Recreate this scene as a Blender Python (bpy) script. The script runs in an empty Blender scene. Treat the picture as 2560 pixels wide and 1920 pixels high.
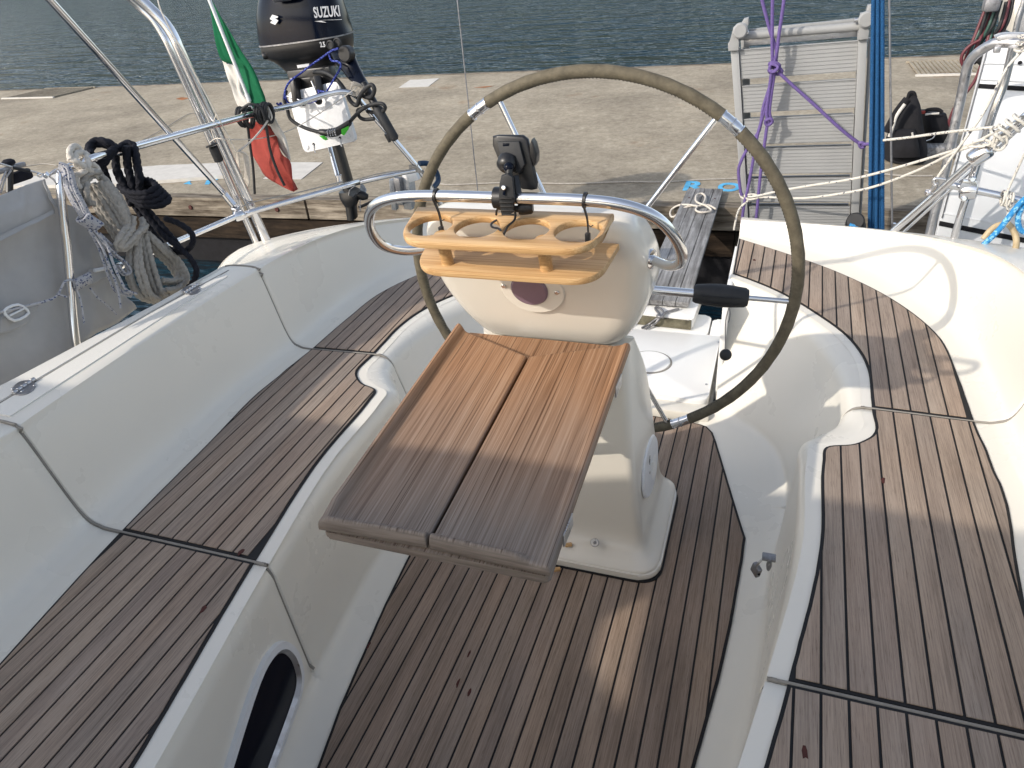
import bpy, bmesh, math, random
from mathutils import Vector, Matrix, noise
R = math.radians
random.seed(7)
scene = bpy.context.scene
COL = scene.collection

# ------------------------------------------------------------------ camera
cam_d = bpy.data.cameras.new('camera'); cam = bpy.data.objects.new('camera', cam_d); COL.objects.link(cam)
cam_d.sensor_width = 36.0; cam_d.lens = 1780.0 / 2560.0 * 36.0
cam_d.clip_start = 0.05; cam_d.clip_end = 2000
cam.matrix_world = Matrix(((0.942656, -0.109089, 0.315434, 0.000000), (0.324784, 0.517577, -0.791600, 0.000000), (-0.076907, 0.848654, 0.523327, 1.600000), (0.000000, 0.000000, 0.000000, 1.000000)))
scene.camera = cam

# ------------------------------------------------------------------ light
SUN_DIR = Vector((1.08, 1.28, -1.0)).normalized()          # the way the light travels
elev = math.asin(-SUN_DIR.z); azim = math.atan2(-SUN_DIR.x, -SUN_DIR.y)
world = bpy.data.worlds.new('World'); scene.world = world; world.use_nodes = True
wn = world.node_tree.nodes; wl = world.node_tree.links
sky = wn.new('ShaderNodeTexSky'); sky.sky_type = 'NISHITA'; sky.sun_disc = False
sky.sun_elevation = elev; sky.sun_rotation = azim
sky.air_density = 1.0; sky.dust_density = 2.0; sky.ozone_density = 1.0
bg = wn.get('Background') or wn.new('ShaderNodeBackground')
hs_ = wn.new('ShaderNodeHueSaturation'); hs_.inputs['Saturation'].default_value = 0.62
wl.new(sky.outputs[0], hs_.inputs['Color']); wl.new(hs_.outputs[0], bg.inputs['Color']); bg.inputs['Strength'].default_value = 0.15
sun_d = bpy.data.lights.new('sun', 'SUN'); sun_d.energy = 2.0; sun_d.angle = R(0.6); sun_d.color = (1.0, 0.91, 0.80)
sun = bpy.data.objects.new('sun', sun_d); COL.objects.link(sun)
sun.rotation_euler = SUN_DIR.to_track_quat('-Z', 'Y').to_euler(); sun.location = (-3, -10, 8)
vs = scene.view_settings
vs.view_transform = 'Standard'; vs.look = 'None'; vs.gamma = 1.0; vs.use_curve_mapping = False; vs.exposure = 0.82

# ------------------------------------------------------------------ materials
MATS = {}
def nm(name, rough=0.5, col=(0.5,0.5,0.5), metal=0.0, spec=0.5, coat=0.0):
    m = bpy.data.materials.new(name); m.use_nodes = True
    b = m.node_tree.nodes['Principled BSDF']
    b.inputs['Base Color'].default_value = (*col, 1); b.inputs['Roughness'].default_value = rough
    b.inputs['Metallic'].default_value = metal; b.inputs['Specular IOR Level'].default_value = spec
    b.inputs['Coat Weight'].default_value = coat
    MATS[name] = m
    return m, m.node_tree.nodes, m.node_tree.links, b
def tex(n, l, scale, detail=4, rough=0.6, stretch=(1,1,1), coord='Object', seed=None):
    tc = n.new('ShaderNodeTexCoord'); mp = n.new('ShaderNodeMapping'); mp.inputs['Scale'].default_value = stretch
    l.new(tc.outputs[coord], mp.inputs['Vector'])
    if seed is not None: l.new(seed, mp.inputs['Location'])
    t = n.new('ShaderNodeTexNoise'); t.inputs['Scale'].default_value = scale; t.inputs['Detail'].default_value = detail
    t.inputs['Roughness'].default_value = rough
    l.new(mp.outputs[0], t.inputs['Vector'])
    return t
def ramp(n, l, src, stops):
    r = n.new('ShaderNodeValToRGB'); e = r.color_ramp.elements
    while len(e) < len(stops): e.new(0.5)
    for i, (p, c) in enumerate(stops):
        e[i].position = p; e[i].color = (*c, 1) if len(c) == 3 else c
    l.new(src, r.inputs[0]); return r
def bump(n, l, b, src, strength, dist, prev=None):
    u = n.new('ShaderNodeBump'); u.inputs['Strength'].default_value = strength; u.inputs['Distance'].default_value = dist
    l.new(src, u.inputs['Height'])
    if prev: l.new(prev.outputs[0], u.inputs['Normal'])
    l.new(u.outputs[0], b.inputs['Normal']); return u
def mixc(n, l, fac, a, b_, mode='MIX'):
    m = n.new('ShaderNodeMix'); m.data_type = 'RGBA'; m.blend_type = mode
    for s, v in ((m.inputs['Factor'], fac), (m.inputs['A'], a), (m.inputs['B'], b_)):
        if hasattr(v, 'links') or isinstance(v, bpy.types.NodeSocket): l.new(v, s)
        elif isinstance(v, (int, float)): s.default_value = v
        else: s.default_value = (*v, 1)
    return m.outputs['Result']

def gelcoat(name, col, rough=0.2):
    m, n, l, b = nm(name, rough, col, spec=0.5)
    t = tex(n, l, 3.0, 5, 0.6)
    c2 = tuple(c * 0.97 for c in col)
    r = ramp(n, l, t.outputs['Fac'], [(0.3, c2), (0.7, col)])
    t2 = tex(n, l, 60, 3, 0.7)
    r2 = ramp(n, l, t2.outputs['Fac'], [(0.10, (0.94,0.92,0.88)), (0.16, (1,1,1))])
    l.new(mixc(n, l, 1.0, r.outputs[0], r2.outputs[0], 'MULTIPLY'), b.inputs['Base Color'])
    rr = ramp(n, l, t.outputs['Fac'], [(0.2, (rough*0.9,)*3), (0.8, (rough*1.3,)*3)]); l.new(rr.outputs[0], b.inputs['Roughness'])
    return m
gelcoat('gelcoat', (0.735, 0.703, 0.625), 0.26)
gelcoat('gelcoat_cream', (0.72, 0.68, 0.60), 0.17)
gelcoat('gelcoat_white', (0.80, 0.80, 0.78), 0.35)

def teak(name, dark, mid, light, grain=1.0, rough=0.75):
    m, n, l, b = nm(name, rough, mid, spec=0.3)
    oi = n.new('ShaderNodeObjectInfo')
    sc = n.new('ShaderNodeVectorMath'); sc.operation = 'SCALE'; sc.inputs['Scale'].default_value = 37.0
    cmb = n.new('ShaderNodeCombineXYZ')
    for k in range(3): l.new(oi.outputs['Random'], cmb.inputs[k])
    l.new(cmb.outputs[0], sc.inputs[0])
    g = tex(n, l, 1.0, 6, 0.65, stretch=(5, 330*grain, 60), seed=sc.outputs[0])
    w = tex(n, l, 1.0, 4, 0.6, stretch=(2.2, 22, 8), seed=sc.outputs[0])
    f = tex(n, l, 1.0, 3, 0.7, stretch=(22, 600, 300), seed=sc.outputs[0])
    big = tex(n, l, 2.5, 3, 0.6, coord='Object', seed=sc.outputs[0])
    mx = n.new('ShaderNodeMath'); mx.operation = 'MULTIPLY_ADD'; mx.inputs[1].default_value = 0.55; l.new(g.outputs['Fac'], mx.inputs[0])
    m2 = n.new('ShaderNodeMath'); m2.operation = 'MULTIPLY'; m2.inputs[1].default_value = 0.45; l.new(w.outputs['Fac'], m2.inputs[0]); l.new(m2.outputs[0], mx.inputs[2])
    r = ramp(n, l, mx.outputs[0], [(0.36, dark), (0.5, mid), (0.66, light)])
    # each board has its own tone
    tone = ramp(n, l, oi.outputs['Random'], [(0.0, (0.90,0.89,0.90)), (0.3, (1.0,0.97,0.94)), (0.55, (0.94,0.95,0.96)), (0.8, (1.06,1.04,1.0)), (1.0, (0.93,0.89,0.87))])
    o = mixc(n, l, 1.0, r.outputs[0], tone.outputs[0], 'MULTIPLY')
    fr = ramp(n, l, f.outputs['Fac'], [(0.34, (0.52,0.50,0.48)), (0.45, (1,1,1))])
    o = mixc(n, l, 0.7, o, fr.outputs[0], 'MULTIPLY')
    br = ramp(n, l, big.outputs['Fac'], [(0.3, (0.86,0.88,0.90)), (0.7, (1.06,1.02,0.98))])
    o = mixc(n, l, 1.0, o, br.outputs[0], 'MULTIPLY')
    l.new(o, b.inputs['Base Color'])
    u = bump(n, l, b, g.outputs['Fac'], 0.35, 0.0012)
    bump(n, l, b, f.outputs['Fac'], 0.25, 0.0008, u)
    return m
teak('teak_deck', (0.205,0.162,0.132), (0.310,0.250,0.204), (0.400,0.332,0.275))
teak('teak_floor', (0.180,0.137,0.106), (0.275,0.212,0.167), (0.360,0.285,0.230))

def table_teak():
    # one board: dark grey at the near end, orange-brown at the far end
    m, n, l, b = nm('teak_table', 0.6, (0.3,0.2,0.12), spec=0.3)
    g = tex(n, l, 1.0, 4, 0.55, stretch=(300, 4, 60))
    w = tex(n, l, 1.0, 3, 0.5, stretch=(38, .5, 6))
    f = tex(n, l, 1.0, 2, 0.5, stretch=(230, 1.6, 25))
    tc = n.new('ShaderNodeTexCoord'); sp = n.new('ShaderNodeSeparateXYZ'); l.new(tc.outputs['Object'], sp.inputs[0])
    big = tex(n, l, 5, 3, 0.6)
    ad = n.new('ShaderNodeMath'); ad.operation = 'MULTIPLY_ADD'; ad.inputs[1].default_value = 0.28; l.new(big.outputs['Fac'], ad.inputs[0]); l.new(sp.outputs['Y'], ad.inputs[2])
    near_far = n.new('ShaderNodeMapRange'); near_far.inputs['From Min'].default_value = 0.17; near_far.inputs['From Max'].default_value = 0.62; l.new(ad.outputs[0], near_far.inputs['Value'])
    mx = n.new('ShaderNodeMath'); mx.operation = 'MULTIPLY_ADD'; mx.inputs[1].default_value = 0.72; l.new(g.outputs['Fac'], mx.inputs[0])
    m2 = n.new('ShaderNodeMath'); m2.operation = 'MULTIPLY'; m2.inputs[1].default_value = 0.28; l.new(w.outputs['Fac'], m2.inputs[0]); l.new(m2.outputs[0], mx.inputs[2])
    ra = ramp(n, l, mx.outputs[0], [(0.36, (0.115,0.091,0.076)), (0.5, (0.180,0.148,0.124)), (0.64, (0.240,0.204,0.176))])
    rb = ramp(n, l, mx.outputs[0], [(0.36, (0.215,0.110,0.055)), (0.5, (0.315,0.175,0.096)), (0.64, (0.39,0.240,0.145))])
    o = mixc(n, l, near_far.outputs[0], ra.outputs[0], rb.outputs[0])
    fr = ramp(n, l, f.outputs['Fac'], [(0.37, (0.36,0.29,0.24)), (0.43, (1,1,1))])
    o = mixc(n, l, 0.8, o, fr.outputs[0], 'MULTIPLY')
    # sawn ends and edges show closed grain, not the streaks of the face
    gm = n.new('ShaderNodeNewGeometry'); sn = n.new('ShaderNodeSeparateXYZ'); l.new(gm.outputs['Normal'], sn.inputs[0])
    er = n.new('ShaderNodeMapRange'); er.inputs['From Min'].default_value = 0.45; er.inputs['From Max'].default_value = 0.85; er.inputs['To Min'].default_value = 1.0; er.inputs['To Max'].default_value = 0.0; l.new(sn.outputs['Z'], er.inputs['Value'])
    eg = tex(n, l, 1.0, 4, 0.6, stretch=(8, 8, 160)); ec = ramp(n, l, eg.outputs['Fac'], [(0.35, (0.11,0.090,0.078)), (0.65, (0.19,0.160,0.140))])
    eo = ramp(n, l, eg.outputs['Fac'], [(0.35, (0.22,0.120,0.065)), (0.65, (0.36,0.22,0.13))])
    o = mixc(n, l, er.outputs[0], o, mixc(n, l, near_far.outputs[0], ec.outputs[0], eo.outputs[0]))
    l.new(o, b.inputs['Base Color'])
    u = bump(n, l, b, g.outputs['Fac'], 0.3, 0.001); bump(n, l, b, f.outputs['Fac'], 0.3, 0.001, u)
table_teak()

def bamboo():
    m, n, l, b = nm('bamboo', 0.38, (0.55,0.30,0.11), spec=0.4)
    g = tex(n, l, 1.0, 3, 0.6, stretch=(6, 420, 420)); w = tex(n, l, 1.0, 2, 0.5, stretch=(1.5, 60, 60))
    mx = n.new('ShaderNodeMath'); mx.operation = 'ADD'; l.new(g.outputs['Fac'], mx.inputs[0]); l.new(w.outputs['Fac'], mx.inputs[1])
    r = ramp(n, l, mx.outputs[0], [(0.36, (0.43,0.250,0.105)), (0.5, (0.52,0.325,0.150)), (0.64, (0.58,0.385,0.195))])
    r.color_ramp.elements[0].position = 0.8; r.color_ramp.elements[1].position = 0.95; r.color_ramp.elements[2].position = 1.0
    mm = n.new('ShaderNodeMath'); mm.operation = 'MULTIPLY'; mm.inputs[1].default_value = 0.9; l.new(mx.outputs[0], mm.inputs[0]); l.new(mm.outputs[0], r.inputs[0])
    l.new(r.outputs[0], b.inputs['Base Color'])
    bump(n, l, b, g.outputs['Fac'], 0.08, 0.001)
bamboo()

def steel(name, rough=0.1, col=(0.72,0.72,0.73)):
    m, n, l, b = nm(name, rough, col, metal=1.0)
    t = tex(n, l, 45, 4, 0.7)
    rr = ramp(n, l, t.outputs['Fac'], [(0.3, (rough*0.7,)*3), (0.75, (rough*2.6,)*3)]); l.new(rr.outputs[0], b.inputs['Roughness'])
steel('steel', 0.09); steel('steel_dull', 0.28, (0.50,0.50,0.51)); steel('aluminium', 0.42, (0.62,0.62,0.62)); steel('zinc', 0.4, (0.30,0.30,0.31))

def plain(name, col, rough=0.5, spec=0.5, var=0.12, scale=30, bmp=0.0, coat=0.0, bscale=None):
    m, n, l, b = nm(name, rough, col, spec=spec, coat=coat)
    t = tex(n, l, scale, 4, 0.65)
    r = ramp(n, l, t.outputs['Fac'], [(0.3, tuple(c*(1-var) for c in col)), (0.7, tuple(min(1, c*(1+var)) for c in col))])
    l.new(r.outputs[0], b.inputs['Base Color'])
    if bmp:
        t2 = tex(n, l, bscale or scale*4, 3, 0.6); bump(n, l, b, t2.outputs['Fac'], bmp, 0.002)
    return m
plain('caulk', (0.010,0.010,0.011), 0.6, 0.3, 0.3)
plain('black_plastic', (0.010,0.010,0.011), 0.38, 0.5, 0.2)
plain('black_rubber', (0.018,0.019,0.021), 0.62, 0.4, 0.25, 20, 0.15)
plain('cowl_paint', (0.003,0.005,0.012), 0.14, 0.14, 0.1, 8, 0.0, 0.0)
plain('white_plastic', (0.68,0.69,0.70), 0.35, 0.5, 0.05)
plain('leather', (0.105,0.090,0.062), 0.72, 0.3, 0.30, 40, 0.5, 0, 300)
plain('purple_glass', (0.20,0.135,0.175), 0.25, 0.5, 0.08, 8)
plain('seal_grey', (0.24,0.225,0.20), 0.6, 0.3, 0.1)
plain('nonskid', (0.74,0.725,0.67), 0.6, 0.3, 0.05)
plain('canvas_grey', (0.40,0.395,0.39), 0.9, 0.2, 0.10, 5, 0.3, 0, 900)
plain('aluminium_paint', (0.275,0.28,0.28), 0.5, 0.4, 0.05, 8)
plain('canvas_light', (0.36,0.36,0.36), 0.9, 0.2, 0.08, 10, 0.3, 0, 900)
plain('shade_canvas', (0.72,0.66,0.56), 0.9, 0.2)  # see-through canvas of the added sheets, lets warm light lift their shade
_n = MATS['shade_canvas'].node_tree; _o = _n.nodes['Material Output']; _t = _n.nodes.new('ShaderNodeBsdfTranslucent'); _t.inputs[0].default_value = (0.74,0.68,0.58,1)
_m = _n.nodes.new('ShaderNodeMixShader'); _m.inputs[0].default_value = 0.42; _n.links.new(_n.nodes['Principled BSDF'].outputs[0], _m.inputs[1]); _n.links.new(_t.outputs[0], _m.inputs[2]); _n.links.new(_m.outputs[0], _o.inputs['Surface'])
plain('rope_grey', (0.33,0.31,0.28), 0.85, 0.2, 0.2, 90, 0.5, 0, 500)
plain('rope_cream', (0.56,0.52,0.46), 0.85, 0.2, 0.15, 90, 0.5, 0, 500)
plain('rope_navy', (0.009,0.010,0.016), 0.85, 0.25, 0.3, 90, 0.5, 0, 500)
plain('rope_purple', (0.115,0.080,0.225), 0.8, 0.2, 0.2, 120, 0.3, 0, 500)
plain('strop_blue', (0.014,0.070,0.175), 0.85, 0.2, 0.35, 200, 0.5, 0, 600)
plain('cord_navy_cover', (0.006,0.03,0.075), 0.6)
plain('tube_red', (0.10,0.018,0.025), 0.5); plain('tube_green', (0.03,0.075,0.06), 0.5)
plain('hose_tan', (0.42,0.33,0.20), 0.5); plain('green_paint', (0.05,0.42,0.03), 0.4)
plain('flag_green', (0.006,0.105,0.045), 0.85, 0.2, 0.1); plain('flag_white', (0.58,0.56,0.52), 0.85, 0.2, 0.05); plain('flag_red', (0.27,0.050,0.040), 0.85, 0.2, 0.12)
for k in ('flag_green','flag_white','flag_red'):
    b = MATS[k].node_tree.nodes['Principled BSDF']; b.inputs['Transmission Weight'].default_value = 0.0
plain('letter_silver', (0.55,0.56,0.58), 0.35); plain('letter_black', (0.02,0.02,0.02), 0.6)
plain('paint_white', (0.52,0.50,0.46), 0.8, 0.2, 0.1, 12); plain('paint_blue', (0.10,0.38,0.62), 0.85, 0.2, 0.25, 14)
plain('cloth_black', (0.009,0.009,0.011), 0.85, 0.25, 0.3, 20, 0.4, 0, 300)
plain('plastic_blue', (0.01,0.09,0.35), 0.4); plain('brown_stain', (0.06,0.012,0.008), 0.8)
plain('white_panel', (0.68,0.70,0.72), 0.45, 0.4, 0.04, 4)

def fleck(name, base, spot, sc=55, thr=0.62):
    m, n, l, b = nm(name, 0.8, base, spec=0.2)
    tc = n.new('ShaderNodeTexCoord'); v = n.new('ShaderNodeTexVoronoi'); v.inputs['Scale'].default_value = sc
    l.new(tc.outputs['Object'], v.inputs['Vector'])
    r = ramp(n, l, v.outputs['Color'], [(thr, base), (thr+0.05, spot)])
    l.new(r.outputs[0], b.inputs['Base Color'])
    bump(n, l, b, v.outputs['Distance'], 0.4, 0.002)
fleck('cord_white_fleck', (0.54,0.52,0.47), (0.12,0.12,0.14), 150, 0.78)
fleck('cord_blue_fleck', (0.42,0.42,0.44), (0.06,0.08,0.16), 260, 0.72)
fleck('cord_dark_blue', (0.018,0.025,0.16), (0.10,0.14,0.45), 160, 0.62)
fleck('cord_bright_blue', (0.03,0.20,0.44), (0.20,0.45,0.65), 160, 0.60)

def wood_old(name, dark, light, stretch):
    m, n, l, b = nm(name, 0.85, light, spec=0.15)
    g = tex(n, l, 1.0, 6, 0.7, stretch=stretch); k = tex(n, l, 3.5, 4, 0.6)
    r = ramp(n, l, g.outputs['Fac'], [(0.34, dark), (0.5, tuple((a+c)/2 for a, c in zip(dark, light))), (0.62, light)])
    r2 = ramp(n, l, k.outputs['Fac'], [(0.35, (0.6,0.58,0.55)), (0.65, (1.05,1.03,1.0))])
    l.new(mixc(n, l, 1.0, r.outputs[0], r2.outputs[0], 'MULTIPLY'), b.inputs['Base Color'])
    bump(n, l, b, g.outputs['Fac'], 0.6, 0.006)
wood_old('dock_timber', (0.07,0.055,0.042), (0.32,0.285,0.235), (3, 25, 40))
wood_old('plank_grey', (0.15,0.15,0.155), (0.36,0.37,0.385), (60, 3, 60))
wood_old('timber_dark', (0.008,0.006,0.005), (0.045,0.032,0.022), (3, 20, 25))  # near-black timber for the lower dock beams

def concrete():
    m, n, l, b = nm('concrete', 0.92, (0.4,0.35,0.28), spec=0.15)
    a = tex(n, l, 16, 8, 0.9); c = tex(n, l, 0.9, 5, 0.65); d = tex(n, l, 1.0, 3, 0.6, stretch=(1.2, 5, 1)); s = tex(n, l, 1.6, 4, 0.7)
    r = ramp(n, l, a.outputs['Fac'], [(0.28, (0.17,0.146,0.110)), (0.5, (0.325,0.286,0.222)), (0.70, (0.48,0.435,0.355))])
    r2 = ramp(n, l, c.outputs['Fac'], [(0.30, (0.66,0.65,0.64)), (0.62, (1.05,1.045,1.03))])
    r3 = ramp(n, l, d.outputs['Fac'], [(0.35, (0.97,0.97,0.97)), (0.6, (1.01,1.01,1.01))])
    rs = ramp(n, l, s.outputs['Fac'], [(0.62, (1,1,1)), (0.74, (0.78,0.62,0.50))])
    o = mixc(n, l, 1.0, r.outputs[0], r2.outputs[0], 'MULTIPLY'); o = mixc(n, l, 1.0, o, r3.outputs[0], 'MULTIPLY'); o = mixc(n, l, 0.8, o, rs.outputs[0], 'MULTIPLY')
    l.new(o, b.inputs['Base Color'])
    bump(n, l, b, a.outputs['Fac'], 0.5, 0.01)
concrete()

def water():
    m, n, l, b = nm('water', 0.045, (0.009,0.028,0.042), spec=0.5)
    b.inputs['IOR'].default_value = 1.33
    t1 = tex(n, l, 1.0, 4, 0.55, stretch=(.30, 1.15, 1)); t2 = tex(n, l, 1.0, 3, 0.55, stretch=(1.5, 4.2, 1)); t3 = tex(n, l, 0.16, 2, 0.5)
    pat = ramp(n, l, t3.outputs['Fac'], [(0.3, (0.3,)*3), (0.7, (1,)*3)])
    u = bump(n, l, b, t1.outputs['Fac'], 1.0, 1.5)
    u2 = bump(n, l, b, t2.outputs['Fac'], 1.0, 0.22, u)
    l.new(pat.outputs[0], u2.inputs['Strength'])
    tc = n.new('ShaderNodeTexCoord'); sx = n.new('ShaderNodeSeparateXYZ'); l.new(tc.outputs['Object'], sx.inputs[0])
    mr = n.new('ShaderNodeMapRange'); mr.inputs['From Min'].default_value = 6; mr.inputs['From Max'].default_value = 9; mr.inputs['To Min'].default_value = 0.06; l.new(sx.outputs['Y'], mr.inputs['Value']); l.new(mr.outputs[0], u.inputs['Strength'])
water()
M = MATS

# ------------------------------------------------------------------ mesh helpers
def link(name, me, mat, parent=None, smooth=True, auto=None):
    o = bpy.data.objects.new(name, me); COL.objects.link(o)
    if mat is not None: me.materials.append(M[mat] if isinstance(mat, str) else mat)
    if smooth:
        for p in me.polygons: p.use_smooth = True
        if auto is not None:
            bm = bmesh.new(); bm.from_mesh(me)
            for e in bm.edges:
                e.smooth = not (len(e.link_faces) != 2 or e.calc_face_angle(0) > R(auto))
            bm.to_mesh(me); bm.free()
    if parent is not None:
        o.parent = parent
        if parent.type == 'EMPTY': o.matrix_parent_inverse = Matrix.Translation(parent.location).inverted()
    return o
def pydata(name, vs_, fs, mat, parent=None, smooth=True, auto=35, fix=True):
    me = bpy.data.meshes.new(name); me.from_pydata([tuple(v) for v in vs_], [], [tuple(f) for f in fs]); me.update()
    if fix:
        bm = bmesh.new(); bm.from_mesh(me); bmesh.ops.recalc_face_normals(bm, faces=bm.faces); bm.to_mesh(me); bm.free()
    return link(name, me, mat, parent, smooth, auto)
def bmo(name, bm, mat, parent=None, smooth=True, auto=35, recalc=True):
    if recalc: bmesh.ops.recalc_face_normals(bm, faces=bm.faces)
    me = bpy.data.meshes.new(name); bm.to_mesh(me); bm.free()
    return link(name, me, mat, parent, smooth, auto)
def tag(o, label=None, cat=None, group=None, kind=None):
    if label: o['label'] = label
    if cat: o['category'] = cat
    if group: o['group'] = group
    if kind: o['kind'] = kind
    return o
def thing(name, label, cat, loc=(0,0,0), group=None):
    o = bpy.data.objects.new(name, None); COL.objects.link(o); o.location = loc; o.empty_display_size = 0.1
    tag(o, label, cat, group); return o
def attach(parent, *kids):
    bpy.context.view_layer.update()
    for k in kids:
        k.parent = parent; k.matrix_parent_inverse = Matrix.Translation(parent.location).inverted()
def V(*a): return Vector(a)
def catmull(pts, n=8, closed=False):
    P = [Vector(p) for p in pts]; N = len(P); out = []
    if N < 3 and not closed:
        return [P[0].lerp(P[-1], i/n) for i in range(n+1)]
    rng = range(N) if closed else range(N-1)
    for i in rng:
        if closed: a, b, c, d = P[(i-1)%N], P[i], P[(i+1)%N], P[(i+2)%N]
        else: a, b, c, d = P[max(i-1,0)], P[i], P[i+1], P[min(i+2,N-1)]
        for k in range(n):
            t = k/n; t2 = t*t; t3 = t2*t
            out.append(0.5*((2*b) + (c-a)*t + (2*a-5*b+4*c-d)*t2 + (3*b-a-3*c+d)*t3))
    if not closed: out.append(P[-1])
    return out
def frames(path, closed=False, up=None):
    n = len(path); T = []
    for i in range(n):
        a = path[(i-1)%n] if (closed or i>0) else path[i]; b = path[(i+1)%n] if (closed or i<n-1) else path[i]
        t = (b-a); T.append(t.normalized() if t.length > 1e-9 else Vector((0,0,1)))
    u = up or (Vector((0,0,1)) if abs(T[0].z) < 0.9 else Vector((1,0,0)))
    N = (u - T[0]*u.dot(T[0])).normalized(); fr = []
    for i in range(n):
        N = (N - T[i]*N.dot(T[i])); N = N.normalized() if N.length > 1e-6 else Vector((1,0,0)); fr.append((T[i], N, T[i].cross(N)))
    return fr
def sweep(bm, path, prof, closed=False, cap=True, up=None):
    """prof(i, n, t) -> list of (u, v) offsets"""
    fr = frames(path, closed, up); n = len(path); rings = []; L = 0
    for i in range(n):
        if i: L += (path[i]-path[i-1]).length
        T, N, B = fr[i]; rings.append([bm.verts.new(path[i] + N*u + B*v) for u, v in prof(i/(n-1), L)])
    m = len(rings[0])
    for i in range(n if closed else n-1):
        a, b = rings[i], rings[(i+1)%n]
        for k in range(m): bm.faces.new((a[k], a[(k+1)%m], b[(k+1)%m], b[k]))
    if cap and not closed:
        bm.faces.new(rings[0][::-1]); bm.faces.new(rings[-1])
def circ(r, seg=10): return [(r*math.cos(2*math.pi*k/seg), r*math.sin(2*math.pi*k/seg)) for k in range(seg)]
def tube_bm(bm, pts, r, seg=10, smooth=0, closed=False):
    p = catmull(pts, smooth, closed) if smooth else [Vector(q) for q in pts]
    if callable(r): sweep(bm, p, lambda t, L: circ(r(t), seg), closed)
    else:
        c = circ(r, seg); sweep(bm, p, lambda t, L: c, closed)
def tube(name, pts, r, mat, parent=None, seg=12, smooth=0, closed=False):
    bm = bmesh.new(); tube_bm(bm, pts, r, seg, smooth, closed); return bmo(name, bm, mat, parent, True, 50)
def rope_bm(bm, pts, r, pitch=None, smooth=6, closed=False, lobes=3):
    """three-strand laid rope: a lobed section that turns along the path"""
    p = catmull(pts, smooth, closed); pitch = pitch or r*6.5
    # resample evenly
    q = [p[0]]; step = r*0.5
    acc = 0
    for a, b in zip(p, p[1:] + ([p[0]] if closed else [])):
        d = (b-a).length; 
        while acc + d >= step and d > 1e-9:
            f = (step-acc)/d; a = a.lerp(b, f); q.append(a); d = (b-a).length; acc = 0
        acc += d
    if len(q) < 3: return
    seg = 12
    def prof(t, L):
        ph = 2*math.pi*L/pitch; o = []
        for k in range(seg):
            th = 2*math.pi*k/seg; rr = r*(0.64 + 0.40*abs(math.cos(lobes*(th-ph)/2))**.7)
            o.append((rr*math.cos(th), rr*math.sin(th)))
        return o
    sweep(bm, q, prof, False)
def rope(name, pts, r, mat, parent=None, smooth=6, pitch=None):
    bm = bmesh.new(); rope_bm(bm, pts, r, pitch, smooth); return bmo(name, bm, mat, parent, True, 80)
def box_bm(bm, c, s, rot=None, bev=0.0, seg=2):
    g = bmesh.ops.create_cube(bm, size=1.0); vs_ = g['verts']
    bmesh.ops.scale(bm, vec=s, verts=vs_)
    if bev:
        es = list({e for v in vs_ for e in v.link_edges}); r_ = bmesh.ops.bevel(bm, geom=es, offset=bev, segments=seg, affect='EDGES', profile=0.5)
        vs_ = list({v for f in r_['faces'] for v in f.verts} | {v for v in vs_ if v.is_valid})
    if rot is not None: bmesh.ops.rotate(bm, cent=(0,0,0), matrix=rot, verts=vs_)
    bmesh.ops.translate(bm, vec=c, verts=vs_)
    return vs_
def box(name, c, s, mat, parent=None, rot=None, bev=0.002, seg=2):
    bm = bmesh.new(); box_bm(bm, c, s, rot, bev, seg); return bmo(name, bm, mat, parent, True, 40)
def lathe_bm(bm, prof, seg=24, mat=None):
    rings = []
    for r_, z in prof:
        if r_ < 1e-6: rings.append([bm.verts.new((0,0,z))])
        else: rings.append([bm.verts.new((r_*math.cos(2*math.pi*k/seg), r_*math.sin(2*math.pi*k/seg), z)) for k in range(seg)])
    new = [v for r_ in rings for v in r_]
    for a, b in zip(rings, rings[1:]):
        for k in range(seg):
            if len(a) == 1 and len(b) == 1: continue
            if len(a) == 1: bm.faces.new((a[0], b[k], b[(k+1)%seg]))
            elif len(b) == 1: bm.faces.new((a[k], a[(k+1)%seg], b[0]))
            else: bm.faces.new((a[k], a[(k+1)%seg], b[(k+1)%seg], b[k]))
    if mat is not None: bmesh.ops.transform(bm, matrix=mat, verts=new)
    return new
def axis_mat(p, d):
    return Matrix.Translation(Vector(p)) @ Vector(d).to_track_quat('Z', 'Y').to_matrix().to_4x4()
def lathe(name, prof, p, d, mat, parent=None, seg=24):
    bm = bmesh.new(); lathe_bm(bm, prof, seg, axis_mat(p, d)); return bmo(name, bm, mat, parent, True, 40)
def cyl(name, a, b, r, mat, parent=None, seg=14, bev=0.0):
    a = Vector(a); b = Vector(b); L = (b-a).length
    pr = [(0,0),(r-bev,0),(r,bev),(r,L-bev),(r-bev,L),(0,L)] if bev else [(0,0),(r,0),(r,L),(0,L)]
    return lathe(name, pr, a, b-a, mat, parent, seg)
def rounded_poly(pts, rad, seg=5):
    """round the corners of a 2-D polygon; rad a number or list"""
    n = len(pts); out = []
    for i in range(n):
        a = Vector(pts[i-1]); b = Vector(pts[i]); c = Vector(pts[(i+1)%n]); r_ = rad[i] if isinstance(rad, (list, tuple)) else rad
        u = (a-b); w = (c-b); r_ = min(r_, u.length*0.49, w.length*0.49)
        if r_ <= 0: out.append(b); continue
        p = b + u.normalized()*r_; q = b + w.normalized()*r_
        for k in range(seg+1):
            t = k/seg; out.append((1-t)**2*p + 2*t*(1-t)*b + t*t*q)
    return out
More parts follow.
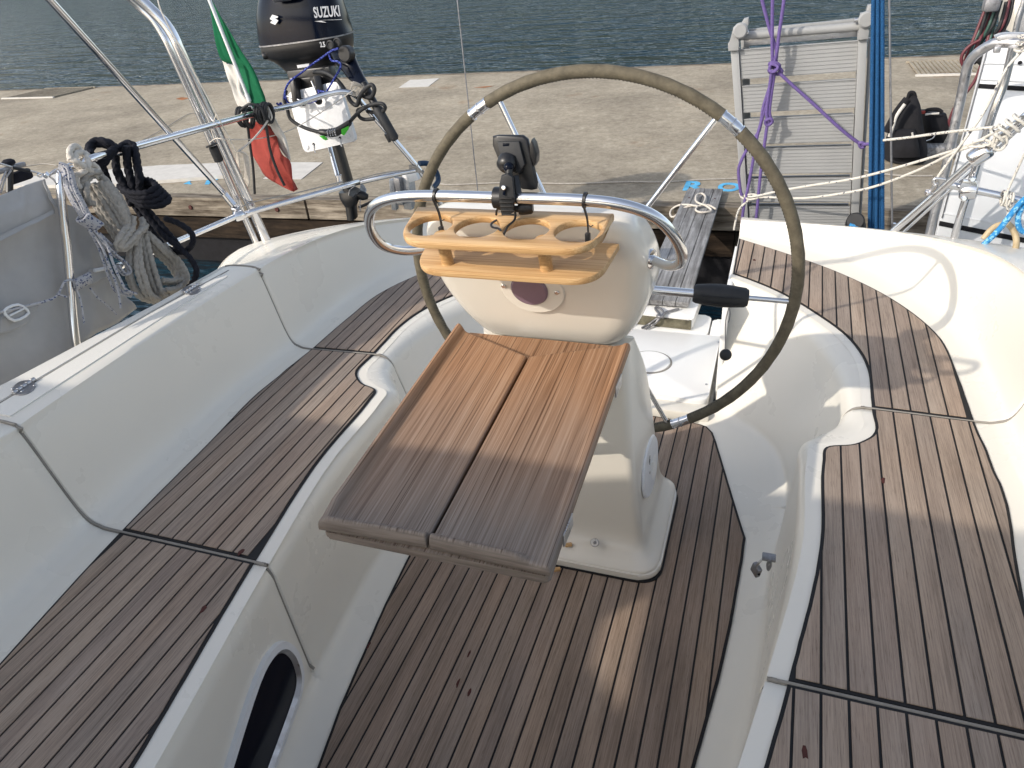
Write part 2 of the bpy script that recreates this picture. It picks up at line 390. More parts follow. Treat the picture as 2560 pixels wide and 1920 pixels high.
def prism_bm(bm, poly, z0, z1, bev=0.0, mat=None, bseg=2):
    n = len(poly)
    top = [bm.verts.new((p[0], p[1], z1)) for p in poly]; bot = [bm.verts.new((p[0], p[1], z0)) for p in poly]
    ft = bm.faces.new(top); fb = bm.faces.new(bot[::-1])
    for k in range(n): bm.faces.new((top[k], bot[k], bot[(k+1)%n], top[(k+1)%n]))
    vs_ = top + bot
    if bev:
        es = list(ft.edges) + list(fb.edges)
        r_ = bmesh.ops.bevel(bm, geom=es, offset=bev, segments=bseg, affect='EDGES', profile=0.5)
        vs_ = list({v for v in vs_ if v.is_valid} | {v for f in r_['faces'] for v in f.verts})
    if mat is not None: bmesh.ops.transform(bm, matrix=mat, verts=vs_)
    return vs_
def prism(name, poly, z0, z1, mat, parent=None, bev=0.0, M4=None):
    bm = bmesh.new(); prism_bm(bm, poly, z0, z1, bev, M4); return bmo(name, bm, mat, parent, True, 30)
def clip(poly, n_, d_):
    """keep the side where n.p >= d"""
    out = []
    for i in range(len(poly)):
        a = poly[i]; b = poly[(i+1)%len(poly)]; da = n_[0]*a[0]+n_[1]*a[1]-d_; db = n_[0]*b[0]+n_[1]*b[1]-d_
        if da >= 0: out.append(a)
        if (da > 0 and db < 0) or (da < 0 and db > 0):
            t = da/(da-db); out.append((a[0]+(b[0]-a[0])*t, a[1]+(b[1]-a[1])*t))
    return out
def inset(poly, d):
    """offset a 2-D polygon inwards (counter-clockwise or not)"""
    A = sum(poly[i][0]*poly[(i+1)%len(poly)][1]-poly[(i+1)%len(poly)][0]*poly[i][1] for i in range(len(poly)))
    s = 1 if A > 0 else -1; out = []; n = len(poly)
    for i in range(n):
        a = Vector(poly[i-1][:2]); b = Vector(poly[i][:2]); c = Vector(poly[(i+1)%n][:2])
        e1 = (b-a).normalized(); e2 = (c-b).normalized()
        n1 = Vector((-e1.y, e1.x))*s; n2 = Vector((-e2.y, e2.x))*s; m = (n1+n2)
        if m.length < 1e-6: out.append(tuple(b+n1*d)); continue
        m.normalize(); k = d/max(0.45, m.dot(n1)); p = b+m*k; out.append((p.x, p.y))
    return out
def area(p): return abs(sum(p[i][0]*p[(i+1)%len(p)][1]-p[(i+1)%len(p)][0]*p[i][1] for i in range(len(p))))/2

XC = -0.463
# ================================================================== THE SAILBOAT: cockpit moulding
boat = thing('sailboat', 'white sailing boat whose teak-laid cockpit with benches and open stern fills the foreground', 'sailboat', (XC, 1.2, 0))
#        si            foot          rim           tin            tout           crest                outer
SEC = [
 ((.16,-.70),(.255,-.70),(.27,-.70),(.31,-.70),(.76,-.70),(1.15,-.70,.72),(1.45,-.70,.72)),
 ((.355,.43),(.435,.43),(.452,.43),(.487,.43),(.925,.43),(1.165,.43,.72),(1.43,.43,.72)),
 ((.433,.91),(.525,.91),(.543,.91),(.583,.91),(.995,.91),(1.185,.91,.72),(1.402,.91,.72)),
 ((.482,1.30),(.565,1.30),(.597,1.30),(.645,1.30),(1.03,1.30),(1.20,1.30,.72),(1.352,1.30,.72)),
 ((.499,1.62),(.580,1.61),(.607,1.59),(.655,1.60),(1.055,1.58),(1.20,1.60,.72),(1.330,1.60,.72)),
 ((.500,1.68),(.590,1.68),(.612,1.70),(.662,1.655),(1.05,1.66),(1.198,1.67,.72),(1.328,1.68,.72)),
 ((.500,1.72),(.600,1.73),(.655,1.755),(.735,1.690),(1.05,1.72),(1.196,1.73,.72),(1.326,1.73,.72)),
 ((.478,1.80),(.607,1.79),(.700,1.81),(.780,1.740),(1.045,1.79),(1.194,1.80,.72),(1.322,1.80,.72)),
 ((.455,1.88),(.61,1.86),(.722,1.875),(.788,1.875),(1.042,1.865),(1.192,1.87,.72),(1.318,1.87,.72)),
 ((.43,1.96),(.608,1.93),(.724,1.965),(.791,1.965),(1.042,1.96),(1.19,1.97,.715),(1.36,1.93,.685)),
 ((.395,2.09),(.60,2.01),(.715,2.08),(.792,2.09),(1.04,2.10),(1.188,2.13,.705),(1.55,2.06,.605)),
 ((.352,2.25),(.575,2.13),(.68,2.24),(.75,2.28),(1.025,2.34),(1.165,2.42,.67),(1.66,2.32,.59)),
 ((.325,2.285),(.50,2.25),(.59,2.42),(.646,2.46),(.92,2.60),(1.06,2.75,.60),(1.60,2.62,.555)),
 ((.31,2.30),(.41,2.33),(.455,2.59),(.50,2.64),(.735,2.84),(.86,3.03,.53),(1.42,2.92,.51)),
 ((.30,2.303),(.37,2.36),(.39,2.65),(.425,2.705),(.54,3.01),(.60,3.17,.495),(1.0,3.16,.475)),
 ((.29,2.305),(.345,2.38),(.344,2.70),(.344,2.765),(.344,3.157),(.344,3.24,.475),(.344,3.31,.465)),
]
SEAT = .417
def key_profile(s):
    si, foot, rim, tin, tout, cr, ou = [Vector(p) for p in s]
    P = [(0, si.y, -.005), (si.x, si.y, -.005)]
    def L(a, b, f): return a.x+(b.x-a.x)*f, a.y+(b.y-a.y)*f
    P.append((*L(si, foot, .55), .004))
    P.append((foot.x, foot.y, .024))
    P.append((*L(foot, rim, .10), .06))
    P.append((*L(foot, rim, .30), .13))
    P.append((*L(foot, rim, .88), .33))
    P.append((rim.x, rim.y, .380))
    P.append((*L(rim, tin, .30), .407))
    P.append((*L(rim, tin, .70), .4165))
    P.append((tin.x, tin.y, SEAT)); P.append((tout.x, tout.y, SEAT))
    H = cr.z - SEAT
    for f, g in ((.34,.015),(.52,.07),(.64,.24),(.76,.54),(.86,.80),(.93,.945),(1.0,1.0)):
        P.append((*L(tout, cr, f), SEAT + H*g))
    P.append((*L(cr, ou, .5), (cr.z+ou.z)/2 + .004)); P.append((*L(cr, ou, .93), ou.z+(cr.z-ou.z)*.07))
    d = Vector((ou.x-cr.x, ou.y-cr.y)).normalized()
    P.append((ou.x+d.x*.006, ou.y+d.y*.006, ou.z-.015)); P.append((ou.x+d.x*.02, ou.y+d.y*.02, ou.z-.10)); P.append((ou.x+d.x*.05, ou.y+d.y*.05, -.38))
    return [Vector(p) for p in P]
KEYS = [key_profile(s) for s in SEC]
def sec_at(u):
    i = min(int(u), len(KEYS)-2); t = u-i
    a, b, c, d = KEYS[max(i-1,0)], KEYS[i], KEYS[i+1], KEYS[min(i+2, len(KEYS)-1)]
    out = []
    for A, B, C_, D in zip(a, b, c, d):
        # chord-length aware (non-uniform) interpolation so uneven stations stay smooth
        l0 = max((B-A).length, 1e-4); l1 = max((C_-B).length, 1e-4); l2 = max((D-C_).length, 1e-4)
        m1 = ((C_-B)/l1*l0 + (B-A)/l0*l1)/(l0+l1)*l1 if (B-A).length > 1e-6 else (C_-B)
        m2 = ((D-C_)/l2*l1 + (C_-B)/l1*l2)/(l1+l2)*l1 if (D-C_).length > 1e-6 else (C_-B)
        t2, t3 = t*t, t*t*t
        out.append((2*t3-3*t2+1)*B + (t3-2*t2+t)*m1 + (-2*t3+3*t2)*C_ + (t3-t2)*m2)
    return out
GR = {2: (.015, .008), 8: (.065, .035)}
us = []
for i in range(len(KEYS)-1):
    n = 8 if i < 4 else 5
    us += [(i+k/n, 0) for k in range(n)]
us.append((len(KEYS)-1, 0))
us = [q for q in us if all(abs(q[0]-g) > GR[g][0]*1.1 for g in GR)]
for g, (a, b) in GR.items(): us += [(g-a, 0), (g-b, .5), (g, 1), (g+b, .5), (g+a, 0)]
us.sort()
def build_side(s):
    rows = [sec_at(u) for u, _ in us]
    # refine across with catmull
    fine = []
    for r_ in rows:
        q = []
        for k in range(len(r_)-1):
            q.append(r_[k])
            if 1 < k < len(r_)-2 and not (k in (10,)):
                a, b, c, d = r_[k-1], r_[k], r_[k+1], r_[k+2]
                for t in (.33, .67):
                    t2, t3 = t*t, t*t*t; q.append(0.5*((2*b)+(c-a)*t+(2*a-5*b+4*c-d)*t2+(3*b-a-3*c+d)*t3))
        q.append(r_[-1]); fine.append(q)
    nr, nc = len(fine), len(fine[0])
    foot_col = 2 + 3
    for i, (u, gdep) in enumerate(us):
        if not gdep: continue
        for j in range(foot_col, nc-4):
            du = fine[min(i+3, nr-1)][j]-fine[max(i-3,0)][j]; dv = fine[i][j+1]-fine[i][j-1]
            n_ = du.cross(dv); 
            if n_.length < 1e-9: continue
            n_.normalize()
            if n_.z < 0: n_ = -n_
            if abs(n_.z) < .3 and n_.x > 0 and j < nc*0.6: n_ = -n_ if n_.x > 0 else n_
            fine[i][j] = fine[i][j] - n_*.007*gdep
    groove = {}
    for i, (u, gdep) in enumerate(us):
        if gdep == 1: groove[int(round(u))] = [V(XC+s*p.x, p.y, p.z) for p in fine[i][foot_col+2:nc-5]]
    verts = [(XC+s*p.x, p.y, p.z) for r_ in fine for p in r_]
    faces = [(i*nc+j, i*nc+j+1, (i+1)*nc+j+1, (i+1)*nc+j) for i in range(nr-1) for j in range(nc-1)]
    # the wall beside the open stern
    base = len(verts); last = (nr-1)*nc
    lastrow = [verts[last+j] for j in range(2, nc)]
    verts += [(x, y, -.38) for x, y, z in lastrow]
    for k in range(len(lastrow)-1): faces.append((last+2+k, base+k, base+k+1, last+3+k))
    o = pydata('cockpit_moulding', verts, faces, 'gelcoat', boat, True, 50, fix=True)
    return o, groove
seals = []
for s in (-1, 1):
    o, gr = build_side(s)
    for g, line in gr.items():
        bm = bmesh.new(); sweep(bm, [p + V(0,0,.0072) for p in line], lambda t, L: circ(.0040, 8)); seals.append(bmo('seat_seal', bm, 'seal_grey', boat))

# ---- teak: every plank its own piece, bedded in black caulking
def densify_border(poly, step=.03, amp=.0009):
    out = []
    for i in range(len(poly)):
        a = Vector(poly[i][:2]); b = Vector(poly[(i+1)%len(poly)][:2]); n = max(1, int((b-a).length/step))
        for k in range(n):
            p = a.lerp(b, k/n); q = noise.noise(V(p.x*23, p.y*23, 3.1))*amp; out.append((p.x+q, p.y-q))
    return out
def planks(poly, lines, slope, z, mat, gap=.0055, thick=.004, border=.0072, parent=boat):
    """poly in world x,y; lines: x of the joints at y = 0.92; slope dx/dy"""
    pp = densify_border(poly)
    bm = bmesh.new(); prism_bm(bm, pp, z-.004, z+.0015); bmo('caulking', bm, 'caulk', parent, False)
    inn = inset(pp, border)
    nrm = Vector((1, -slope)).normalized()
    for a, b in zip(lines, lines[1:]):
        d0 = (a - slope*(-.92))*0 + nrm.x*a + nrm.y*.92 + gap/2; d1 = nrm.x*b + nrm.y*.92 - gap/2
        q = clip(inn, (nrm.x, nrm.y), d0); q = clip(q, (-nrm.x, -nrm.y), -d1)
        r_ = []
        for p in q:
            if not r_ or (Vector(p)-Vector(r_[-1])).length > .0015: r_.append(p)
        if len(r_) > 2 and (Vector(r_[0])-Vector(r_[-1])).length < .0015: r_.pop()
        if len(r_) < 3 or area(r_) < .0006: continue
        cx_ = sum(p[0] for p in r_)/len(r_); cy_ = sum(p[1] for p in r_)/len(r_)
        loc = [(p[1]-cy_, -(p[0]-cx_)) for p in r_]
        bm = bmesh.new(); vv = prism_bm(bm, loc, 0, thick)
        o = bmo('plank', bm, mat, parent, False)
        o.location = (cx_, cy_, z + random.uniform(-.0003,.0003)); o.rotation_euler = (0, 0, R(90))
        o['_w'] = 1
def side_poly(s, u0, u1, e0=.0, e1=.0):
    n = int((u1-u0)*6)+2; A = []; B = []
    for k in range(n):
        u = u0+e0+(u1-e1-u0-e0)*k/(n-1); r_ = sec_at(u); A.append((XC+s*(r_[10].x+.004), r_[10].y)); B.append((XC+s*(r_[11].x-.002), r_[11].y))
    return A + B[::-1]
for s in (-1, 1):
    j0 = .657 if s < 0 else .643
    ln_ = sorted(XC+s*(j0+.0455*k) for k in range(-8, 12))
    for u0, u1, e0, e1 in ((0, 2, 0, .010), (2, 8, .011, .045), (8, 15, .05, .02)):
        planks(side_poly(s, u0, u1, e0, e1), ln_, .02*s, SEAT+.0018, 'teak_deck')
SOLE = [(.16,-.70),(.355,.43),(.395,.707),(.426,.86),(.443,.982),(.470,1.19),(.487,1.38),(.499,1.62),(.501,1.718),(.455,1.881),(.37,2.19),(.351,2.25),(.326,2.284),(.293,2.296),(.22,2.304),(.12,2.311)]
sole = [(XC+x, y) for x, y in SOLE] + [(XC-x, y) for x, y in SOLE[::-1]]
planks(sole, [-.8365-.0458*3+.0458*k for k in range(0, 28)], 0.0, -.0015, 'teak_floor', border=.008)

# ---- stern: sill, platform lid, platform aft part
def stern():
    W = .328
    box('stern_sill', (XC, 2.352, .008), (2*W, .075, .05), 'gelcoat', boat, bev=.006)
    poly = rounded_poly([(XC-W+.01, 2.41), (XC+W-.012, 2.375), (XC+W-.012, 2.92), (XC-W+.01, 2.92)], [.02,.05,.015,.015])
    lid = prism('platform_lid', poly, .0, .052, 'gelcoat_white', boat, .006)
    cyl('inspection_cover', (-.415, 2.63, .052), (-.415, 2.63, .058), .088, 'gelcoat_white', lid, 40, .003)
    cyl('cover_ring', (-.415, 2.63, .051), (-.415, 2.63, .0545), .096, 'seal_grey', lid, 40, .001)
    cyl('screw', (-.165, 2.50, .051), (-.165, 2.50, .054), .005, 'steel_dull', lid, 10)
    cyl('screw', (-.150, 2.86, .051), (-.150, 2.86, .054), .005, 'steel_dull', lid, 10)
    prism('swim_platform', rounded_poly([(XC-.31, 2.928), (-.205, 2.928), (-.205, 3.13), (XC-.31, 3.13)], .03), -.05, .045, 'gelcoat_white', boat, .008)
    prism('platform_corner', rounded_poly([(-.197, 2.928), (XC+W, 2.928), (XC+W, 3.10), (-.197, 3.10)], .02), -.05, .043, 'gelcoat_white', boat, .008)
    box('stern_floor', (XC, 2.75, -.045), (2*W, .80, .03), 'gelcoat', boat, bev=0)
    box('stern_lip', (XC+.345, 2.79, .2), (.02, .60, .42), 'gelcoat_white', boat, bev=.004)
stern()

# ================================================================== STEERING PEDESTAL
ped = thing('steering_pedestal', 'cream moulded steering pedestal rising from the teak cockpit floor behind the folding table', 'pedestal', (XC, 1.65, 0))
def rrect(hw, y0, y1, r0, r1, seg=6, dw=0.0):
    return rounded_poly([(XC-hw, y0), (XC+hw, y0), (XC+hw+dw, y1), (XC-hw-dw, y1)], [r0, r0, r1, r1], seg)
def stack(name, secs, mat, parent, cap=True, sub=4):
    secs = [tuple(q) + (0.0,)*(7-len(q)) for q in secs]
    """secs: (z, hw, y0, y1, r0, r1), interpolated smoothly"""
    P = [Vector(s[:3]).to_4d() for s in secs]; rows = []
    n = len(secs)
    for i in range(n-1):
        for k in range(sub if i < n-2 else sub+1):
            t = k/sub; a, b, c, d = secs[max(i-1,0)], secs[i], secs[i+1], secs[min(i+2,n-1)]
            rows.append([0.5*((2*b[m])+(c[m]-a[m])*t+(2*a[m]-5*b[m]+4*c[m]-d[m])*t*t+(3*b[m]-a[m]-3*c[m]+d[m])*t**3) for m in range(7)])
    bm = bmesh.new(); R_ = []
    for z, hw, y0, y1, r0, r1, dw in rows:
        pl = rrect(max(hw,.004), y0, max(y1, y0+.004), max(r0,.001), max(r1,.001), 6, dw); R_.append([bm.verts.new((p[0], p[1], z)) for p in pl])
    m = len(R_[0])
    for a, b in zip(R_, R_[1:]):
        for k in range(m): bm.faces.new((a[k], a[(k+1)%m], b[(k+1)%m], b[k]))
    if cap: bm.faces.new(R_[-1]); bm.faces.new(R_[0][::-1])
    return bmo(name, bm, mat, parent, True, 60)
column = stack('column', [(0.0,.268,1.465,1.912,.072,.06),(.026,.268,1.465,1.912,.072,.06),(.036,.260,1.472,1.908,.068,.055),(.048,.242,1.495,1.900,.055,.045),(.066,.226,1.518,1.890,.040,.030),(.10,.216,1.530,1.868,.030,.016),(.16,.209,1.524,1.835,.026,.013,.006),(.27,.201,1.505,1.780,.024,.012,.012),(.50,.192,1.462,1.660,.024,.012,.020),(.66,.188,1.440,1.57,.024,.012,.022),(.785,.176,1.440,1.50,.03,.02,.02)], 'gelcoat_cream', ped)
bf = prism('base_flange', rounded_poly([(XC-.275,1.459),(XC+.275,1.459),(XC+.275,1.86),(XC+.235,1.915),(XC-.235,1.915),(XC-.275,1.86)], [.075,.075,.06,.03,.03,.06], 8), .0, .026, 'gelcoat_cream', ped, .012)
prism('base_sealant', rounded_poly([(XC-.281,1.453),(XC+.281,1.453),(XC+.281,1.862),(XC+.237,1.921),(XC-.237,1.921),(XC-.281,1.862)], [.078,.078,.06,.03,.03,.06], 8), .0, .0065, 'caulk', ped)
head = stack('binnacle', [(.790,.150,1.450,1.53,.04,.04),(.797,.172,1.424,1.56,.06,.05),(.83,.198,1.403,1.60,.07,.06),(.88,.222,1.380,1.62,.07,.07),(.95,.240,1.352,1.60,.06,.07),(1.02,.245,1.326,1.53,.05,.07),(1.07,.240,1.308,1.475,.05,.06),(1.11,.228,1.298,1.43,.05,.05),(1.135,.210,1.300,1.395,.04,.035),(1.142,.188,1.312,1.37,.025,.025)], 'gelcoat_cream', ped)
# compass backing: white plate, purple disc, three screws on the forward face
fn = V(0, -.92, -.27).normalized()
def on_face(x, z): 
    t = (z-.88)/(1.03-.88); return V(x, 1.380+(1.322-1.380)*t - .001, z)
def disc(name, p, d, r, h, mat, parent, sx=1.0, seg=36, bev=.002):
    bm = bmesh.new(); vv = lathe_bm(bm, [(0,0),(r,0),(r,h-bev),(r-bev,h),(0,h)], seg)
    bmesh.ops.scale(bm, vec=(sx,1,1), verts=vv); bmesh.ops.transform(bm, matrix=axis_mat(p, d), verts=vv)
    return bmo(name, bm, mat, parent, True, 40)
plate = disc('compass_plate', on_face(XC-.006,.958), fn, .063, .004, 'gelcoat_cream', ped, 1.15)
disc('compass_disc', on_face(XC-.012,.962)+fn*.004, fn, .042, .006, 'purple_glass', plate, 1.0, bev=.004)
for x, z in ((-.070,.968),(.050,.960),(-.006,.911)):
    disc('screw', on_face(XC+x, z)+fn*.004, fn, .0055, .003, 'steel', plate, seg=12, bev=.001)
# oval white light cover on the right side of the column
ov = disc('light_cover', (XC+.2095, 1.655, .275), (1,-.05,.05), .094, .008, 'white_plastic', ped, 1.0, 40, .005)
disc('inner_ring', (XC+.2175, 1.685, .250), (1,-.05,.05), .042, .003, 'gelcoat_white', ov, .8, 30, .001)
disc('screw', (XC+.2160, 1.628, .275), (1,-.05,.05), .005, .003, 'steel_dull', ov, 1, 10, .001)
for k in range(7): box('cover_rib', (XC+.2175+.0003*k, 1.642+.0045*k, .272), (.0016,.0014,.050-.004*k), 'gelcoat_white', ov, bev=0)
COVER = ov
drain = disc('drain_screw', (-0.3811, 1.5000, 0.0850), (0,-.75,.6), .013, .004, 'steel_dull', ped, 1, 20, .002)
disc('screw_slot', (-0.3803, 1.4971, 0.0880), (0,-.75,.6), .005, .004, 'zinc', drain, 1, 6, .001)
for nm_, p in (('wood_chip', (-0.4613, 1.4957, 0.0600)), ('wood_chip', (-0.4800, 1.4285, 0.0200))):
    box(nm_, p, (.022,.012,.010), 'bamboo', ped, rot=Matrix.Rotation(R(25),3,'Z'), bev=.003)

# ================================================================== STEERING WHEEL
Rw = .55; WC = V(-.4618, 1.856, .774); WT = -.0337
wheel = thing('steering_wheel', 'large leather wrapped steering wheel with steel spokes behind the pedestal', 'steering wheel', tuple(WC))
wu = V(1,0,0); wv = V(0, math.sin(WT), math.cos(WT)); wnrm = V(0, math.cos(WT), -math.sin(WT))
def wp(deg, r=Rw): return WC + wu*math.cos(R(deg))*r + wv*math.sin(R(deg))*r
def arc(a, b, n): return [wp(a+(b-a)*k/n) for k in range(n+1)]
HUB = V(-.4618, 1.795, .775)
hinges = [122.2, 50.4, -2.5+180+0, -60.5]
hinges = [122.2, 50.4, -60.5]
half = 3.1
segs = [(50.4+half, 122.2-half), (122.2+half, 299.5-half), (-60.5+half, 50.4-half)]
for a, b in segs:
    n = max(8, int(abs(b-a)/3)); bm = bmesh.new(); pts = arc(a, b, n)
    sweep(bm, pts, lambda t, L: circ(.0162 + .0006*math.sin(L*90), 14)); rim = bmo('rim', bm, 'leather', wheel)
    # the stitched seam on the inner side of the wrapping
    bm = bmesh.new()
    na = int(abs(b-a)/1.0)
    for k in range(na):
        d = a + (b-a)*(k+.5)/na; c_ = wp(d, Rw-.0158) - wnrm*.003; t_ = (wp(d+.3) - wp(d-.3)).normalized()
        sweep(bm, [c_ - t_*.002 - wnrm*.003, c_ + t_*.002 + wnrm*.003], lambda t, L: circ(.0009, 5))
    tag(bmo('stitching', bm, 'caulk', rim), kind='stuff')
for h in hinges:
    bm = bmesh.new(); sweep(bm, arc(h-half, h+half, 6), lambda t, L: circ(.0150 if .12 < t < .88 else .0135, 16)); hj = bmo('hinge_joint', bm, 'steel', wheel)
    for dd in (-half*.92, -.15, half*.92):
        bm = bmesh.new(); sweep(bm, arc(h+dd-.18, h+dd+.18, 2), lambda t, L: circ(.0163, 16)); bmo('collar', bm, 'steel_dull' if dd == -.15 else 'steel', hj)
    p = wp(h, Rw) - wnrm*.0145; cyl('pin', p, p - wnrm*.003, .004, 'steel_dull', hj, 10)
for a in (115.8, 54.1, -4.0, -65.0, 174, 234):
    e = wp(a, Rw-.010); s0 = HUB.lerp(e, .04)
    tube('spoke', [s0, HUB.lerp(e, .30), HUB.lerp(e,.6), e], .0072, 'steel', wheel, 12)
cyl('hub', HUB - V(0,.05,0), HUB + V(0,.015,0), .045, 'steel', wheel, 28, .006)
cyl('hub_nut', HUB + V(0,.013,0), HUB + V(0,.04,0), .02, 'black_plastic', wheel, 20, .003)
# black rubber knob clamped on the right spoke, with its pull cord
def on_spoke(f, a=-4.0): e = wp(a, Rw-.010); return HUB.lerp(e, f)
grip = thing('rubber_grip', 'black rubber grip clamped on the steering wheel spoke right of the pedestal', 'grip', tuple(on_spoke(.64)))
ga, gb = on_spoke(.535), on_spoke(.80)
gL = (gb-ga).length
attach(grip, lathe('grip_body', [(0,0),(.022,0),(.0262,.008),(.030,gL*.3),(.0315,gL*.5),(.030,gL*.7),(.0265,gL-.008),(.022,gL),(0,gL)], ga, gb-ga, 'black_rubber', None, 28))
attach(grip, cyl('sleeve', on_spoke(.20), on_spoke(.55), .0125, 'steel', None, 18, .002))
for k in (-1, 1):
    bm = bmesh.new(); q = [on_spoke(.57+.02*i) + V(0,-.030,.010*k) - V(0, .0022*math.sin(math.pi*i/10), 0) for i in range(11)]
    sweep(bm, q, lambda t, L: circ(.0012, 6)); attach(grip, bmo('grip_groove', bm, 'black_plastic'))
cordp = (-0.0758, 1.8000, 0.7333)
cb = (-0.0738, 1.8000, 0.5988)
pc = thing('pull_cord', 'thin grey cord with black ball hanging from the rubber grip', 'cord', cordp)
attach(pc, tube('cord', [cordp, V(*cordp).lerp(V(*cb), .3)+V(-.006,0,0), V(*cordp).lerp(V(*cb), .65)+V(-.004,0,0), cb], .0013, 'zinc', None, 6, 5))
attach(pc, tube('cord_loop', [cordp, V(*cordp)+V(.005,0,-.02), V(*cordp)+V(.002,0,-.045)], .001, 'zinc', None, 6, 5))
bm = bmesh.new(); bmesh.ops.create_icosphere(bm, subdivisions=3, radius=.0165, matrix=Matrix.Translation((-0.0733, 1.8000, 0.5885))); attach(pc, bmo('ball', bm, 'black_rubber'))

# ================================================================== GRAB RAIL round the pedestal head
rail = thing('grab_rail', 'polished steel grab rail looped round the head of the pedestal', 'grab rail', (XC, 1.2, 1.2))
hp = [(.20,1.40,1.035),(.245,1.37,1.035),(.285,1.325,1.043),(.312,1.285,1.066),(.318,1.255,1.10),(.305,1.225,1.145),(.275,1.203,1.183),(.225,1.191,1.205),(.15,1.188,1.213)]
pts = [(XC-a, b, c_) for a, b, c_ in hp] + [(XC, 1.188, 1.2135)] + [(XC+a, b, c_) for a, b, c_ in hp[::-1]]
attach(rail, tube('rail_tube', pts, .0106, 'steel', None, 18, 6))
for s in (-1, 1): attach(rail, lathe('rail_flange', [(0,0),(.022,0),(.020,.005),(.013,.007),(0,.007)], (XC+s*.243,1.372,1.035), (s,-.3,0), 'steel', None, 20))

# ================================================================== COCKPIT TABLE (two leaves folded on a fixed board)
table = thing('cockpit_table', 'folding teak table fixed to the front of the pedestal, orange-brown at the far end and grey at the near end', 'table', (XC, 1.0, .8))
TZ0, TZ1, TY0, TY1 = .800, .853, .725, 1.352
tilt = math.atan2(TZ1-TZ0, TY1-TY0)
TM = Matrix.Translation((0, TY0, TZ0)) @ Matrix.Rotation(tilt, 4, 'X')
def leaf(side):
    # local x across, y along, top at 0
    x_out = -.204 if side < 0 else .208; x_in = .0030 if side > 0 else -.0030
    nu, nv = 34, 60; Ls = (TY1-TY0)/math.cos(tilt); Lin = Ls - .082
    y0o = .0; y0i = .006
    verts = []; TH = .026
    def lip(e, w):  # e distance from the edge; raised rounded lip then a hollow
        if e < w*.45: return math.sqrt(max(0, 1-((w*.45-e)/(w*.45))**2))
        if e < w: t = (e-w*.45)/(w*.55); return .5+.5*math.cos(math.pi*t)
        return 0
    def top(u, v):
        x = x_out + (x_in-x_out)*u
        ya = y0o + (y0i-y0o)*u; yb = Ls + (Lin-Ls)*max(0, min(1, (u-.04)/.96)); y = ya + (yb-ya)*v
        eo = abs(x-x_out); ei = abs(x-x_in); en = y-ya; ef = yb-y
        h = -.008
        if side < 0: h = max(h, -.008 + .0165*lip(eo, .030)*min(1, max(.2, (y+.01)/.06)))
        else: h = max(h, -.008 + .004*lip(eo, .02))
        fade = 1.0
        if side < 0: fade = min(1, .25 + (abs(x-x_out))/.03) if abs(x-x_out) < .05 else 1
        else: fade = 1 if ei < .145 else max(.12, 1-(ei-.145)/.03)
        h = max(h, -.008 + .0125*lip(en, .022)*fade)
        # edge rounding
        for e, r_ in ((eo, .004), (ei, .0035), (en, .006), (ef, .005)):
            if e < r_: h -= r_*(1-math.sqrt(max(0, 1-((r_-e)/r_)**2)))*.9
        return V(XC + x, y, h)
    U = [0,.004,.012,.022,.035,.05,.065,.08,.1,.13,.16] + [.16+.76*k/12 for k in range(1,13)] + [.935,.955,.97,.982,.992,1]
    W_ = [0,.003,.008,.013,.018,.024,.03,.036,.045,.06,.08,.1] + [.1+.86*k/22 for k in range(1,23)] + [.975,.985,.992,.997,1]
    G = [[top(u, v) for u in U] for v in W_]
    nu, nv = len(U), len(W_); vs_ = [p for r_ in G for p in r_]; f = [(j*nu+i, j*nu+i+1, (j+1)*nu+i+1, (j+1)*nu+i) for j in range(nv-1) for i in range(nu-1)]
    # skirt
    ring = [i for i in range(nu)] + [j*nu+nu-1 for j in range(1, nv)] + [(nv-1)*nu+i for i in range(nu-2, -1, -1)] + [j*nu for j in range(nv-2, 0, -1)]
    b0 = len(vs_)
    cx_ = XC + (x_out+x_in)/2; cyy = Ls/2
    for k in ring:
        p = vs_[k]; vs_.append(V(p.x, p.y, -TH+.004))
    b1 = len(vs_)
    for k in ring:
        p = vs_[k]; d = V(cx_-p.x, cyy-p.y, 0); vs_.append(V(p.x + (.004 if d.x > 0 else -.004), p.y + (.004 if d.y > 0 else -.004), -TH))
    m = len(ring)
    for k in range(m):
        f.append((ring[k], ring[(k+1)%m], b0+(k+1)%m, b0+k)); f.append((b0+k, b0+(k+1)%m, b1+(k+1)%m, b1+k))
    f.append(tuple(b1+k for k in range(m)))
    o = pydata('table_leaf', [(p.x-XC, p.y, p.z) for p in vs_], f, 'teak_table', None, True, 55)
    o.matrix_world = Matrix.Translation((XC,0,0)) @ TM; return o
for s in (-1, 1):
    o = leaf(s); mw = o.matrix_world.copy(); o.parent = table; o.matrix_parent_inverse = Matrix.Translation(table.location).inverted(); o.matrix_basis = mw
Ls = (TY1-TY0)/math.cos(tilt)
bm = bmesh.new(); prism_bm(bm, rounded_poly([(-.200,.003),(.204,.003),(.190,Ls+.016),(-.186,Ls+.016)], .008), -.046, -.0285, .005)
o = bmo('fixed_board', bm, 'teak_table', None, True, 40); mw = Matrix.Translation((XC,0,0)) @ TM; o.parent = table; o.matrix_parent_inverse = Matrix.Translation(table.location).inverted(); o.matrix_basis = mw
for y in (.10, .50):
    hq = TM @ V(XC+.2085, y, -.026)
    attach(table, box('leaf_hinge', tuple(hq), (.003,.055,.026), 'steel_dull', None, bev=.001))
attach(table, box('table_bracket', (XC, 1.30, .775), (.16,.22,.03), 'steel_dull', None, rot=Matrix.Rotation(tilt,3,'X'), bev=.004))
attach(table, tube('table_leg', [(XC-.05,1.10,.78),(XC-.05,1.47,.42)], .013, 'steel_dull', None, 14))

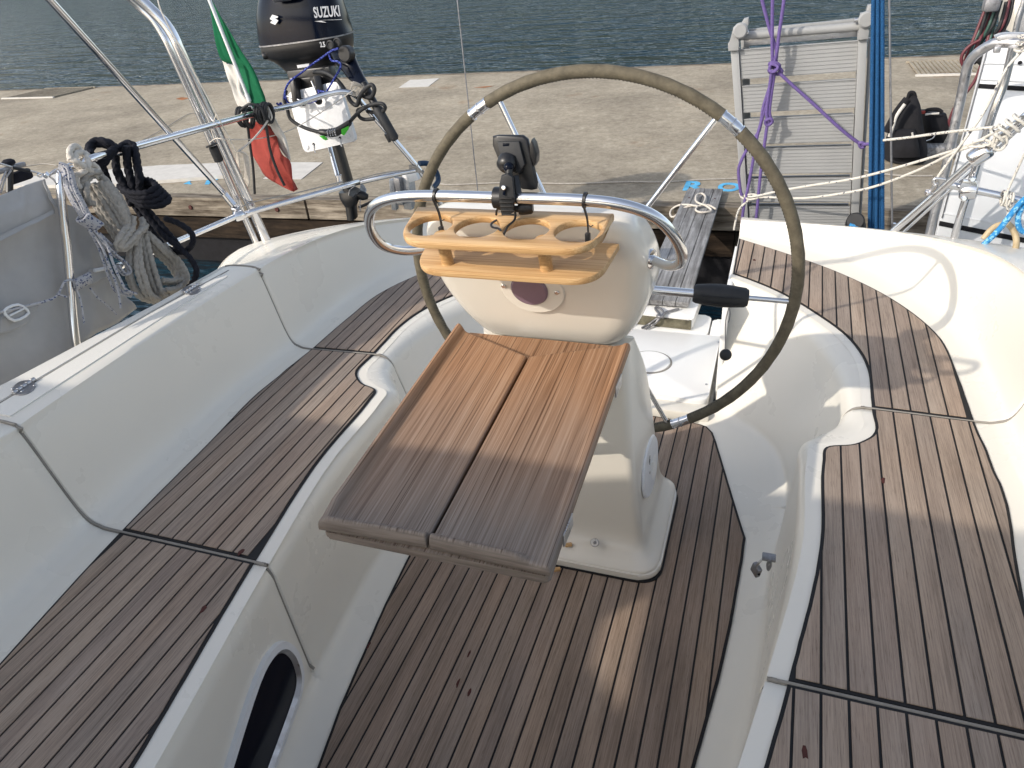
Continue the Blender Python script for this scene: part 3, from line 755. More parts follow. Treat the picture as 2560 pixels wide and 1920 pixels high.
# ================================================================== CUP HOLDER
holder = thing('cup_holder', 'bamboo drinks holder with four round holes hung from the grab rail', 'cup holder', (XC, 1.17, 1.1))
def board(name, z1, th, y0, y1, hw, holes, tiltx, parent, hwf=None):
    out = rounded_poly([(-hw+.02, y0), (hw-.012, y0), (hw, y1), (-hw, y1)], [.060,.060,.004,.004], 10)
    bm = bmesh.new()
    loops = [[bm.verts.new((p[0], p[1], 0)) for p in out]]; seg = 36
    for hx, hy, hr in holes: loops.append([bm.verts.new((hx+hr*math.cos(2*math.pi*k/seg), hy+hr*math.sin(2*math.pi*k/seg), 0)) for k in range(seg)])
    es = []
    for lp in loops:
        for k in range(len(lp)): es.append(bm.edges.new((lp[k], lp[(k+1)%len(lp)])))
    g = bmesh.ops.triangle_fill(bm, use_beauty=True, use_dissolve=False, edges=es)
    fs = [f for f in g['geom'] if isinstance(f, bmesh.types.BMFace)]
    ex = bmesh.ops.extrude_face_region(bm, geom=fs); vv = [v for v in ex['geom'] if isinstance(v, bmesh.types.BMVert)]
    bmesh.ops.translate(bm, vec=(0,0,-th), verts=vv)
    bmesh.ops.recalc_face_normals(bm, faces=bm.faces)
    sharp = [e for e in bm.edges if len(e.link_faces) == 2 and e.calc_face_angle(0) > R(60) and abs(e.verts[0].co.z-e.verts[1].co.z) < 1e-5]
    bmesh.ops.bevel(bm, geom=sharp, offset=.0035, segments=2, affect='EDGES', profile=.5)
    bmesh.ops.rotate(bm, cent=(0,(y0+y1)/2,0), matrix=Matrix.Rotation(tiltx, 3, 'X'), verts=bm.verts)
    bmesh.ops.translate(bm, vec=(XC, 0, z1), verts=bm.verts)
    o = bmo(name, bm, 'bamboo', None, True, 35); attach(parent, o); return o
board('top_board', 1.166, .015, 1.098, 1.240, .198, [(-.137,1.166,.0425),(-.042,1.166,.0425),(.053,1.166,.0425),(.149,1.166,.0425)], R(7), holder)
board('bottom_board', 1.091, .015, 1.145, 1.287, .198, [], R(7), holder)
for x, y in ((-.117, 1.150), (.083, 1.150)):
    q0 = V(XC+x, y+.012, 1.150); q1 = V(XC+x+.002, y+.026, 1.078)
    attach(holder, cyl('post', q1, q0, .0125, 'bamboo', None, 24))
# black cable ties
def tie(x, lab, y=1.188, z=1.2135):
    t = thing('cable_tie', lab, 'cable tie', (x, y, z), 'cable ties holding the bamboo cup holder')
    bm = bmesh.new(); n = 22; pts = []
    for k in range(n+1):
        a = math.pi*.5 + 2*math.pi*k/n; pts.append((x + .001*math.sin(a), y + .0128*math.cos(a), z + .0128*math.sin(a)))
    sweep(bm, [Vector(p) for p in pts], lambda t_, L: [(-.0012,-.0026),(.0012,-.0026),(.0012,.0026),(-.0012,.0026)], closed=False); attach(t, bmo('strap', bm, 'black_plastic', None, False))
    bm = bmesh.new(); sweep(bm, catmull([(x, y-.012, z-.006), (x+.005, y-.008, z-.03), (x+.006, y-.006, z-.055), (x+.006, y-.006, z-.075)], 6), lambda t_, L: [(-.0012,-.0026),(.0012,-.0026),(.0012,.0026),(-.0012,.0026)]); attach(t, bmo('tail', bm, 'black_plastic', None, False))
    attach(t, box('tie_lock', (x+.006, y-.010, z-.066), (.009,.008,.020), 'black_plastic', None, bev=.001))
    attach(t, tube('spike', [(x+.007, y-.01, z-.040), (x+.012, y-.014, z-.043), (x+.017, y-.013, z-.040)], .001, 'black_plastic', None, 5))
tie(XC-.128, 'left black cable tie tying the cup holder to the grab rail'); tie(XC+.157, 'right black cable tie tying the cup holder to the grab rail')
tm = thing('cable_tie', 'middle cable tie looped through the cup holder under the phone mount', 'cable tie', (XC, 1.19, 1.19), 'cable ties holding the bamboo cup holder')
attach(tm, tube('strap', [(XC-.015,1.215,1.165),(XC-.018,1.18,1.168),(XC-.012,1.165,1.166),(XC+.006,1.155,1.166),(XC+.012,1.150,1.155),(XC+.018,1.165,1.168),(XC+.022,1.195,1.172),(XC+.018,1.2,1.19),(XC-.01,1.2,1.19),(XC-.018,1.205,1.175)], .0022, 'black_plastic', None, 6, 5))

# ================================================================== WATER, DOCK
bm = bmesh.new(); bmesh.ops.create_grid(bm, x_segments=1, y_segments=1, size=400); bmesh.ops.translate(bm, vec=(0,300,-.45), verts=bm.verts)
tag(bmo('water', bm, 'water', None, False), kind='structure')
DZ = .10
DA = math.atan2(4.745-4.581, .777+3.804)          # the dock runs almost square to the boat
def dk(x, y, z=0): return (x, 4.635 + (x+.353)*math.tan(DA) + y, DZ+z)
dock = thing('floating_dock', 'wide beige concrete floating dock edged with weathered timber, behind the stern', 'dock', dk(0, 2))
x0, x1 = -22, 14
def dbox(name, xa, xb, ya, yb, za, zb, mat, parent=dock):
    bm = bmesh.new(); v = [bm.verts.new(dk(x, y, z)) for x in (xa, xb) for y in (ya, yb) for z in (za, zb)]
    for f in ((0,1,3,2),(4,6,7,5),(0,4,5,1),(2,3,7,6),(0,2,6,4),(1,5,7,3)): bm.faces.new([v[i] for i in f])
    o = bmo(name, bm, mat, None, False)
    if parent: attach(parent, o)
    return o
dbox('deck_slab', x0, x1, 0, 5.52, -.45, 0, 'concrete')
dbox('far_kerb', x0, x1, 5.52, 5.60, -.45, .005, 'dock_timber')
for xa, xb in ((-22,-9.5),(-9.48,-3.3),(-3.28,1.6),(1.62,14)):
    dbox('timber_beam', xa, xb, -.11, -.003, -.145, .004, 'dock_timber')
for xa, xb in ((-22,-6),(-5.98,-.2),(-.18,14)):
    dbox('lower_beam', xa, xb, -.09, -.003, -.33, -.165, 'timber_dark')
    dbox('underdock_shade', xa, xb, -.05, -.003, -.75, -.33, 'cloth_black')  # black strip standing in for the shade under the dock

# dark shore added out of view so the harbour water has something to mirror
random.seed(3)
bm = bmesh.new(); nx, ny = 150, 8; G = []
for j in range(ny+1):
    row = []
    for i in range(nx+1):
        x = -900+1500*i/nx; h = (8 + 6*noise.noise(V(x*.008, 1, 2)) + 3*noise.noise(V(x*.04, 3, 7)))*(j/ny)**.5
        row.append(bm.verts.new((x + random.uniform(-3,3), 260 + 90*j/ny + random.uniform(-3,3), -1 + h + random.uniform(-1,1)*(j > 0))))
    G.append(row)
for j in range(ny):
    for i in range(nx): bm.faces.new((G[j][i], G[j][i+1], G[j+1][i+1], G[j+1][i]))
plain('shore_green', (0.030,0.042,0.030), .95, .1, .5, .3)
tag(bmo('added_shore', bm, 'shore_green', None, False), kind='structure')

# ---- boat details: deck outside the coaming, non-skid strips, hinges, port, hasp
bm = bmesh.new()
for s in (-1, 1):
    v = [bm.verts.new(p) for p in ((XC+s*1.36,-.8,.46),(XC+s*1.62,-.8,.46),(XC+s*1.62,2.0,.46),(XC+s*1.32,2.0,.46),(XC+s*1.62,2.0,-.4),(XC+s*1.62,-.8,-.4))]
    bm.faces.new(v[:4]); bm.faces.new((v[1], v[5], v[4], v[2]))
bmo('side_deck', bm, 'gelcoat', boat, False)
def strip(name, d0, d1, y0, y1, z, mat, parent=boat, s=-1, n=16):
    vs_ = []; fs = []
    for i in range(n+1):
        y = y0+(y1-y0)*i/n
        for f in (0, 1):
            dd = (d0(y), d1(y))[f]; vs_.append((XC+s*dd, y, z)); vs_.append((XC+s*dd, y, z-.006))
    for i in range(n):
        a = 4*i; b = a+4
        fs += [(a, a+2, b+2, b), (a, b, b+1, a+1), (a+2, a+3, b+3, b+2)]
    fs += [(0,1,3,2), (4*n, 4*n+2, 4*n+3, 4*n+1)]
    return pydata(name, vs_, fs, mat, parent, False)
m, n_, l_, b_ = nm('nonskid_pattern', 0.6, (0.74,0.725,0.67), spec=0.3)
ck = n_.new('ShaderNodeTexBrick'); tcx = n_.new('ShaderNodeTexCoord'); mpx = n_.new('ShaderNodeMapping'); mpx.inputs['Rotation'].default_value = (0,0,R(45)); mpx.inputs['Scale'].default_value = (130,130,130)
l_.new(tcx.outputs['Object'], mpx.inputs[0]); l_.new(mpx.outputs[0], ck.inputs['Vector']); ck.offset = 0; ck.inputs['Brick Width'].default_value = 1; ck.inputs['Row Height'].default_value = 1; ck.inputs['Mortar Size'].default_value = .12; ck.inputs['Mortar Smooth'].default_value = .6
ck.inputs['Color1'].default_value = (.76,.745,.69,1); ck.inputs['Color2'].default_value = (.73,.715,.66,1); ck.inputs['Mortar'].default_value = (.60,.585,.54,1)
l_.new(ck.outputs['Color'], b_.inputs['Base Color']); bump(n_, l_, b_, ck.outputs['Fac'], -0.6, 0.0015)
crest = lambda y: 1.205 + .02*min(1, max(0, (y-.9)/.6)); outr = lambda y: 1.405 - .075*min(1, max(0, (y-.85)/.75))
grv = lambda y: 1.305 - .004*max(0, y-1) - (.03*max(0, y-1.5)/.35)
strip('nonskid_strip', lambda y: crest(y)+.012, lambda y: grv(y)-.007, .93, 1.78, .7262, 'nonskid_pattern')
strip('nonskid_strip', lambda y: grv(y)+.007, lambda y: outr(y)-.004, .93, 1.70, .7258, 'nonskid_pattern')
strip('nonskid_strip', lambda y: crest(y)+.012, lambda y: grv(y)-.007, -.6, .89, .7262, 'nonskid_pattern')
strip('nonskid_strip', lambda y: grv(y)+.007, lambda y: outr(y)-.004, -.6, .89, .7258, 'nonskid_pattern')
strip('hinge_gap', lambda y: grv(y)-.004, lambda y: grv(y)+.003, -.6, 1.86, .7246, 'seal_grey')
for y, dx, a in ((1.040, 1.302, 4), (1.652, 1.284, 6)):
    hgo = disc('lid_hinge', (XC-dx, y, .7262), (0,0,1), .043, .0035, 'zinc', boat, .60, 40, .001); hgo.rotation_euler = (0,0,0)
    # lay the long axis across the gap
    hgo.data.transform(Matrix.Translation((XC-dx, y, 0)) @ Matrix.Rotation(R(58), 4, 'Z') @ Matrix.Translation((-(XC-dx), -y, 0)))
    dirv = V(math.sin(R(-6)), math.cos(R(-6)), 0)
    for k in range(5):
        p = V(XC-dx, y, .7315) + dirv*(-.033+.0145*k); cyl('knuckle', p, p+dirv*.0128, .0058, 'steel_dull', hgo, 14, .001)
    for sx, sy in ((-.024,-.012),(-.014,.014),(.022,.014),(.014,-.016)):
        disc('screw', (XC-dx+sx, y+sy, .729), (0,0,1), .0042, .002, 'steel', hgo, 1, 12, .0008)
# oval port in the near seat front
def riser_x(y, z=.2):
    u = 1 + (max(y, .30)-.43)/.48; r_ = sec_at(max(.5, min(u, 1.98)))[2:9]
    for a, b in zip(r_, r_[1:]):
        if a.z <= z <= b.z: return XC - (a.x + (b.x-a.x)*(z-a.z)/max(1e-6, b.z-a.z))
    return XC - r_[0].x
ring = [(-0.9620, 0.5491, 0.2129), (-0.9820, 0.7234, 0.2652), (-0.9920, 0.8053, 0.2611), (-0.9980, 0.8518, 0.2303), (-0.9980, 0.8748, 0.1766), (-0.9950, 0.8748, 0.1211), (-0.9900, 0.8567, 0.0768), (-0.9800, 0.8040, 0.0508), (-0.9650, 0.6567, 0.0300)]
pc_ = [Vector(p) for p in ring]
cen = sum(pc_[1:8], V(0,0,0))/7
low = [V(0, p.y, p.z) for p in pc_]
loopf = [(p.y, p.z) for p in pc_] + [(.47, .008), (.415, .012), (.385, .05), (.385, .11), (.42, .165)]
loopf = [(p.x, p.y) for p in catmull([(a, b_, 0) for a, b_ in loopf], 4, True)]
def scaled(lp, d): return inset([(a, b) for a, b in lp], d)
def port_ring(name, outer_, inner_, x_off_o, x_off_i, mat, parent):
    n = len(outer_); bm = bmesh.new(); A = [bm.verts.new((riser_x(y, z)+x_off_o, y, z)) for y, z in outer_]; B = [bm.verts.new((riser_x(y, z)+x_off_i, y, z)) for y, z in inner_]; A2 = [bm.verts.new((riser_x(y, z)-.004, y, z)) for y, z in outer_]
    for k in range(n): bm.faces.new((A[k], A[(k+1)%n], B[(k+1)%n], B[k])); bm.faces.new((A[k], A2[k], A2[(k+1)%n], A[(k+1)%n]))
    return bmo(name, bm, mat, parent, True, 40)
i1 = scaled(loopf, .016); i2 = scaled(loopf, .027)
pr_ = port_ring('port_frame', loopf, i1, .012, .014, 'white_plastic', boat)
port_ring('port_bevel', i1, i2, .0138, .004, 'steel_dull', pr_)
bm = bmesh.new(); cg_ = bm.verts.new((riser_x(.62, .14)+.006, .62, .13)); vr_ = [bm.verts.new((riser_x(y, z)+.005, y, z)) for y, z in i2]; [bm.faces.new((vr_[k], vr_[(k+1)%len(vr_)], cg_)) for k in range(len(vr_))]; bmo('port_glass', bm, 'cowl_paint', pr_, False)
# hasp with a small padlock on the right seat front
hs = box('hasp', (0.0839, 1.2792, 0.3620), (.030,.022,.008), 'zinc', boat, bev=.002)
pad = thing('padlock', 'small worn grey padlock hanging open on the right seat front', 'padlock', (0.0692, 1.2780, 0.3500))
attach(pad, tube('shackle', [(0.0866, 1.2749, 0.3550), (0.0720, 1.2729, 0.3600), (0.0643, 1.2689, 0.3500), (0.0602, 1.2723, 0.3350)], .0028, 'steel_dull', None, 10, 6))
attach(pad, tube('hasp_ring', [(0.0859, 1.2647, 0.3650), (0.0827, 1.2735, 0.3450), (0.0858, 1.2710, 0.3300), (0.0895, 1.2727, 0.3450)], .003, 'zinc', None, 8, 5, True))
attach(pad, box('padlock_body', (0.0606, 1.2771, 0.3180), (.012,.026,.032), 'zinc', None, rot=Matrix.Rotation(R(35),3,'Z') @ Matrix.Rotation(R(14),3,'X'), bev=.003))
attach(pad, disc('keyhole', (0.0669, 1.2647, 0.3180), (.2,-.9,.3), .0035, .002, 'cloth_black', None, 1, 10, .0005))

# ================================================================== LEFT PUSHPIT AND ITS GEAR
pushl = thing('left_pushpit', 'polished steel pushpit rail round the left quarter, hung with coiled ropes', 'railing', (-2.0, 2.2, .55))
UR = [(-1.99,1.385,.55), (-1.9850, 1.3727, 0.6458), (-1.9850, 1.4698, 0.9160), (-1.9850, 1.5135, 1.0421), (-1.9850, 1.5430, 1.1149), (-1.9850, 1.5629, 1.1346), (-1.9870, 1.6012, 1.1375), (-1.9548, 1.6600, 1.1478), (-2.0423, 1.9000, 1.1211), (-2.0514, 2.2500, 1.1039), (-2.0918, 2.6500, 1.0778), (-2.0756, 2.8500, 1.0647), (-1.9812, 2.9500, 1.0846), (-1.8898, 3.0000, 1.0927), (-1.8466, 3.0300, 1.0673), (-1.8222, 3.0600, 1.0114), (-1.6575, 3.1500, 0.7272), (-1.5945, 3.2200, 0.5342), (-1.5470, 3.2600, 0.3857)]
attach(pushl, tube('upper_rail', UR, .0125, 'steel', None, 16, 7))
attach(pushl, tube('lower_rail', [(-1.9900, 1.6287, 0.8059), (-1.9900, 1.6535, 0.8028), (-2.1136, 2.0200, 0.7397), (-2.0542, 2.3000, 0.7456)], .0115, 'steel', None, 14, 3))
attach(pushl, tube('lower_rail', [(-2.0478, 2.3300, 0.7357), (-1.9993, 2.3800, 0.7482), (-1.7747, 2.8000, 0.7411), (-2.0095, 2.9500, 0.6627), (-1.7951, 3.0300, 0.6963), (-1.6568, 3.1400, 0.7023)], .0115, 'steel', None, 14, 4))
attach(pushl, tube('rail_upright', [(-2.1016, 3.1300, 0.9122), (-2.0865, 3.1000, 0.8102), (-1.9933, 2.9800, 0.6715)], .0115, 'steel', None, 14, 3))
attach(pushl, cyl('rail_collar', (-1.9756, 2.9570, 0.7276), (-1.9744, 2.9570, 0.6848), .0145, 'steel', None, 14, .002))
attach(pushl, lathe('rail_joint', [(0,0),(.018,0),(.021,.008),(.021,.03),(.018,.038),(0,.038)], (-2.0640, 2.2900, 0.7418), V(*(-2.0361, 2.3300, 0.7464))-V(*(-2.0640, 2.2900, 0.7418)), 'steel', None, 16))

arch = thing('davit_pole', 'pair of thick steel arch tubes rising from the left quarter with blue collar', 'pole', (-2.0394, 2.4200, 0.5781))
def PT(*a): return a
tb = [(-2.0442, 2.4300, 0.5441), (-2.1005, 2.3700, 1.0679), (-2.1241, 2.3300, 1.3459), (-2.1327, 2.3250, 1.4072), (-2.1527, 2.3200, 1.4569), (-2.1844, 2.3100, 1.5016), (-2.2181, 2.2900, 1.5515)]
attach(arch, tube('arch_tube', tb, .0195, 'steel', None, 20, 6))
tb2 = [(-2.1352, 2.4600, 0.5429), (-2.1953, 2.4200, 1.0632), (-2.2135, 2.3800, 1.3476), (-2.2272, 2.3750, 1.4161), (-2.2474, 2.3700, 1.4669), (-2.2809, 2.3600, 1.5100), (-2.3040, 2.3400, 1.5526)]
attach(arch, tube('arch_tube', tb2, .0145, 'steel', None, 18, 6))
attach(arch, cyl('blue_collar', (-2.0833, 2.4300, 0.5751), (-2.0742, 2.4300, 0.5576), .030, 'plastic_blue', None, 24, .003))
attach(arch, lathe('foot_flange', [(0,0),(.04,0),(.038,.006),(.022,.009),(0,.009)], (-2.0131, 2.3861, 0.5850), (0,0,1), 'steel', None, 24))
attach(arch, cyl('black_sleeve', (-2.1817, 2.4150, 0.9935), (-2.1792, 2.4250, 0.9316), .019, 'black_rubber', None, 18, .003))
attach(arch, cyl('hose_clip', (-2.1712, 2.4000, 1.0069), (-2.1691, 2.4000, 0.9992), .026, 'black_plastic', None, 18, .002))
dg = thing('diagonal_brace', 'slim polished steel brace running down to the rail joint at the left quarter', 'pole', (-2.0856, 2.3300, 0.7928))
attach(dg, tube('brace_tube', [(-1.9800, 1.7153, 1.5855), (-2.1058, 2.3200, 0.8292)], .0115, 'steel', None, 14))
attach(dg, cyl('end_fitting', (-2.1117, 2.3200, 0.8357), (-2.0788, 2.3250, 0.7775), .0145, 'steel', None, 14, .003))
attach(dg, cyl('end_fitting', (-2.0803, 2.3300, 0.7724), (-2.0809, 2.3400, 0.7206), .019, 'steel_dull', None, 14, .003))
# fender showing behind the foot of the poles
fd = thing('white_line_hank', 'hank of thin white line tied on the thick pole', 'line', (-2.0939, 2.4500, 0.9191))
bm = bmesh.new()
for k in range(5):
    tube_bm(bm, [(-2.0690, 2.4200, 0.9733), V(*(-2.0602, 2.4400, 0.9486))+V(.004*k,0,0), V(*(-2.0850, 2.4400, 0.8614))+V(.003*k,0,-.006*k), V(*(-2.1146, 2.4400, 0.8472))+V(0,0,-.005*k), V(*(-2.0913, 2.4400, 0.9285))-V(.003*k,0,0), (-2.0786, 2.4300, 0.9674)], .0028, 6, 5)
attach(fd, bmo('hank_turns', bm, 'rope_cream'))
attach(fd, tube('hank_line', [(-2.0701, 2.4200, 0.9700), (-2.0377, 2.5000, 1.0057), (-2.0352, 2.6200, 1.0572), (-2.0429, 2.6400, 1.1054), (-2.0246, 2.6300, 1.0615), (-2.0574, 2.6300, 1.0353)], .004, 'rope_cream', None, 8, 6))
wl_ = thing('thin_white_line', 'thin cream line strung from the thick pole across to the tiller of the outboard', 'line', (-2.0565, 2.3600, 1.0359))
attach(wl_, tube('line', [(-2.1407, 2.3600, 1.0232), (-2.0851, 2.3400, 1.0437), (-2.0491, 2.3600, 1.0346), (-2.0856, 2.6000, 0.9820), (-2.0607, 2.8000, 0.9747), (-1.9415, 2.9200, 1.0355), (-1.8395, 2.9700, 1.0918), (-1.8136, 3.0000, 1.1099)], .0022, 'rope_cream', None, 6, 5))
attach(wl_, tube('line', [(-2.0520, 2.3400, 1.1351), (-2.1041, 2.3500, 1.0786), (-2.0952, 2.3400, 1.0375)], .0022, 'rope_cream', None, 6, 5))
attach(wl_, tube('line', [(-2.1329, 2.3000, 1.5308), (-2.1091, 2.2800, 1.4747), (-2.0695, 2.3000, 1.3042), (-2.0398, 2.3300, 1.1251), (-2.0427, 2.3800, 0.9836)], .0026, 'rope_cream', None, 6, 5))
bmk = bmesh.new()
for k in range(4): tube_bm(bmk, [(-1.8381, 2.9850, 1.1078), V(*(-1.8153, 2.9800, 1.1241))+V(0,0,.004*k), V(*(-1.7941, 3.0000, 1.1095))+V(.004*k,0,0), V(*(-1.8248, 3.0000, 1.0887))-V(0,0,.005*k), (-1.8354, 2.9850, 1.1050)], .003, 6, 5)
attach(wl_, bmo('knot', bmk, 'rope_grey'))
ll_ = thing('wire_lashing', 'worn cord lashed along the lower pushpit rail', 'line', (-2.0962, 2.4000, 0.7490))
attach(ll_, tube('lashing', [(-2.0527, 2.3300, 0.7699), (-2.0392, 2.4000, 0.7717), (-1.9496, 2.5500, 0.7619), (-1.8399, 2.7700, 0.7501), (-2.0000, 2.9400, 0.6771), (-1.7997, 3.0200, 0.7156), (-1.6589, 3.1200, 0.7140), (-1.6333, 3.1300, 0.7329)], .0028, 'rope_grey', None, 6, 5))
bmk = bmesh.new()
for k in range(6):
    a0 = V(*(-1.6654, 3.1500, 0.7210)); tube_bm(bmk, [a0+V(-.02,-.012,.004*k-.02), a0+V(0,-.02,.005*k-.02), a0+V(.03,-.008,.004*k-.03), a0+V(.045,.01,-.03-.004*k), a0+V(.02,.016,-.02), a0+V(-.02,.01,.004*k-.02), a0+V(-.02,-.012,.004*k-.016)], .0026, 6, 4)
attach(ll_, tag(bmo('knot', bmk, 'rope_grey'), kind='stuff'))

# ---- coiled ropes on the rail
gr = thing('grey_rope_coil', 'thick grey laid rope coiled and hitched over the pushpit rail', 'rope', (-1.9600, 1.6610, 1.0905))
random.seed(11)
def bundle(bm, path, n, wid, r, jit=.004, dep=.012, twist=0.0, smooth=6, laid=True):
    """n ropes side by side along a path given as points"""
    P = [Vector(p) for p in path]
    for k in range(n):
        f = (k-(n-1)/2)/max(1, (n-1)/2) if n > 1 else 0
        pts = []
        for i, p in enumerate(P):
            a = P[min(i+1, len(P)-1)] - P[max(i-1, 0)]; side = a.cross(V(-.3,1,.5)); side.normalize()
            w = wid[i] if isinstance(wid, (list, tuple)) else wid
            ph = f*math.pi/2 + twist*i
            pts.append(p + side*math.sin(ph)*w + V(.3,-1,.5).normalized()*(math.cos(ph)*dep) + V(random.uniform(-1,1), random.uniform(-1,1), random.uniform(-1,1))*jit)
        (rope_bm if laid else tube_bm)(bm, pts, r, *( (None, smooth) if laid else (8, smooth)))
bm = bmesh.new()
RR = .0098
bundle(bm, [(-1.9550, 1.6335, 1.0767), (-1.9450, 1.6363, 1.0031), (-1.9300, 1.6394, 0.9103), (-1.9200, 1.6376, 0.8742)], 8, [.034,.044,.036,.020], RR, .002, .014, .25)
bundle(bm, [(-1.9200, 1.6685, 0.8932), (-1.9100, 1.6217, 0.8259), (-1.9100, 1.6045, 0.7806), (-1.9050, 1.6073, 0.7224), (-1.9000, 1.6462, 0.6791)], 4, [.012,.020,.026,.022,.014], RR, .003, .006)
bundle(bm, [(-1.9200, 1.6939, 0.8907), (-1.9100, 1.6697, 0.8240), (-1.9100, 1.6597, 0.7640), (-1.9000, 1.6590, 0.7066), (-1.8950, 1.6775, 0.6761)], 3, [.010,.016,.020,.016,.014], RR, .003, .006)
bundle(bm, [(-1.9200, 1.7121, 0.8910), (-1.9050, 1.7311, 0.8284), (-1.9000, 1.7635, 0.7649), (-1.8900, 1.7645, 0.7054), (-1.8850, 1.7204, 0.6874), (-1.8850, 1.6615, 0.7066)], 4, [.012,.018,.020,.018,.018,.016], RR, .003, .006)
bundle(bm, [(-1.8950, 1.6846, 0.7324), (-1.8900, 1.7202, 0.7172), (-1.8900, 1.7661, 0.7198), (-1.8950, 1.7673, 0.7747), (-1.9000, 1.7402, 0.8394)], 2, .010, RR, .003, .006)
attach(gr, bmo('rope_coil', bm, 'rope_grey'))
bm = bmesh.new()
for k in range(2): bundle(bm, [(-1.9050, 1.6679, 0.9612), (-1.8950, 1.6420, 0.9376), (-1.8920, 1.5960, 0.9181), (-1.9000, 1.5814, 0.8968), (-1.8950, 1.5970, 0.8877), (-1.8900, 1.6525, 0.9073), (-1.9000, 1.7014, 0.9230), (-1.9150, 1.7102, 0.9363)][k*0:], 2, .010, RR, .001, .004)
attach(gr, bmo('wrapping_turn', bm, 'rope_grey'))
bm = bmesh.new()
bundle(bm, [(-1.9550, 1.6537, 1.1019), (-1.9500, 1.6113, 1.1049), (-1.9500, 1.5789, 1.0777), (-1.9550, 1.5738, 1.0421), (-1.9600, 1.5961, 1.0222)], 2, .012, RR, .001, .004)
bundle(bm, [(-1.9500, 1.6490, 1.0941), (-1.9400, 1.6558, 1.0704), (-1.9400, 1.6751, 1.0166), (-1.9300, 1.6750, 0.9579)], 2, .010, RR, .001, .004)
attach(gr, bmo('loop', bm, 'rope_grey'))
cr = thing('cream_rope_hitch', 'cream laid rope hitched round the corner of the pushpit rail', 'rope', (-1.9800, 1.6286, 1.1452))
bm = bmesh.new()
for pts in ([(-1.9550, 1.5766, 1.1623), (-1.9650, 1.5930, 1.1844), (-1.9900, 1.6363, 1.1881), (-1.9850, 1.6459, 1.1708), (-1.9550, 1.6350, 1.1438), (-1.9500, 1.6491, 1.1187), (-1.9500, 1.6246, 1.1163), (-1.9520, 1.6006, 1.1260), (-1.9550, 1.5897, 1.1440), (-1.9550, 1.5909, 1.1615), (-1.9650, 1.6134, 1.1733), (-1.9850, 1.6556, 1.1593), (-1.9900, 1.6752, 1.1419)],
            [(-1.9650, 1.5795, 1.1644), (-1.9450, 1.5834, 1.1576), (-1.9400, 1.6000, 1.1324), (-1.9450, 1.5844, 1.1217), (-1.9550, 1.5735, 1.1186), (-1.9550, 1.5677, 1.0992), (-1.9550, 1.5697, 1.0803)],
            [(-1.9700, 1.6478, 1.1644), (-1.9450, 1.6219, 1.1444), (-1.9400, 1.6121, 1.1260), (-1.9500, 1.6322, 1.1081), (-1.9500, 1.6463, 1.0886)]):
    rope_bm(bm, pts, .0098, None, 6)
attach(cr, bmo('rope_turns', bm, 'rope_cream'))
nv = thing('navy_rope_coil', 'thick dark navy rope coiled and hung over the pushpit rail', 'rope', (-1.9800, 1.7839, 1.0876))
bm = bmesh.new()
for q in range(4):
    o = V(random.uniform(-.004,.004), random.uniform(-.004,.004), random.uniform(-.004,.004))
    for pts in ([(-2.0079, 1.7000, 1.1415), (-2.0272, 1.7200, 1.1611), (-2.0241, 1.7500, 1.1708), (-1.9958, 1.7600, 1.1638), (-1.9810, 1.7700, 1.1457), (-1.9701, 1.7300, 1.1371), (-1.9844, 1.7000, 1.1136), (-1.9873, 1.6900, 1.1288)],
                [(-2.0064, 1.8000, 1.1284), (-1.9997, 1.8300, 1.1418), (-1.9786, 1.8400, 1.1346), (-1.9575, 1.8200, 1.1107), (-1.9467, 1.8000, 1.0738), (-1.9437, 1.7900, 1.0406), (-1.9662, 1.7900, 0.9999)],
                [(-2.0099, 1.7900, 1.1181), (-2.0146, 1.7800, 1.0784), (-2.0062, 1.7750, 1.0404), (-1.9974, 1.7750, 1.0038), (-1.9989, 1.7750, 0.9629)],
                [(-1.9622, 1.8000, 1.1414), (-1.9739, 1.7900, 1.0860), (-1.9772, 1.7850, 1.0314), (-1.9787, 1.7850, 0.9808), (-1.9780, 1.7850, 0.9534)]):
        c0 = Vector(pts[0]); w = [Vector(p) + o*2 + V(.006*(q-1.5), -.008*(q%2), .003*(q-1.5)) for p in pts]
        rope_bm(bm, w, .0105, None, 6)
for q in range(4):
    z = q*34
    pts = [V(*(-2.0246, 1.7650, 1.0263)), V(*(-1.9495, 1.7400, 1.0157)), V(*(-1.8914, 1.7450, 1.0156)), V(*(-1.8717, 1.7700, 1.0282)), V(*(-1.9310, 1.8100, 1.0350)), V(*(-2.0053, 1.8200, 1.0340)), V(*(-2.0509, 1.8000, 1.0255))]
    rope_bm(bm, [p + V(.012*q, 0, -.0135*q) for p in pts], .0105, None, 6)
attach(nv, bmo('rope_turns', bm, 'rope_navy'))
bm = bmesh.new()
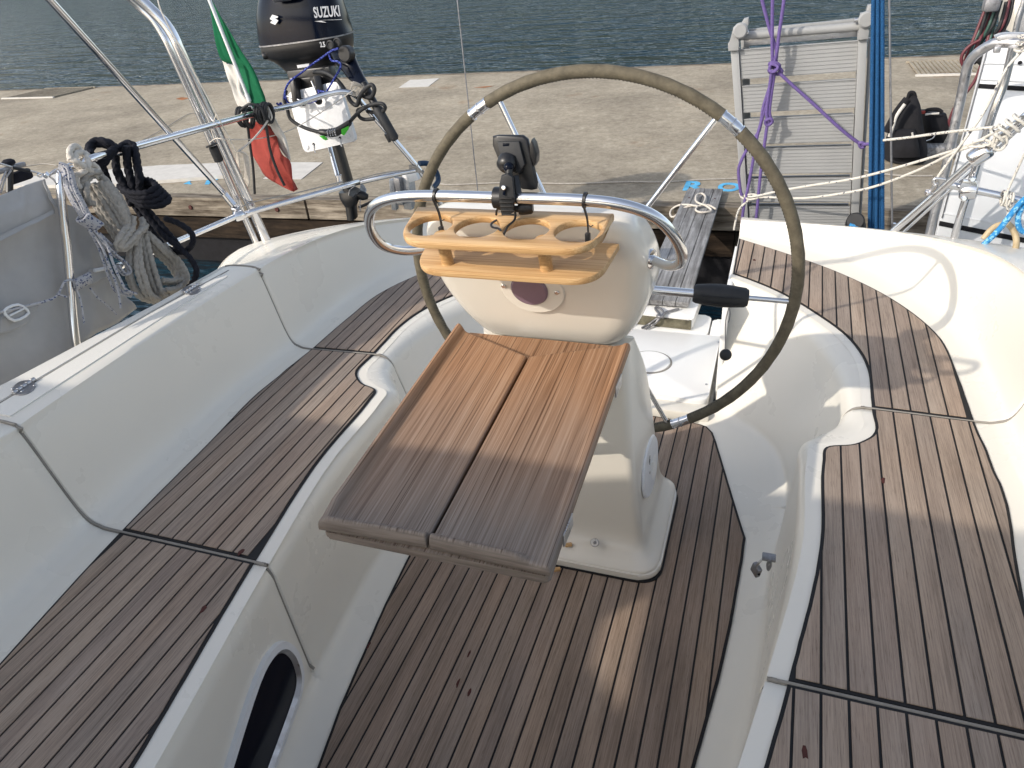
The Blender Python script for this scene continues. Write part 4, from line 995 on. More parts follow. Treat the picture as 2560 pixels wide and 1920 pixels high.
for q, pts in enumerate(([(-1.9961, 1.7750, 0.9595), (-1.9729, 1.7750, 0.9047), (-1.9464, 1.7750, 0.8454), (-1.9101, 1.7750, 0.8074), (-1.8498, 1.7750, 0.8070), (-1.8036, 1.7750, 0.8380), (-1.7939, 1.7750, 0.8736), (-1.8281, 1.7750, 0.9034), (-1.8881, 1.7750, 0.9218)],
            [(-1.9658, 1.7650, 0.9671), (-1.9355, 1.7650, 0.9096), (-1.8918, 1.7600, 0.8606), (-1.8419, 1.7550, 0.8259), (-1.8080, 1.7500, 0.7940), (-1.7941, 1.7450, 0.7534), (-1.8240, 1.7400, 0.7093), (-1.8680, 1.7350, 0.6745), (-1.9149, 1.7300, 0.6348)],
            [(-1.9606, 1.7800, 0.9624), (-1.9297, 1.7800, 0.9151), (-1.8873, 1.7750, 0.8624), (-1.8620, 1.7700, 0.8299), (-1.8782, 1.7700, 0.8110)],
            [(-2.0033, 1.7850, 0.9456), (-1.9731, 1.7800, 0.8853), (-1.9294, 1.7700, 0.8337), (-1.8803, 1.7650, 0.8057)],
            [(-2.0168, 1.7300, 1.1019), (-2.0295, 1.7400, 1.0796), (-2.0528, 1.7600, 1.0472), (-2.0805, 1.7800, 1.0138)])):
    rope_bm(bm, pts, .0102, None, 6)
attach(nv, bmo('hanging_loops', bm, 'rope_navy'))
bl = thing('flecked_cord_coil', 'thin white cord with blue flecks coiled beside the pushpit leg', 'rope', (-1.9550, 1.5432, 1.0944))
bm = bmesh.new()
bundle(bm, [(-1.9650, 1.5450, 1.1531), (-1.9500, 1.5470, 1.1410), (-1.9450, 1.5327, 1.0918), (-1.9400, 1.5331, 1.0494), (-1.9350, 1.5368, 1.0050)], 7, [.014,.014,.017,.018,.014], .0042, .002, .008, 0, 6, False)
bundle(bm, [(-1.9300, 1.5321, 0.9657), (-1.9250, 1.5414, 0.9141), (-1.9200, 1.5416, 0.8580), (-1.9180, 1.5366, 0.8093), (-1.9150, 1.5420, 0.7655), (-1.9100, 1.5735, 0.7339)], 3, [.010,.014,.016,.016,.02,.012], .0042, .003, .006, 0, 6, False)
bundle(bm, [(-1.9280, 1.5404, 0.9628), (-1.9200, 1.5468, 0.9188), (-1.9180, 1.5651, 0.8855), (-1.9180, 1.5863, 0.8822), (-1.9200, 1.5672, 0.9111), (-1.9250, 1.5494, 0.9469)], 2, .006, .0040, .002, .004, 0, 6, False)
bundle(bm, [(-1.9200, 1.5543, 0.9094), (-1.9180, 1.5736, 0.8687), (-1.9160, 1.5963, 0.8324), (-1.9160, 1.5997, 0.8033), (-1.9160, 1.5740, 0.8037), (-1.9180, 1.5634, 0.8390)], 2, .006, .0040, .002, .004, 0, 6, False)
attach(bl, bmo('cord_turns', bm, 'cord_blue_fleck'))
bm = bmesh.new()
c0, c1 = V(*(-1.9350, 1.5238, 1.0094)), V(*(-1.9280, 1.5544, 0.9674)); ax = (c1-c0)
turns = []
for k in range(9*14+1):
    t = k/(9*14); a = 2*math.pi*9*t; s1 = ax.cross(V(-.3,1,.5)).normalized(); s2 = ax.cross(s1).normalized()
    turns.append(c0 + ax*t + s1*math.cos(a)*.023 + s2*math.sin(a)*.014)
sweep(bm, turns, lambda t, L: circ(.0042, 8)); attach(bl, bmo('binding_turns', bm, 'cord_blue_fleck'))
attach(bl, tube('cord_tail', [(-1.9180, 1.5359, 0.8334), (-1.9150, 1.5315, 0.7876), (-1.9120, 1.5216, 0.7470), (-1.9100, 1.5096, 0.7174)], .0038, 'cord_blue_fleck', None, 8, 6))

# ---- grey weather cloth lashed to the left rail
wc = thing('weather_cloth', 'grey canvas weather cloth laced along the left guardrail', 'canvas', (-2.04, 1.0, .5))
def cloth(name, rows, mat, amp=.010, nu=26, nv=18, th=.002, parent=None, seed=0):
    """rows: list of polylines (lists of points) from top to bottom; bilinear surface with folds"""
    rr = [catmull(r_, 6) for r_ in rows]
    m = min(len(r_) for r_ in rr); G = []
    for j in range(nv+1):
        t = j/nv*(len(rr)-1); a = min(int(t), len(rr)-2); f = t-a; line = []
        for i in range(nu+1):
            u = i/nu
            def at(r_): x = u*(len(r_)-1); k = min(int(x), len(r_)-2); return r_[k].lerp(r_[k+1], x-k)
            p = at(rr[a]).lerp(at(rr[a+1]), f); line.append(p)
        G.append(line)
    vs_ = []
    for j, line in enumerate(G):
        for i, p in enumerate(line):
            d = noise.noise(V(i*.16+seed, j*.10, seed*1.7))*amp + noise.noise(V(i*.45+seed, j*.2, 5+seed))*amp*.35
            vs_.append(p + V(d, d*.3, 0))
    w = nu+1; fs = [(j*w+i, j*w+i+1, (j+1)*w+i+1, (j+1)*w+i) for j in range(nv) for i in range(nu)]
    o = pydata(name, vs_, fs, mat, None, True, None, False)
    md = o.modifiers.new('thickness', 'SOLIDIFY'); md.thickness = th; md.offset = 0
    if parent: attach(parent, o)
    return o
cloth('upper_panel', [[(-2.0350, 1.1158, 1.0927), (-2.0350, 1.3835, 1.1149), (-2.0350, 1.4670, 1.1185), (-2.0300, 1.5259, 1.1205)], [(-2.0300, 1.0839, 1.0382), (-2.0200, 1.3470, 1.0667), (-2.0200, 1.4319, 1.0737), (-2.0200, 1.5154, 1.0741)], [(-2.0300, 1.0546, 0.9820), (-2.0250, 1.3239, 1.0131), (-2.0200, 1.4174, 1.0246), (-2.0200, 1.5126, 1.0320)]], 'canvas_grey', .008, parent=wc, seed=2)
cloth('lower_panel', [[(-2.0550, 1.0723, 0.9835), (-2.0550, 1.3499, 1.0171), (-2.0550, 1.5402, 1.0546), (-2.0550, 1.5949, 1.0132), (-2.0500, 1.6274, 0.9431), (-2.0450, 1.6382, 0.8641)], [(-2.0500, 1.0050, 0.8612), (-2.0450, 1.2739, 0.8829), (-2.0400, 1.4385, 0.8766), (-2.0350, 1.5370, 0.8531), (-2.0300, 1.6077, 0.7962), (-2.0300, 1.6338, 0.7232)], [(-2.0300, 0.8863, 0.6600), (-2.0300, 1.1204, 0.6039), (-2.0200, 1.2881, 0.6091), (-2.0100, 1.4296, 0.6404), (-2.0050, 1.5485, 0.6351), (-2.0000, 1.6398, 0.6475)]], 'canvas_grey', .016, 40, 26, parent=wc, seed=5)
cloth('hem_band', [[(-2.0180, 1.0542, 0.9968), (-2.0120, 1.3191, 1.0244), (-2.0100, 1.4188, 1.0305), (-2.0100, 1.5048, 1.0380)], [(-2.0160, 1.0473, 0.9862), (-2.0080, 1.3090, 1.0106), (-2.0060, 1.4095, 1.0188), (-2.0060, 1.4990, 1.0262)]], 'canvas_light', .003, parent=wc, seed=2)
cloth('hem_band', [[(-2.0160, 1.5117, 1.1234), (-2.0050, 1.4998, 1.0764), (-2.0020, 1.5030, 1.0450)], [(-2.0160, 1.5180, 1.1186), (-2.0050, 1.5090, 1.0735), (-2.0020, 1.5101, 1.0411)]], 'canvas_light', .002, parent=wc, seed=3)
cloth('strap_band', [[(-1.9900, 1.5062, 0.8278), (-1.9850, 1.5238, 0.8411), (-1.9800, 1.5841, 0.8232)], [(-1.9900, 1.5022, 0.7952), (-1.9850, 1.5259, 0.7956), (-1.9800, 1.5800, 0.7970)]], 'canvas_light', .003, 10, 8, parent=wc, seed=7)
cloth('flap', [[(-2.0000, 1.2088, 0.8256), (-2.0000, 1.2668, 0.8258), (-2.0000, 1.3280, 0.8082)], [(-2.0000, 1.1882, 0.7849), (-2.0000, 1.2178, 0.7753), (-2.0000, 1.2722, 0.7768)]], 'canvas_light', .004, 12, 8, parent=wc, seed=8)
def buckle(path, r, lab, parentless=True):
    t = thing('buckle', lab, 'buckle', path[0]); q = [Vector(p) for p in path]
    attach(t, tube('buckle_frame', q, r, 'white_plastic', None, 10, 3, True))
    m_ = [(q[i]+q[(i+1)%4])/2 for i in range(4)]
    attach(t, tube('buckle_bar', [m_[3], m_[1]], r*.8, 'white_plastic', None, 8)); attach(t, tube('buckle_bar', [m_[3].lerp(q[0], .55), m_[1].lerp(q[1], .55)], r*.5, 'steel_dull', None, 8))
    bm = bmesh.new(); bm.faces.new([bm.verts.new(p + V(-.004,.002,0)) for p in q]); attach(t, bmo('webbing', bm, 'canvas_light', None, False))
buckle([(-1.9850, 1.2176, 0.8423), (-1.9850, 1.2619, 0.8408), (-1.9850, 1.2793, 0.8066), (-1.9850, 1.2322, 0.8051)], .0042, 'square white plastic buckle on the strap of the grey canvas')
attach(wc, tube('stiffener', [(-1.9750, 1.5234, 0.8351), (-1.9720, 1.5764, 0.8235)], .006, 'white_plastic', None, 10))
lc = thing('cloth_lacing', 'flecked cord lacing the grey canvas to the pushpit leg', 'line', (-1.9700, 1.4464, 0.8314))
attach(lc, tube('lacing_cord', [(-1.9850, 1.2061, 0.8441), (-1.9850, 1.3316, 0.8161), (-1.9800, 1.3768, 0.8153), (-1.9720, 1.4139, 0.8454), (-1.9650, 1.4347, 0.8401), (-1.9680, 1.4337, 0.8170)], .0038, 'cord_blue_fleck', None, 8, 6))
attach(lc, tube('lacing_cord', [(-1.9780, 1.3781, 0.8215), (-1.9680, 1.3970, 0.8036)], .003, 'cord_blue_fleck', None, 8, 4))
bm = bmesh.new(); c0, c1 = V(*(-1.9680, 1.4333, 0.8239)), V(*(-1.9620, 1.4890, 0.8268)); ax = c1-c0; turns = []
for k in range(8*12+1):
    t = k/96; a = 2*math.pi*8*t; s1 = ax.cross(V(-.3,1,.5)).normalized(); s2 = ax.cross(s1).normalized(); turns.append(c0 + ax*t + s1*math.cos(a)*.021 + s2*math.sin(a)*.012)
sweep(bm, turns, lambda t, L: circ(.0040, 8)); attach(lc, bmo('lacing_turns', bm, 'cord_blue_fleck'))
attach(lc, tube('lacing_cord', [(-1.9650, 1.4793, 0.7969), (-1.9620, 1.4876, 0.7623), (-1.9600, 1.5104, 0.7200), (-1.9600, 1.5266, 0.6834)], .0032, 'cord_blue_fleck', None, 8, 6))
attach(lc, tube('lacing_cord', [(-1.9650, 1.4351, 0.8099), (-1.9620, 1.4315, 0.7848), (-1.9600, 1.4227, 0.7549), (-1.9600, 1.4084, 0.7099)], .0032, 'cord_blue_fleck', None, 8, 6))
lf = thing('lifeline', 'guardrail wire with shackle and bottle screw at the top of the pushpit leg', 'wire', (-1.9850, 1.5385, 1.1399))
attach(lf, tube('wire', [(-1.9850, 1.5417, 1.1390), (-1.9850, 1.5093, 1.1379), (-1.9850, 1.4636, 1.1623), (-1.9850, 1.4193, 1.1844), (-1.9850, 1.3210, 1.2455)], .0028, 'steel_dull', None, 8, 4))
attach(lf, cyl('wire_sleeve', (-1.9850, 1.4607, 1.1631), (-1.9850, 1.4163, 1.1847), .0048, 'black_rubber', None, 10))
attach(lf, cyl('shackle_pin', (-1.9800, 1.4983, 1.1454), (-1.9750, 1.5028, 1.1355), .010, 'steel', None, 14, .002))
attach(lf, tube('shackle_ring', [(-1.9800, 1.4754, 1.1476), (-1.9800, 1.4848, 1.1493), (-1.9800, 1.4904, 1.1433), (-1.9800, 1.4818, 1.1400)], .0022, 'steel', None, 8, 4, True))
attach(lf, tube('bail', [(-1.9800, 1.5129, 1.1399), (-1.9800, 1.5350, 1.1454), (-1.9850, 1.5537, 1.1416)], .0028, 'steel', None, 8, 4))
attach(lf, tube('bail', [(-1.9800, 1.5097, 1.1334), (-1.9800, 1.5200, 1.1187), (-1.9850, 1.5265, 1.1048)], .0028, 'steel', None, 8, 4))
wn_ = thing('blue_capped_post', 'dark post with round blue cap at the left edge beyond the grey canvas', 'post', (-2.2500, 1.5614, 1.0634))
attach(wn_, lathe('blue_cap', [(0,0),(.014,0),(.019,.004),(.018,.012),(.011,.017),(0,.018)], (-2.2500, 1.6013, 1.1388), (0,0,1), 'rope_navy', None, 20))
attach(wn_, cyl('post_body', (-2.2500, 1.5629, 1.0629), (-2.2500, 1.6006, 1.1375), .010, 'black_plastic', None, 12))
attach(wn_, box('blue_padding', (-2.2700, 1.6297, 1.0941), (.02,.09,.035), 'rope_navy', None, bev=.01))
attach(wn_, box('post_crossbar', (-2.2500, 1.5841, 1.1295), (.02,.13,.014), 'zinc', None, bev=.004))
attach(wn_, tube('hanging_wire', [(-2.2400, 1.5912, 1.1245), (-2.2400, 1.5602, 1.1052), (-2.2400, 1.5300, 1.0733)], .003, 'steel_dull', None, 6, 5))
attach(wn_, tube('hanging_wire', [(-2.2400, 1.5743, 1.1261), (-2.2400, 1.5438, 1.1006), (-2.2400, 1.5210, 1.0761)], .003, 'steel_dull', None, 6, 5))

# ================================================================== FLAG
fl = thing('italian_flag', 'faded green white and red flag furled on a white staff at the left pushpit', 'flag', (-2.1292, 2.6500, 1.1046))
attach(fl, tube('flagstaff', [(-2.1962, 2.6400, 1.5240), (-2.1433, 2.6600, 1.1356)], .0075, 'white_plastic', None, 12))
attach(fl, cyl('staff_end', (-2.1463, 2.6600, 1.1520), (-2.1402, 2.6600, 1.1192), .0095, 'white_plastic', None, 12, .002))
attach(fl, cyl('staff_socket', (-2.1273, 2.6400, 1.1131), (-2.1333, 2.6600, 1.0494), .0145, 'steel', None, 14, .002))
def patch(name, L_, R_, mat, y0, amp, seed, parent, n=22, m=8):
    A_ = catmull(L_, 8); B_ = catmull(R_, 8); vs_ = []
    for j in range(n+1):
        def at(r_): x = j/n*(len(r_)-1); k = min(int(x), len(r_)-2); return r_[k].lerp(r_[k+1], x-k)
        a, b = at(A_), at(B_)
        for i in range(m+1):
            p = a.lerp(b, i/m); vs_.append(p + V(0, noise.noise(V(i*.5+seed, j*.12, seed))*amp, 0))
    fs = [(j*(m+1)+i, j*(m+1)+i+1, (j+1)*(m+1)+i+1, (j+1)*(m+1)+i) for j in range(n) for i in range(m)]
    o = pydata(name, vs_, fs, mat, None, True, None, False); md = o.modifiers.new('thickness', 'SOLIDIFY'); md.thickness = .0012
    attach(parent, o)
patch('green_stripe', [(-2.2211, 2.6700, 1.5059), (-2.2333, 2.6800, 1.4351), (-2.2542, 2.6900, 1.3313), (-2.2601, 2.7000, 1.2735), (-2.1903, 2.6900, 1.2507), (-2.1801, 2.6800, 1.1587), (-2.1385, 2.6800, 1.1054), (-2.0842, 2.6800, 1.0232)], [(-2.1994, 2.6600, 1.5055), (-2.1804, 2.6600, 1.4581), (-2.1454, 2.6600, 1.3856), (-2.1158, 2.6600, 1.3057), (-2.0876, 2.6600, 1.2430), (-2.0671, 2.6600, 1.1793), (-2.0601, 2.6700, 1.1194), (-2.0786, 2.6800, 1.0279)], 'flag_green', 2.66, .03, 1, fl)
patch('white_stripe', [(-2.2632, 2.7050, 1.2761), (-2.2567, 2.7050, 1.2148), (-2.2515, 2.7050, 1.1556), (-2.2416, 2.7050, 1.0885), (-2.2325, 2.7000, 1.0210)], [(-2.1943, 2.7000, 1.2493), (-2.1874, 2.7000, 1.2074), (-2.1923, 2.7000, 1.1422), (-2.1461, 2.7000, 1.0748), (-2.1184, 2.7000, 0.9998)], 'flag_white', 2.7, .02, 3, fl)
patch('white_stripe', [(-2.0914, 2.7000, 1.0876), (-2.1117, 2.7050, 1.0055), (-2.0938, 2.7100, 0.9348), (-2.0653, 2.7100, 0.8854), (-2.0483, 2.7100, 0.8606)], [(-2.0628, 2.6900, 1.0892), (-2.0497, 2.6900, 1.0356), (-2.0300, 2.6900, 0.9744), (-2.0302, 2.7000, 0.9094), (-2.0423, 2.7100, 0.8606)], 'flag_white', 2.7, .015, 4, fl)
patch('red_stripe', [(-2.2348, 2.6950, 1.0290), (-2.2224, 2.7000, 0.9722), (-2.2300, 2.7000, 0.9084), (-2.2288, 2.7000, 0.8432), (-2.2093, 2.7000, 0.7918), (-2.1223, 2.7000, 0.7562), (-2.0543, 2.7000, 0.7233)], [(-2.1351, 2.6900, 1.0329), (-2.0918, 2.6850, 0.9962), (-2.0724, 2.6850, 0.9479), (-2.0495, 2.6850, 0.8955), (-2.0298, 2.6900, 0.8660), (-2.0337, 2.6900, 0.7976), (-2.0473, 2.7000, 0.7265)], 'flag_red', 2.7, .045, 6, fl)
bg_ = thing('black_bungee', 'black bungee cord wound on the rail beside the flag with two ends hanging', 'cord', (-2.1827, 2.6300, 1.0629))
bm = bmesh.new()
for cx_, n, w in ((0, 3, 0),(1, 4, 0)):
    pp = (V(*(-2.1590, 2.6000, 1.0704)), V(*(-2.1337, 2.6100, 1.0634)), V(*(-2.0784, 2.6200, 1.0773)), V(*(-2.0555, 2.6300, 1.0815)))
    for q in (pp[cx_*2], pp[cx_*2+1]):
        for k in range(n-1):
            c_ = q + V(.012*k, 0, -.002*k); tube_bm(bm, [c_+V(0,-.026,.0), c_+V(.003,-.012,.034), c_+V(0,.02,.03), c_+V(0,.026,-.01), c_+V(-.003,0,-.038)], .0062, 8, 6, True)
for pts in ([(-2.1512, 2.5900, 1.0908), (-2.1158, 2.5850, 1.1108), (-2.0749, 2.5800, 1.1241), (-2.0345, 2.5850, 1.1098), (-2.0302, 2.5900, 1.0570)],
            [(-2.1383, 2.5900, 1.0545), (-2.1353, 2.6000, 1.0357), (-2.1635, 2.6200, 0.9566), (-2.1888, 2.6300, 0.8483), (-2.2263, 2.6400, 0.7271)],
            [(-2.0421, 2.6000, 1.0550), (-2.0577, 2.6200, 1.0109), (-2.0818, 2.6400, 0.9243), (-2.0809, 2.6500, 0.8370), (-2.0685, 2.6600, 0.7618)]):
    tube_bm(bm, pts, .0058, 8, 6)
attach(bg_, bmo('bungee', bm, 'black_rubber'))

# ================================================================== OUTBOARD MOTOR
om = thing('outboard_motor', 'small black outboard motor clamped to a white board on the left pushpit', 'outboard motor', (-2.2033, 3.2000, 1.1119))
def lr_loft(name, rows, mat, parent, sub=4, n=28, e=2.6, lab=None):
    """rows: (left point, right point, half depth): rounded sections between two silhouette points"""
    Rr = []
    for i in range(len(rows)-1):
        k_ = sub if i < len(rows)-2 else sub+1
        for k in range(k_):
            t = k/sub; a, b, c_, d = rows[max(i-1,0)], rows[i], rows[i+1], rows[min(i+2,len(rows)-1)]
            f = lambda p, q, r_, s_: 0.5*((2*q)+(r_-p)*t+(2*p-5*q+4*r_-s_)*t*t+(3*q-p-3*r_+s_)*t**3)
            Rr.append((f(Vector(a[0]),Vector(b[0]),Vector(c_[0]),Vector(d[0])), f(Vector(a[1]),Vector(b[1]),Vector(c_[1]),Vector(d[1])), f(a[2],b[2],c_[2],d[2])))
    bm = bmesh.new(); rings = []
    for L_, R_, h in Rr:
        c_ = (L_+R_)/2; hx = (R_-L_)/2; ring_ = []
        for k in range(n):
            a = 2*math.pi*k/n; ca, sa = math.cos(a), math.sin(a); r_ = (abs(ca)**e + abs(sa)**e)**(-1/e)
            ring_.append(bm.verts.new(c_ + hx*ca*r_ + V(-.25,1,.0).normalized()*sa*r_*h))
        rings.append(ring_)
    for a, b in zip(rings, rings[1:]):
        for k in range(n): bm.faces.new((a[k], a[(k+1)%n], b[(k+1)%n], b[k]))
    bm.faces.new(rings[0][::-1]); bm.faces.new(rings[-1])
    o = bmo(name, bm, mat, None, True, 50); attach(parent, o); return o
YM = 3.36
cowl = lr_loft('cowl', [((-2.3375, 3.3600, 1.5589), (-2.1681, 3.3600, 1.5536), .03), ((-2.4010, 3.3600, 1.5416), (-2.1046, 3.3600, 1.5288), .10), ((-2.4573, 3.3600, 1.4907), (-2.0510, 3.3600, 1.4785), .142), ((-2.5014, 3.3600, 1.4099), (-2.0283, 3.3600, 1.3973), .158), ((-2.5206, 3.3600, 1.3368), (-2.0177, 3.3600, 1.3370), .163), ((-2.5298, 3.3600, 1.2703), (-2.0097, 3.3600, 1.3036), .165)], 'cowl_paint', om, e=3.0)
lr_loft('cowl_seam', [((-2.5317, 3.3600, 1.2692), (-2.0079, 3.3600, 1.3024), .167), ((-2.5322, 3.3600, 1.2628), (-2.0077, 3.3600, 1.2969), .167)], 'zinc', om, 2, e=3.0)
lr_loft('lower_cowl', [((-2.5299, 3.3600, 1.2627), (-2.0098, 3.3600, 1.2970), .162), ((-2.5336, 3.3600, 1.2380), (-2.0115, 3.3600, 1.2703), .160), ((-2.5258, 3.3600, 1.2080), (-2.0238, 3.3600, 1.2314), .145), ((-2.4772, 3.3600, 1.1885), (-2.0791, 3.3600, 1.1933), .12), ((-2.4254, 3.3400, 1.1600), (-2.1157, 3.3400, 1.1568), .09), ((-2.3824, 3.3200, 1.1290), (-2.1411, 3.3200, 1.1373), .07)], 'black_plastic', om, e=2.6)
lr_loft('carry_handle', [((-2.2898, 3.1900, 1.4990), (-2.1675, 3.1900, 1.5023), .02), ((-2.2869, 3.1800, 1.4737), (-2.1644, 3.1800, 1.4773), .03), ((-2.2813, 3.1850, 1.4574), (-2.1932, 3.1850, 1.4605), .012)], 'zinc', om, 2)
# lettering on the cowl: the name and the emblem
YF = 3.36-.170
def text_on(name, s_, a, b, h, mat, parent, th=.0015, bold=True):
    """text whose baseline runs from point a towards b, facing the cockpit"""
    cu = bpy.data.curves.new('txt', 'FONT'); cu.body = s_; cu.size = 1; cu.extrude = .01; cu.resolution_u = 3
    if bold: cu.offset = .022
    tmp = bpy.data.objects.new('txt', cu); COL.objects.link(tmp); bpy.context.view_layer.update()
    me = bpy.data.meshes.new_from_object(tmp.evaluated_get(bpy.context.evaluated_depsgraph_get())); bpy.data.objects.remove(tmp); bpy.data.curves.remove(cu)
    xs = [v.co.x for v in me.vertices]; w = max(xs)-min(xs); hh = max(v.co.y for v in me.vertices)
    a = Vector(a); b = Vector(b); ex = (b-a); ez = V(0,0,1); nn = ex.normalized().cross(ez).normalized(); ez = nn.cross(ex.normalized()) if False else ez
    ez = (ez - ex.normalized()*ez.dot(ex.normalized())).normalized()
    x0_ = min(xs)
    for v in me.vertices:
        x, y, z = v.co; v.co = a + ex*((x-x0_)/w) + ez*(y/hh*h) + nn*(z/.01*th)
    me.materials.clear(); o = bpy.data.objects.new(name, me); COL.objects.link(o); me.materials.append(M[mat]); attach(parent, o); return o
text_on('cowl_lettering', 'SUZUKI', (-2.0903, 3.1960, 1.3840), (-1.9841, 3.2500, 1.3815), .044, 'letter_silver', om)
def flat(name, pts, mat, parent, th=.0012, off=(0,-1,0)):
    o_ = Vector(off)*th; P_ = [Vector(p) for p in pts]; n = len(P_); bm = bmesh.new(); A_ = [bm.verts.new(p) for p in P_]; B_ = [bm.verts.new(p+o_) for p in P_]
    bm.faces.new(A_); bm.faces.new(B_[::-1])
    for k in range(n): bm.faces.new((A_[k], B_[k], B_[(k+1)%n], A_[(k+1)%n]))
    o = bmo(name, bm, mat, None, False)
    if parent: attach(parent, o)
    return o
em = [(-2.3119, 3.1900, 1.4084), (-2.2819, 3.1900, 1.3988), (-2.2887, 3.1900, 1.3928), (-2.3039, 3.1900, 1.3935), (-2.2857, 3.1900, 1.3822), (-2.3087, 3.1900, 1.3646), (-2.3336, 3.1900, 1.3751), (-2.3271, 3.1900, 1.3812), (-2.3124, 3.1900, 1.3782), (-2.3310, 3.1900, 1.3913)]
flat('cowl_emblem', [Vector(p)+V(0,.012*0,0) for p in em], 'white_plastic', om, .002)
flat('cowl_stripe', [(-2.0927, 3.1940, 1.3695), (-2.0374, 3.2000, 1.3732), (-1.9715, 3.2350, 1.3682), (-1.9705, 3.2350, 1.3665), (-2.0313, 3.2000, 1.3703), (-2.0570, 3.1970, 1.3692), (-2.0336, 3.2000, 1.3609), (-2.0591, 3.1980, 1.3634)], 'letter_silver', om, .001)
text_on('model_mark', '2.5', (-2.0909, 3.1980, 1.2595), (-2.0654, 3.2020, 1.2602), .022, 'letter_silver', om)
lr_loft('warning_label', [((-2.2628, 3.2250, 1.1814), (-2.1909, 3.2250, 1.1867), .003), ((-2.2613, 3.2250, 1.1682), (-2.1929, 3.2250, 1.1736), .003)], 'letter_silver', om, 2, 12, 6)
for q in ((-2.0328, 3.2000, 1.2663), (-2.0022, 3.2150, 1.2741)): attach(om, lathe('round_latch', [(0,0),(.022,0),(.022,.006),(.016,.010),(.012,.006),(0,.006)], q, (-.1,-1,0), 'black_rubber', None, 20))
attach(om, lathe('shift_knob', [(0,0),(.016,0),(.018,.012),(.014,.02),(0,.022)], (-2.4489, 3.2600, 1.2254), (-1,-.6,0), 'black_plastic', None, 16))
def bar(name, a, b, w, d, mat, parent, bev=.004):
    a = Vector(a); b = Vector(b); L_ = (b-a).length; bm = bmesh.new(); box_bm(bm, (0,0,L_/2), (w, d, L_), None, bev); bmesh.ops.transform(bm, matrix=axis_mat(a, b-a), verts=bm.verts)
    o = bmo(name, bm, mat, None, True, 40); attach(parent, o); return o
bar('clamp_bracket', (-2.2524, 3.1400, 1.1318), (-2.0084, 3.1400, 1.1453), .05, .08, 'black_plastic', om, .008)
bar('clamp_bracket', (-2.2409, 3.1300, 1.1104), (-2.0501, 3.1300, 1.1201), .035, .05, 'black_plastic', om, .006)
bar('clamp_arm', (-2.1966, 3.0900, 1.1471), (-2.1956, 3.0700, 1.0258), .034, .045, 'black_plastic', om, .006)
bar('clamp_arm', (-2.0698, 3.0900, 1.1495), (-2.0583, 3.0700, 1.0636), .034, .045, 'black_plastic', om, .006)
for a, b in (((-2.0930, 3.0700, 1.1313), (-2.0561, 3.0500, 1.0504)), ((-2.2452, 3.0700, 1.0668), (-2.1448, 3.0500, 1.0461))):
    attach(om, cyl('clamp_screw', a, b, .0045, 'steel', None, 10))
    attach(om, lathe('screw_knob', [(0,0),(.016,.002),(.018,.01),(.014,.02),(0,.022)], b, (0,-1,-.3), 'black_plastic', None, 16))
lr_loft('swivel_housing', [((-2.2982, 3.2600, 1.1510), (-2.1003, 3.2600, 1.1542), .06), ((-2.2611, 3.2400, 1.1299), (-2.1079, 3.2400, 1.1318), .05), ((-2.2125, 3.2000, 1.0773), (-2.1173, 3.2000, 1.0811), .04)], 'black_plastic', om)
lr_loft('drive_leg', [((-2.2034, 3.2600, 0.9457), (-2.1277, 3.2600, 0.9511), .05), ((-2.1743, 3.2600, 0.7888), (-2.1198, 3.2600, 0.7953), .045), ((-2.1642, 3.2600, 0.5710), (-2.0966, 3.2600, 0.5792), .045), ((-2.1644, 3.2600, 0.5023), (-2.1039, 3.2600, 0.5109), .05), ((-2.1711, 3.2600, 0.4036), (-2.1153, 3.2600, 0.4057), .05)], 'black_plastic', om)
lr_loft('gearcase', [((-2.1665, 3.2200, 0.5593), (-2.0547, 3.2200, 0.5787), .045), ((-2.1637, 3.2200, 0.5219), (-2.0482, 3.2200, 0.5386), .05), ((-2.1450, 3.2200, 0.4846), (-2.0733, 3.2200, 0.4936), .04)], 'black_plastic', om)
attach(om, lathe('propeller_hub', [(0,0),(.022,0),(.026,.02),(.024,.05),(.014,.07),(0,.072)], (-2.0721, 3.2200, 0.5515), (1,.1,-.25), 'black_plastic', None, 16))
for k in range(3):
    a = k*2.1+.4; c_ = V(*(-2.0437, 3.2200, 0.5421)); u_ = V(-.2, math.cos(a), math.sin(a)).normalized(); w_ = u_.cross(V(1,.1,-.25)).normalized()
    bm = bmesh.new(); q = [c_, c_+u_*.03+w_*.028+V(.012,0,0), c_+u_*.075+w_*.026+V(.016,0,0), c_+u_*.085, c_+u_*.07-w_*.022-V(.01,0,0), c_+u_*.03-w_*.018-V(.01,0,0)]
    f_ = bm.faces.new([bm.verts.new(p) for p in q]); o = bmo('propeller_blade', bm, 'zinc', None, False); md = o.modifiers.new('thickness', 'SOLIDIFY'); md.thickness = .004; attach(om, o)
lr_loft('tiller_arm', [((-2.0193, 3.1600, 1.2359), (-1.9260, 3.1600, 1.2568), .03), ((-1.9822, 3.1300, 1.2010), (-1.8779, 3.1300, 1.2298), .04), ((-1.9318, 3.1000, 1.1661), (-1.8420, 3.1000, 1.1797), .035), ((-1.8791, 3.0600, 1.1333), (-1.8012, 3.0600, 1.1422), .03), ((-1.8157, 3.0300, 1.1181), (-1.7698, 3.0300, 1.1198), .022)], 'cowl_paint', om)
attach(om, lathe('tiller_joint', [(0,0),(.036,0),(.036,.03),(.03,.036),(0,.036)], (-1.8856, 3.1000, 1.2369), (-.1,-1,.1), 'black_plastic', None, 24))
gp = [V(*(-1.7892, 3.0200, 1.1246)), V(*(-1.7503, 3.0000, 1.0712)), V(*(-1.7232, 2.9900, 1.0187)), V(*(-1.6384, 2.9600, 0.8898))]
attach(om, cyl('tiller_tube', gp[0], gp[2], .018, 'black_plastic', None, 16, .003))
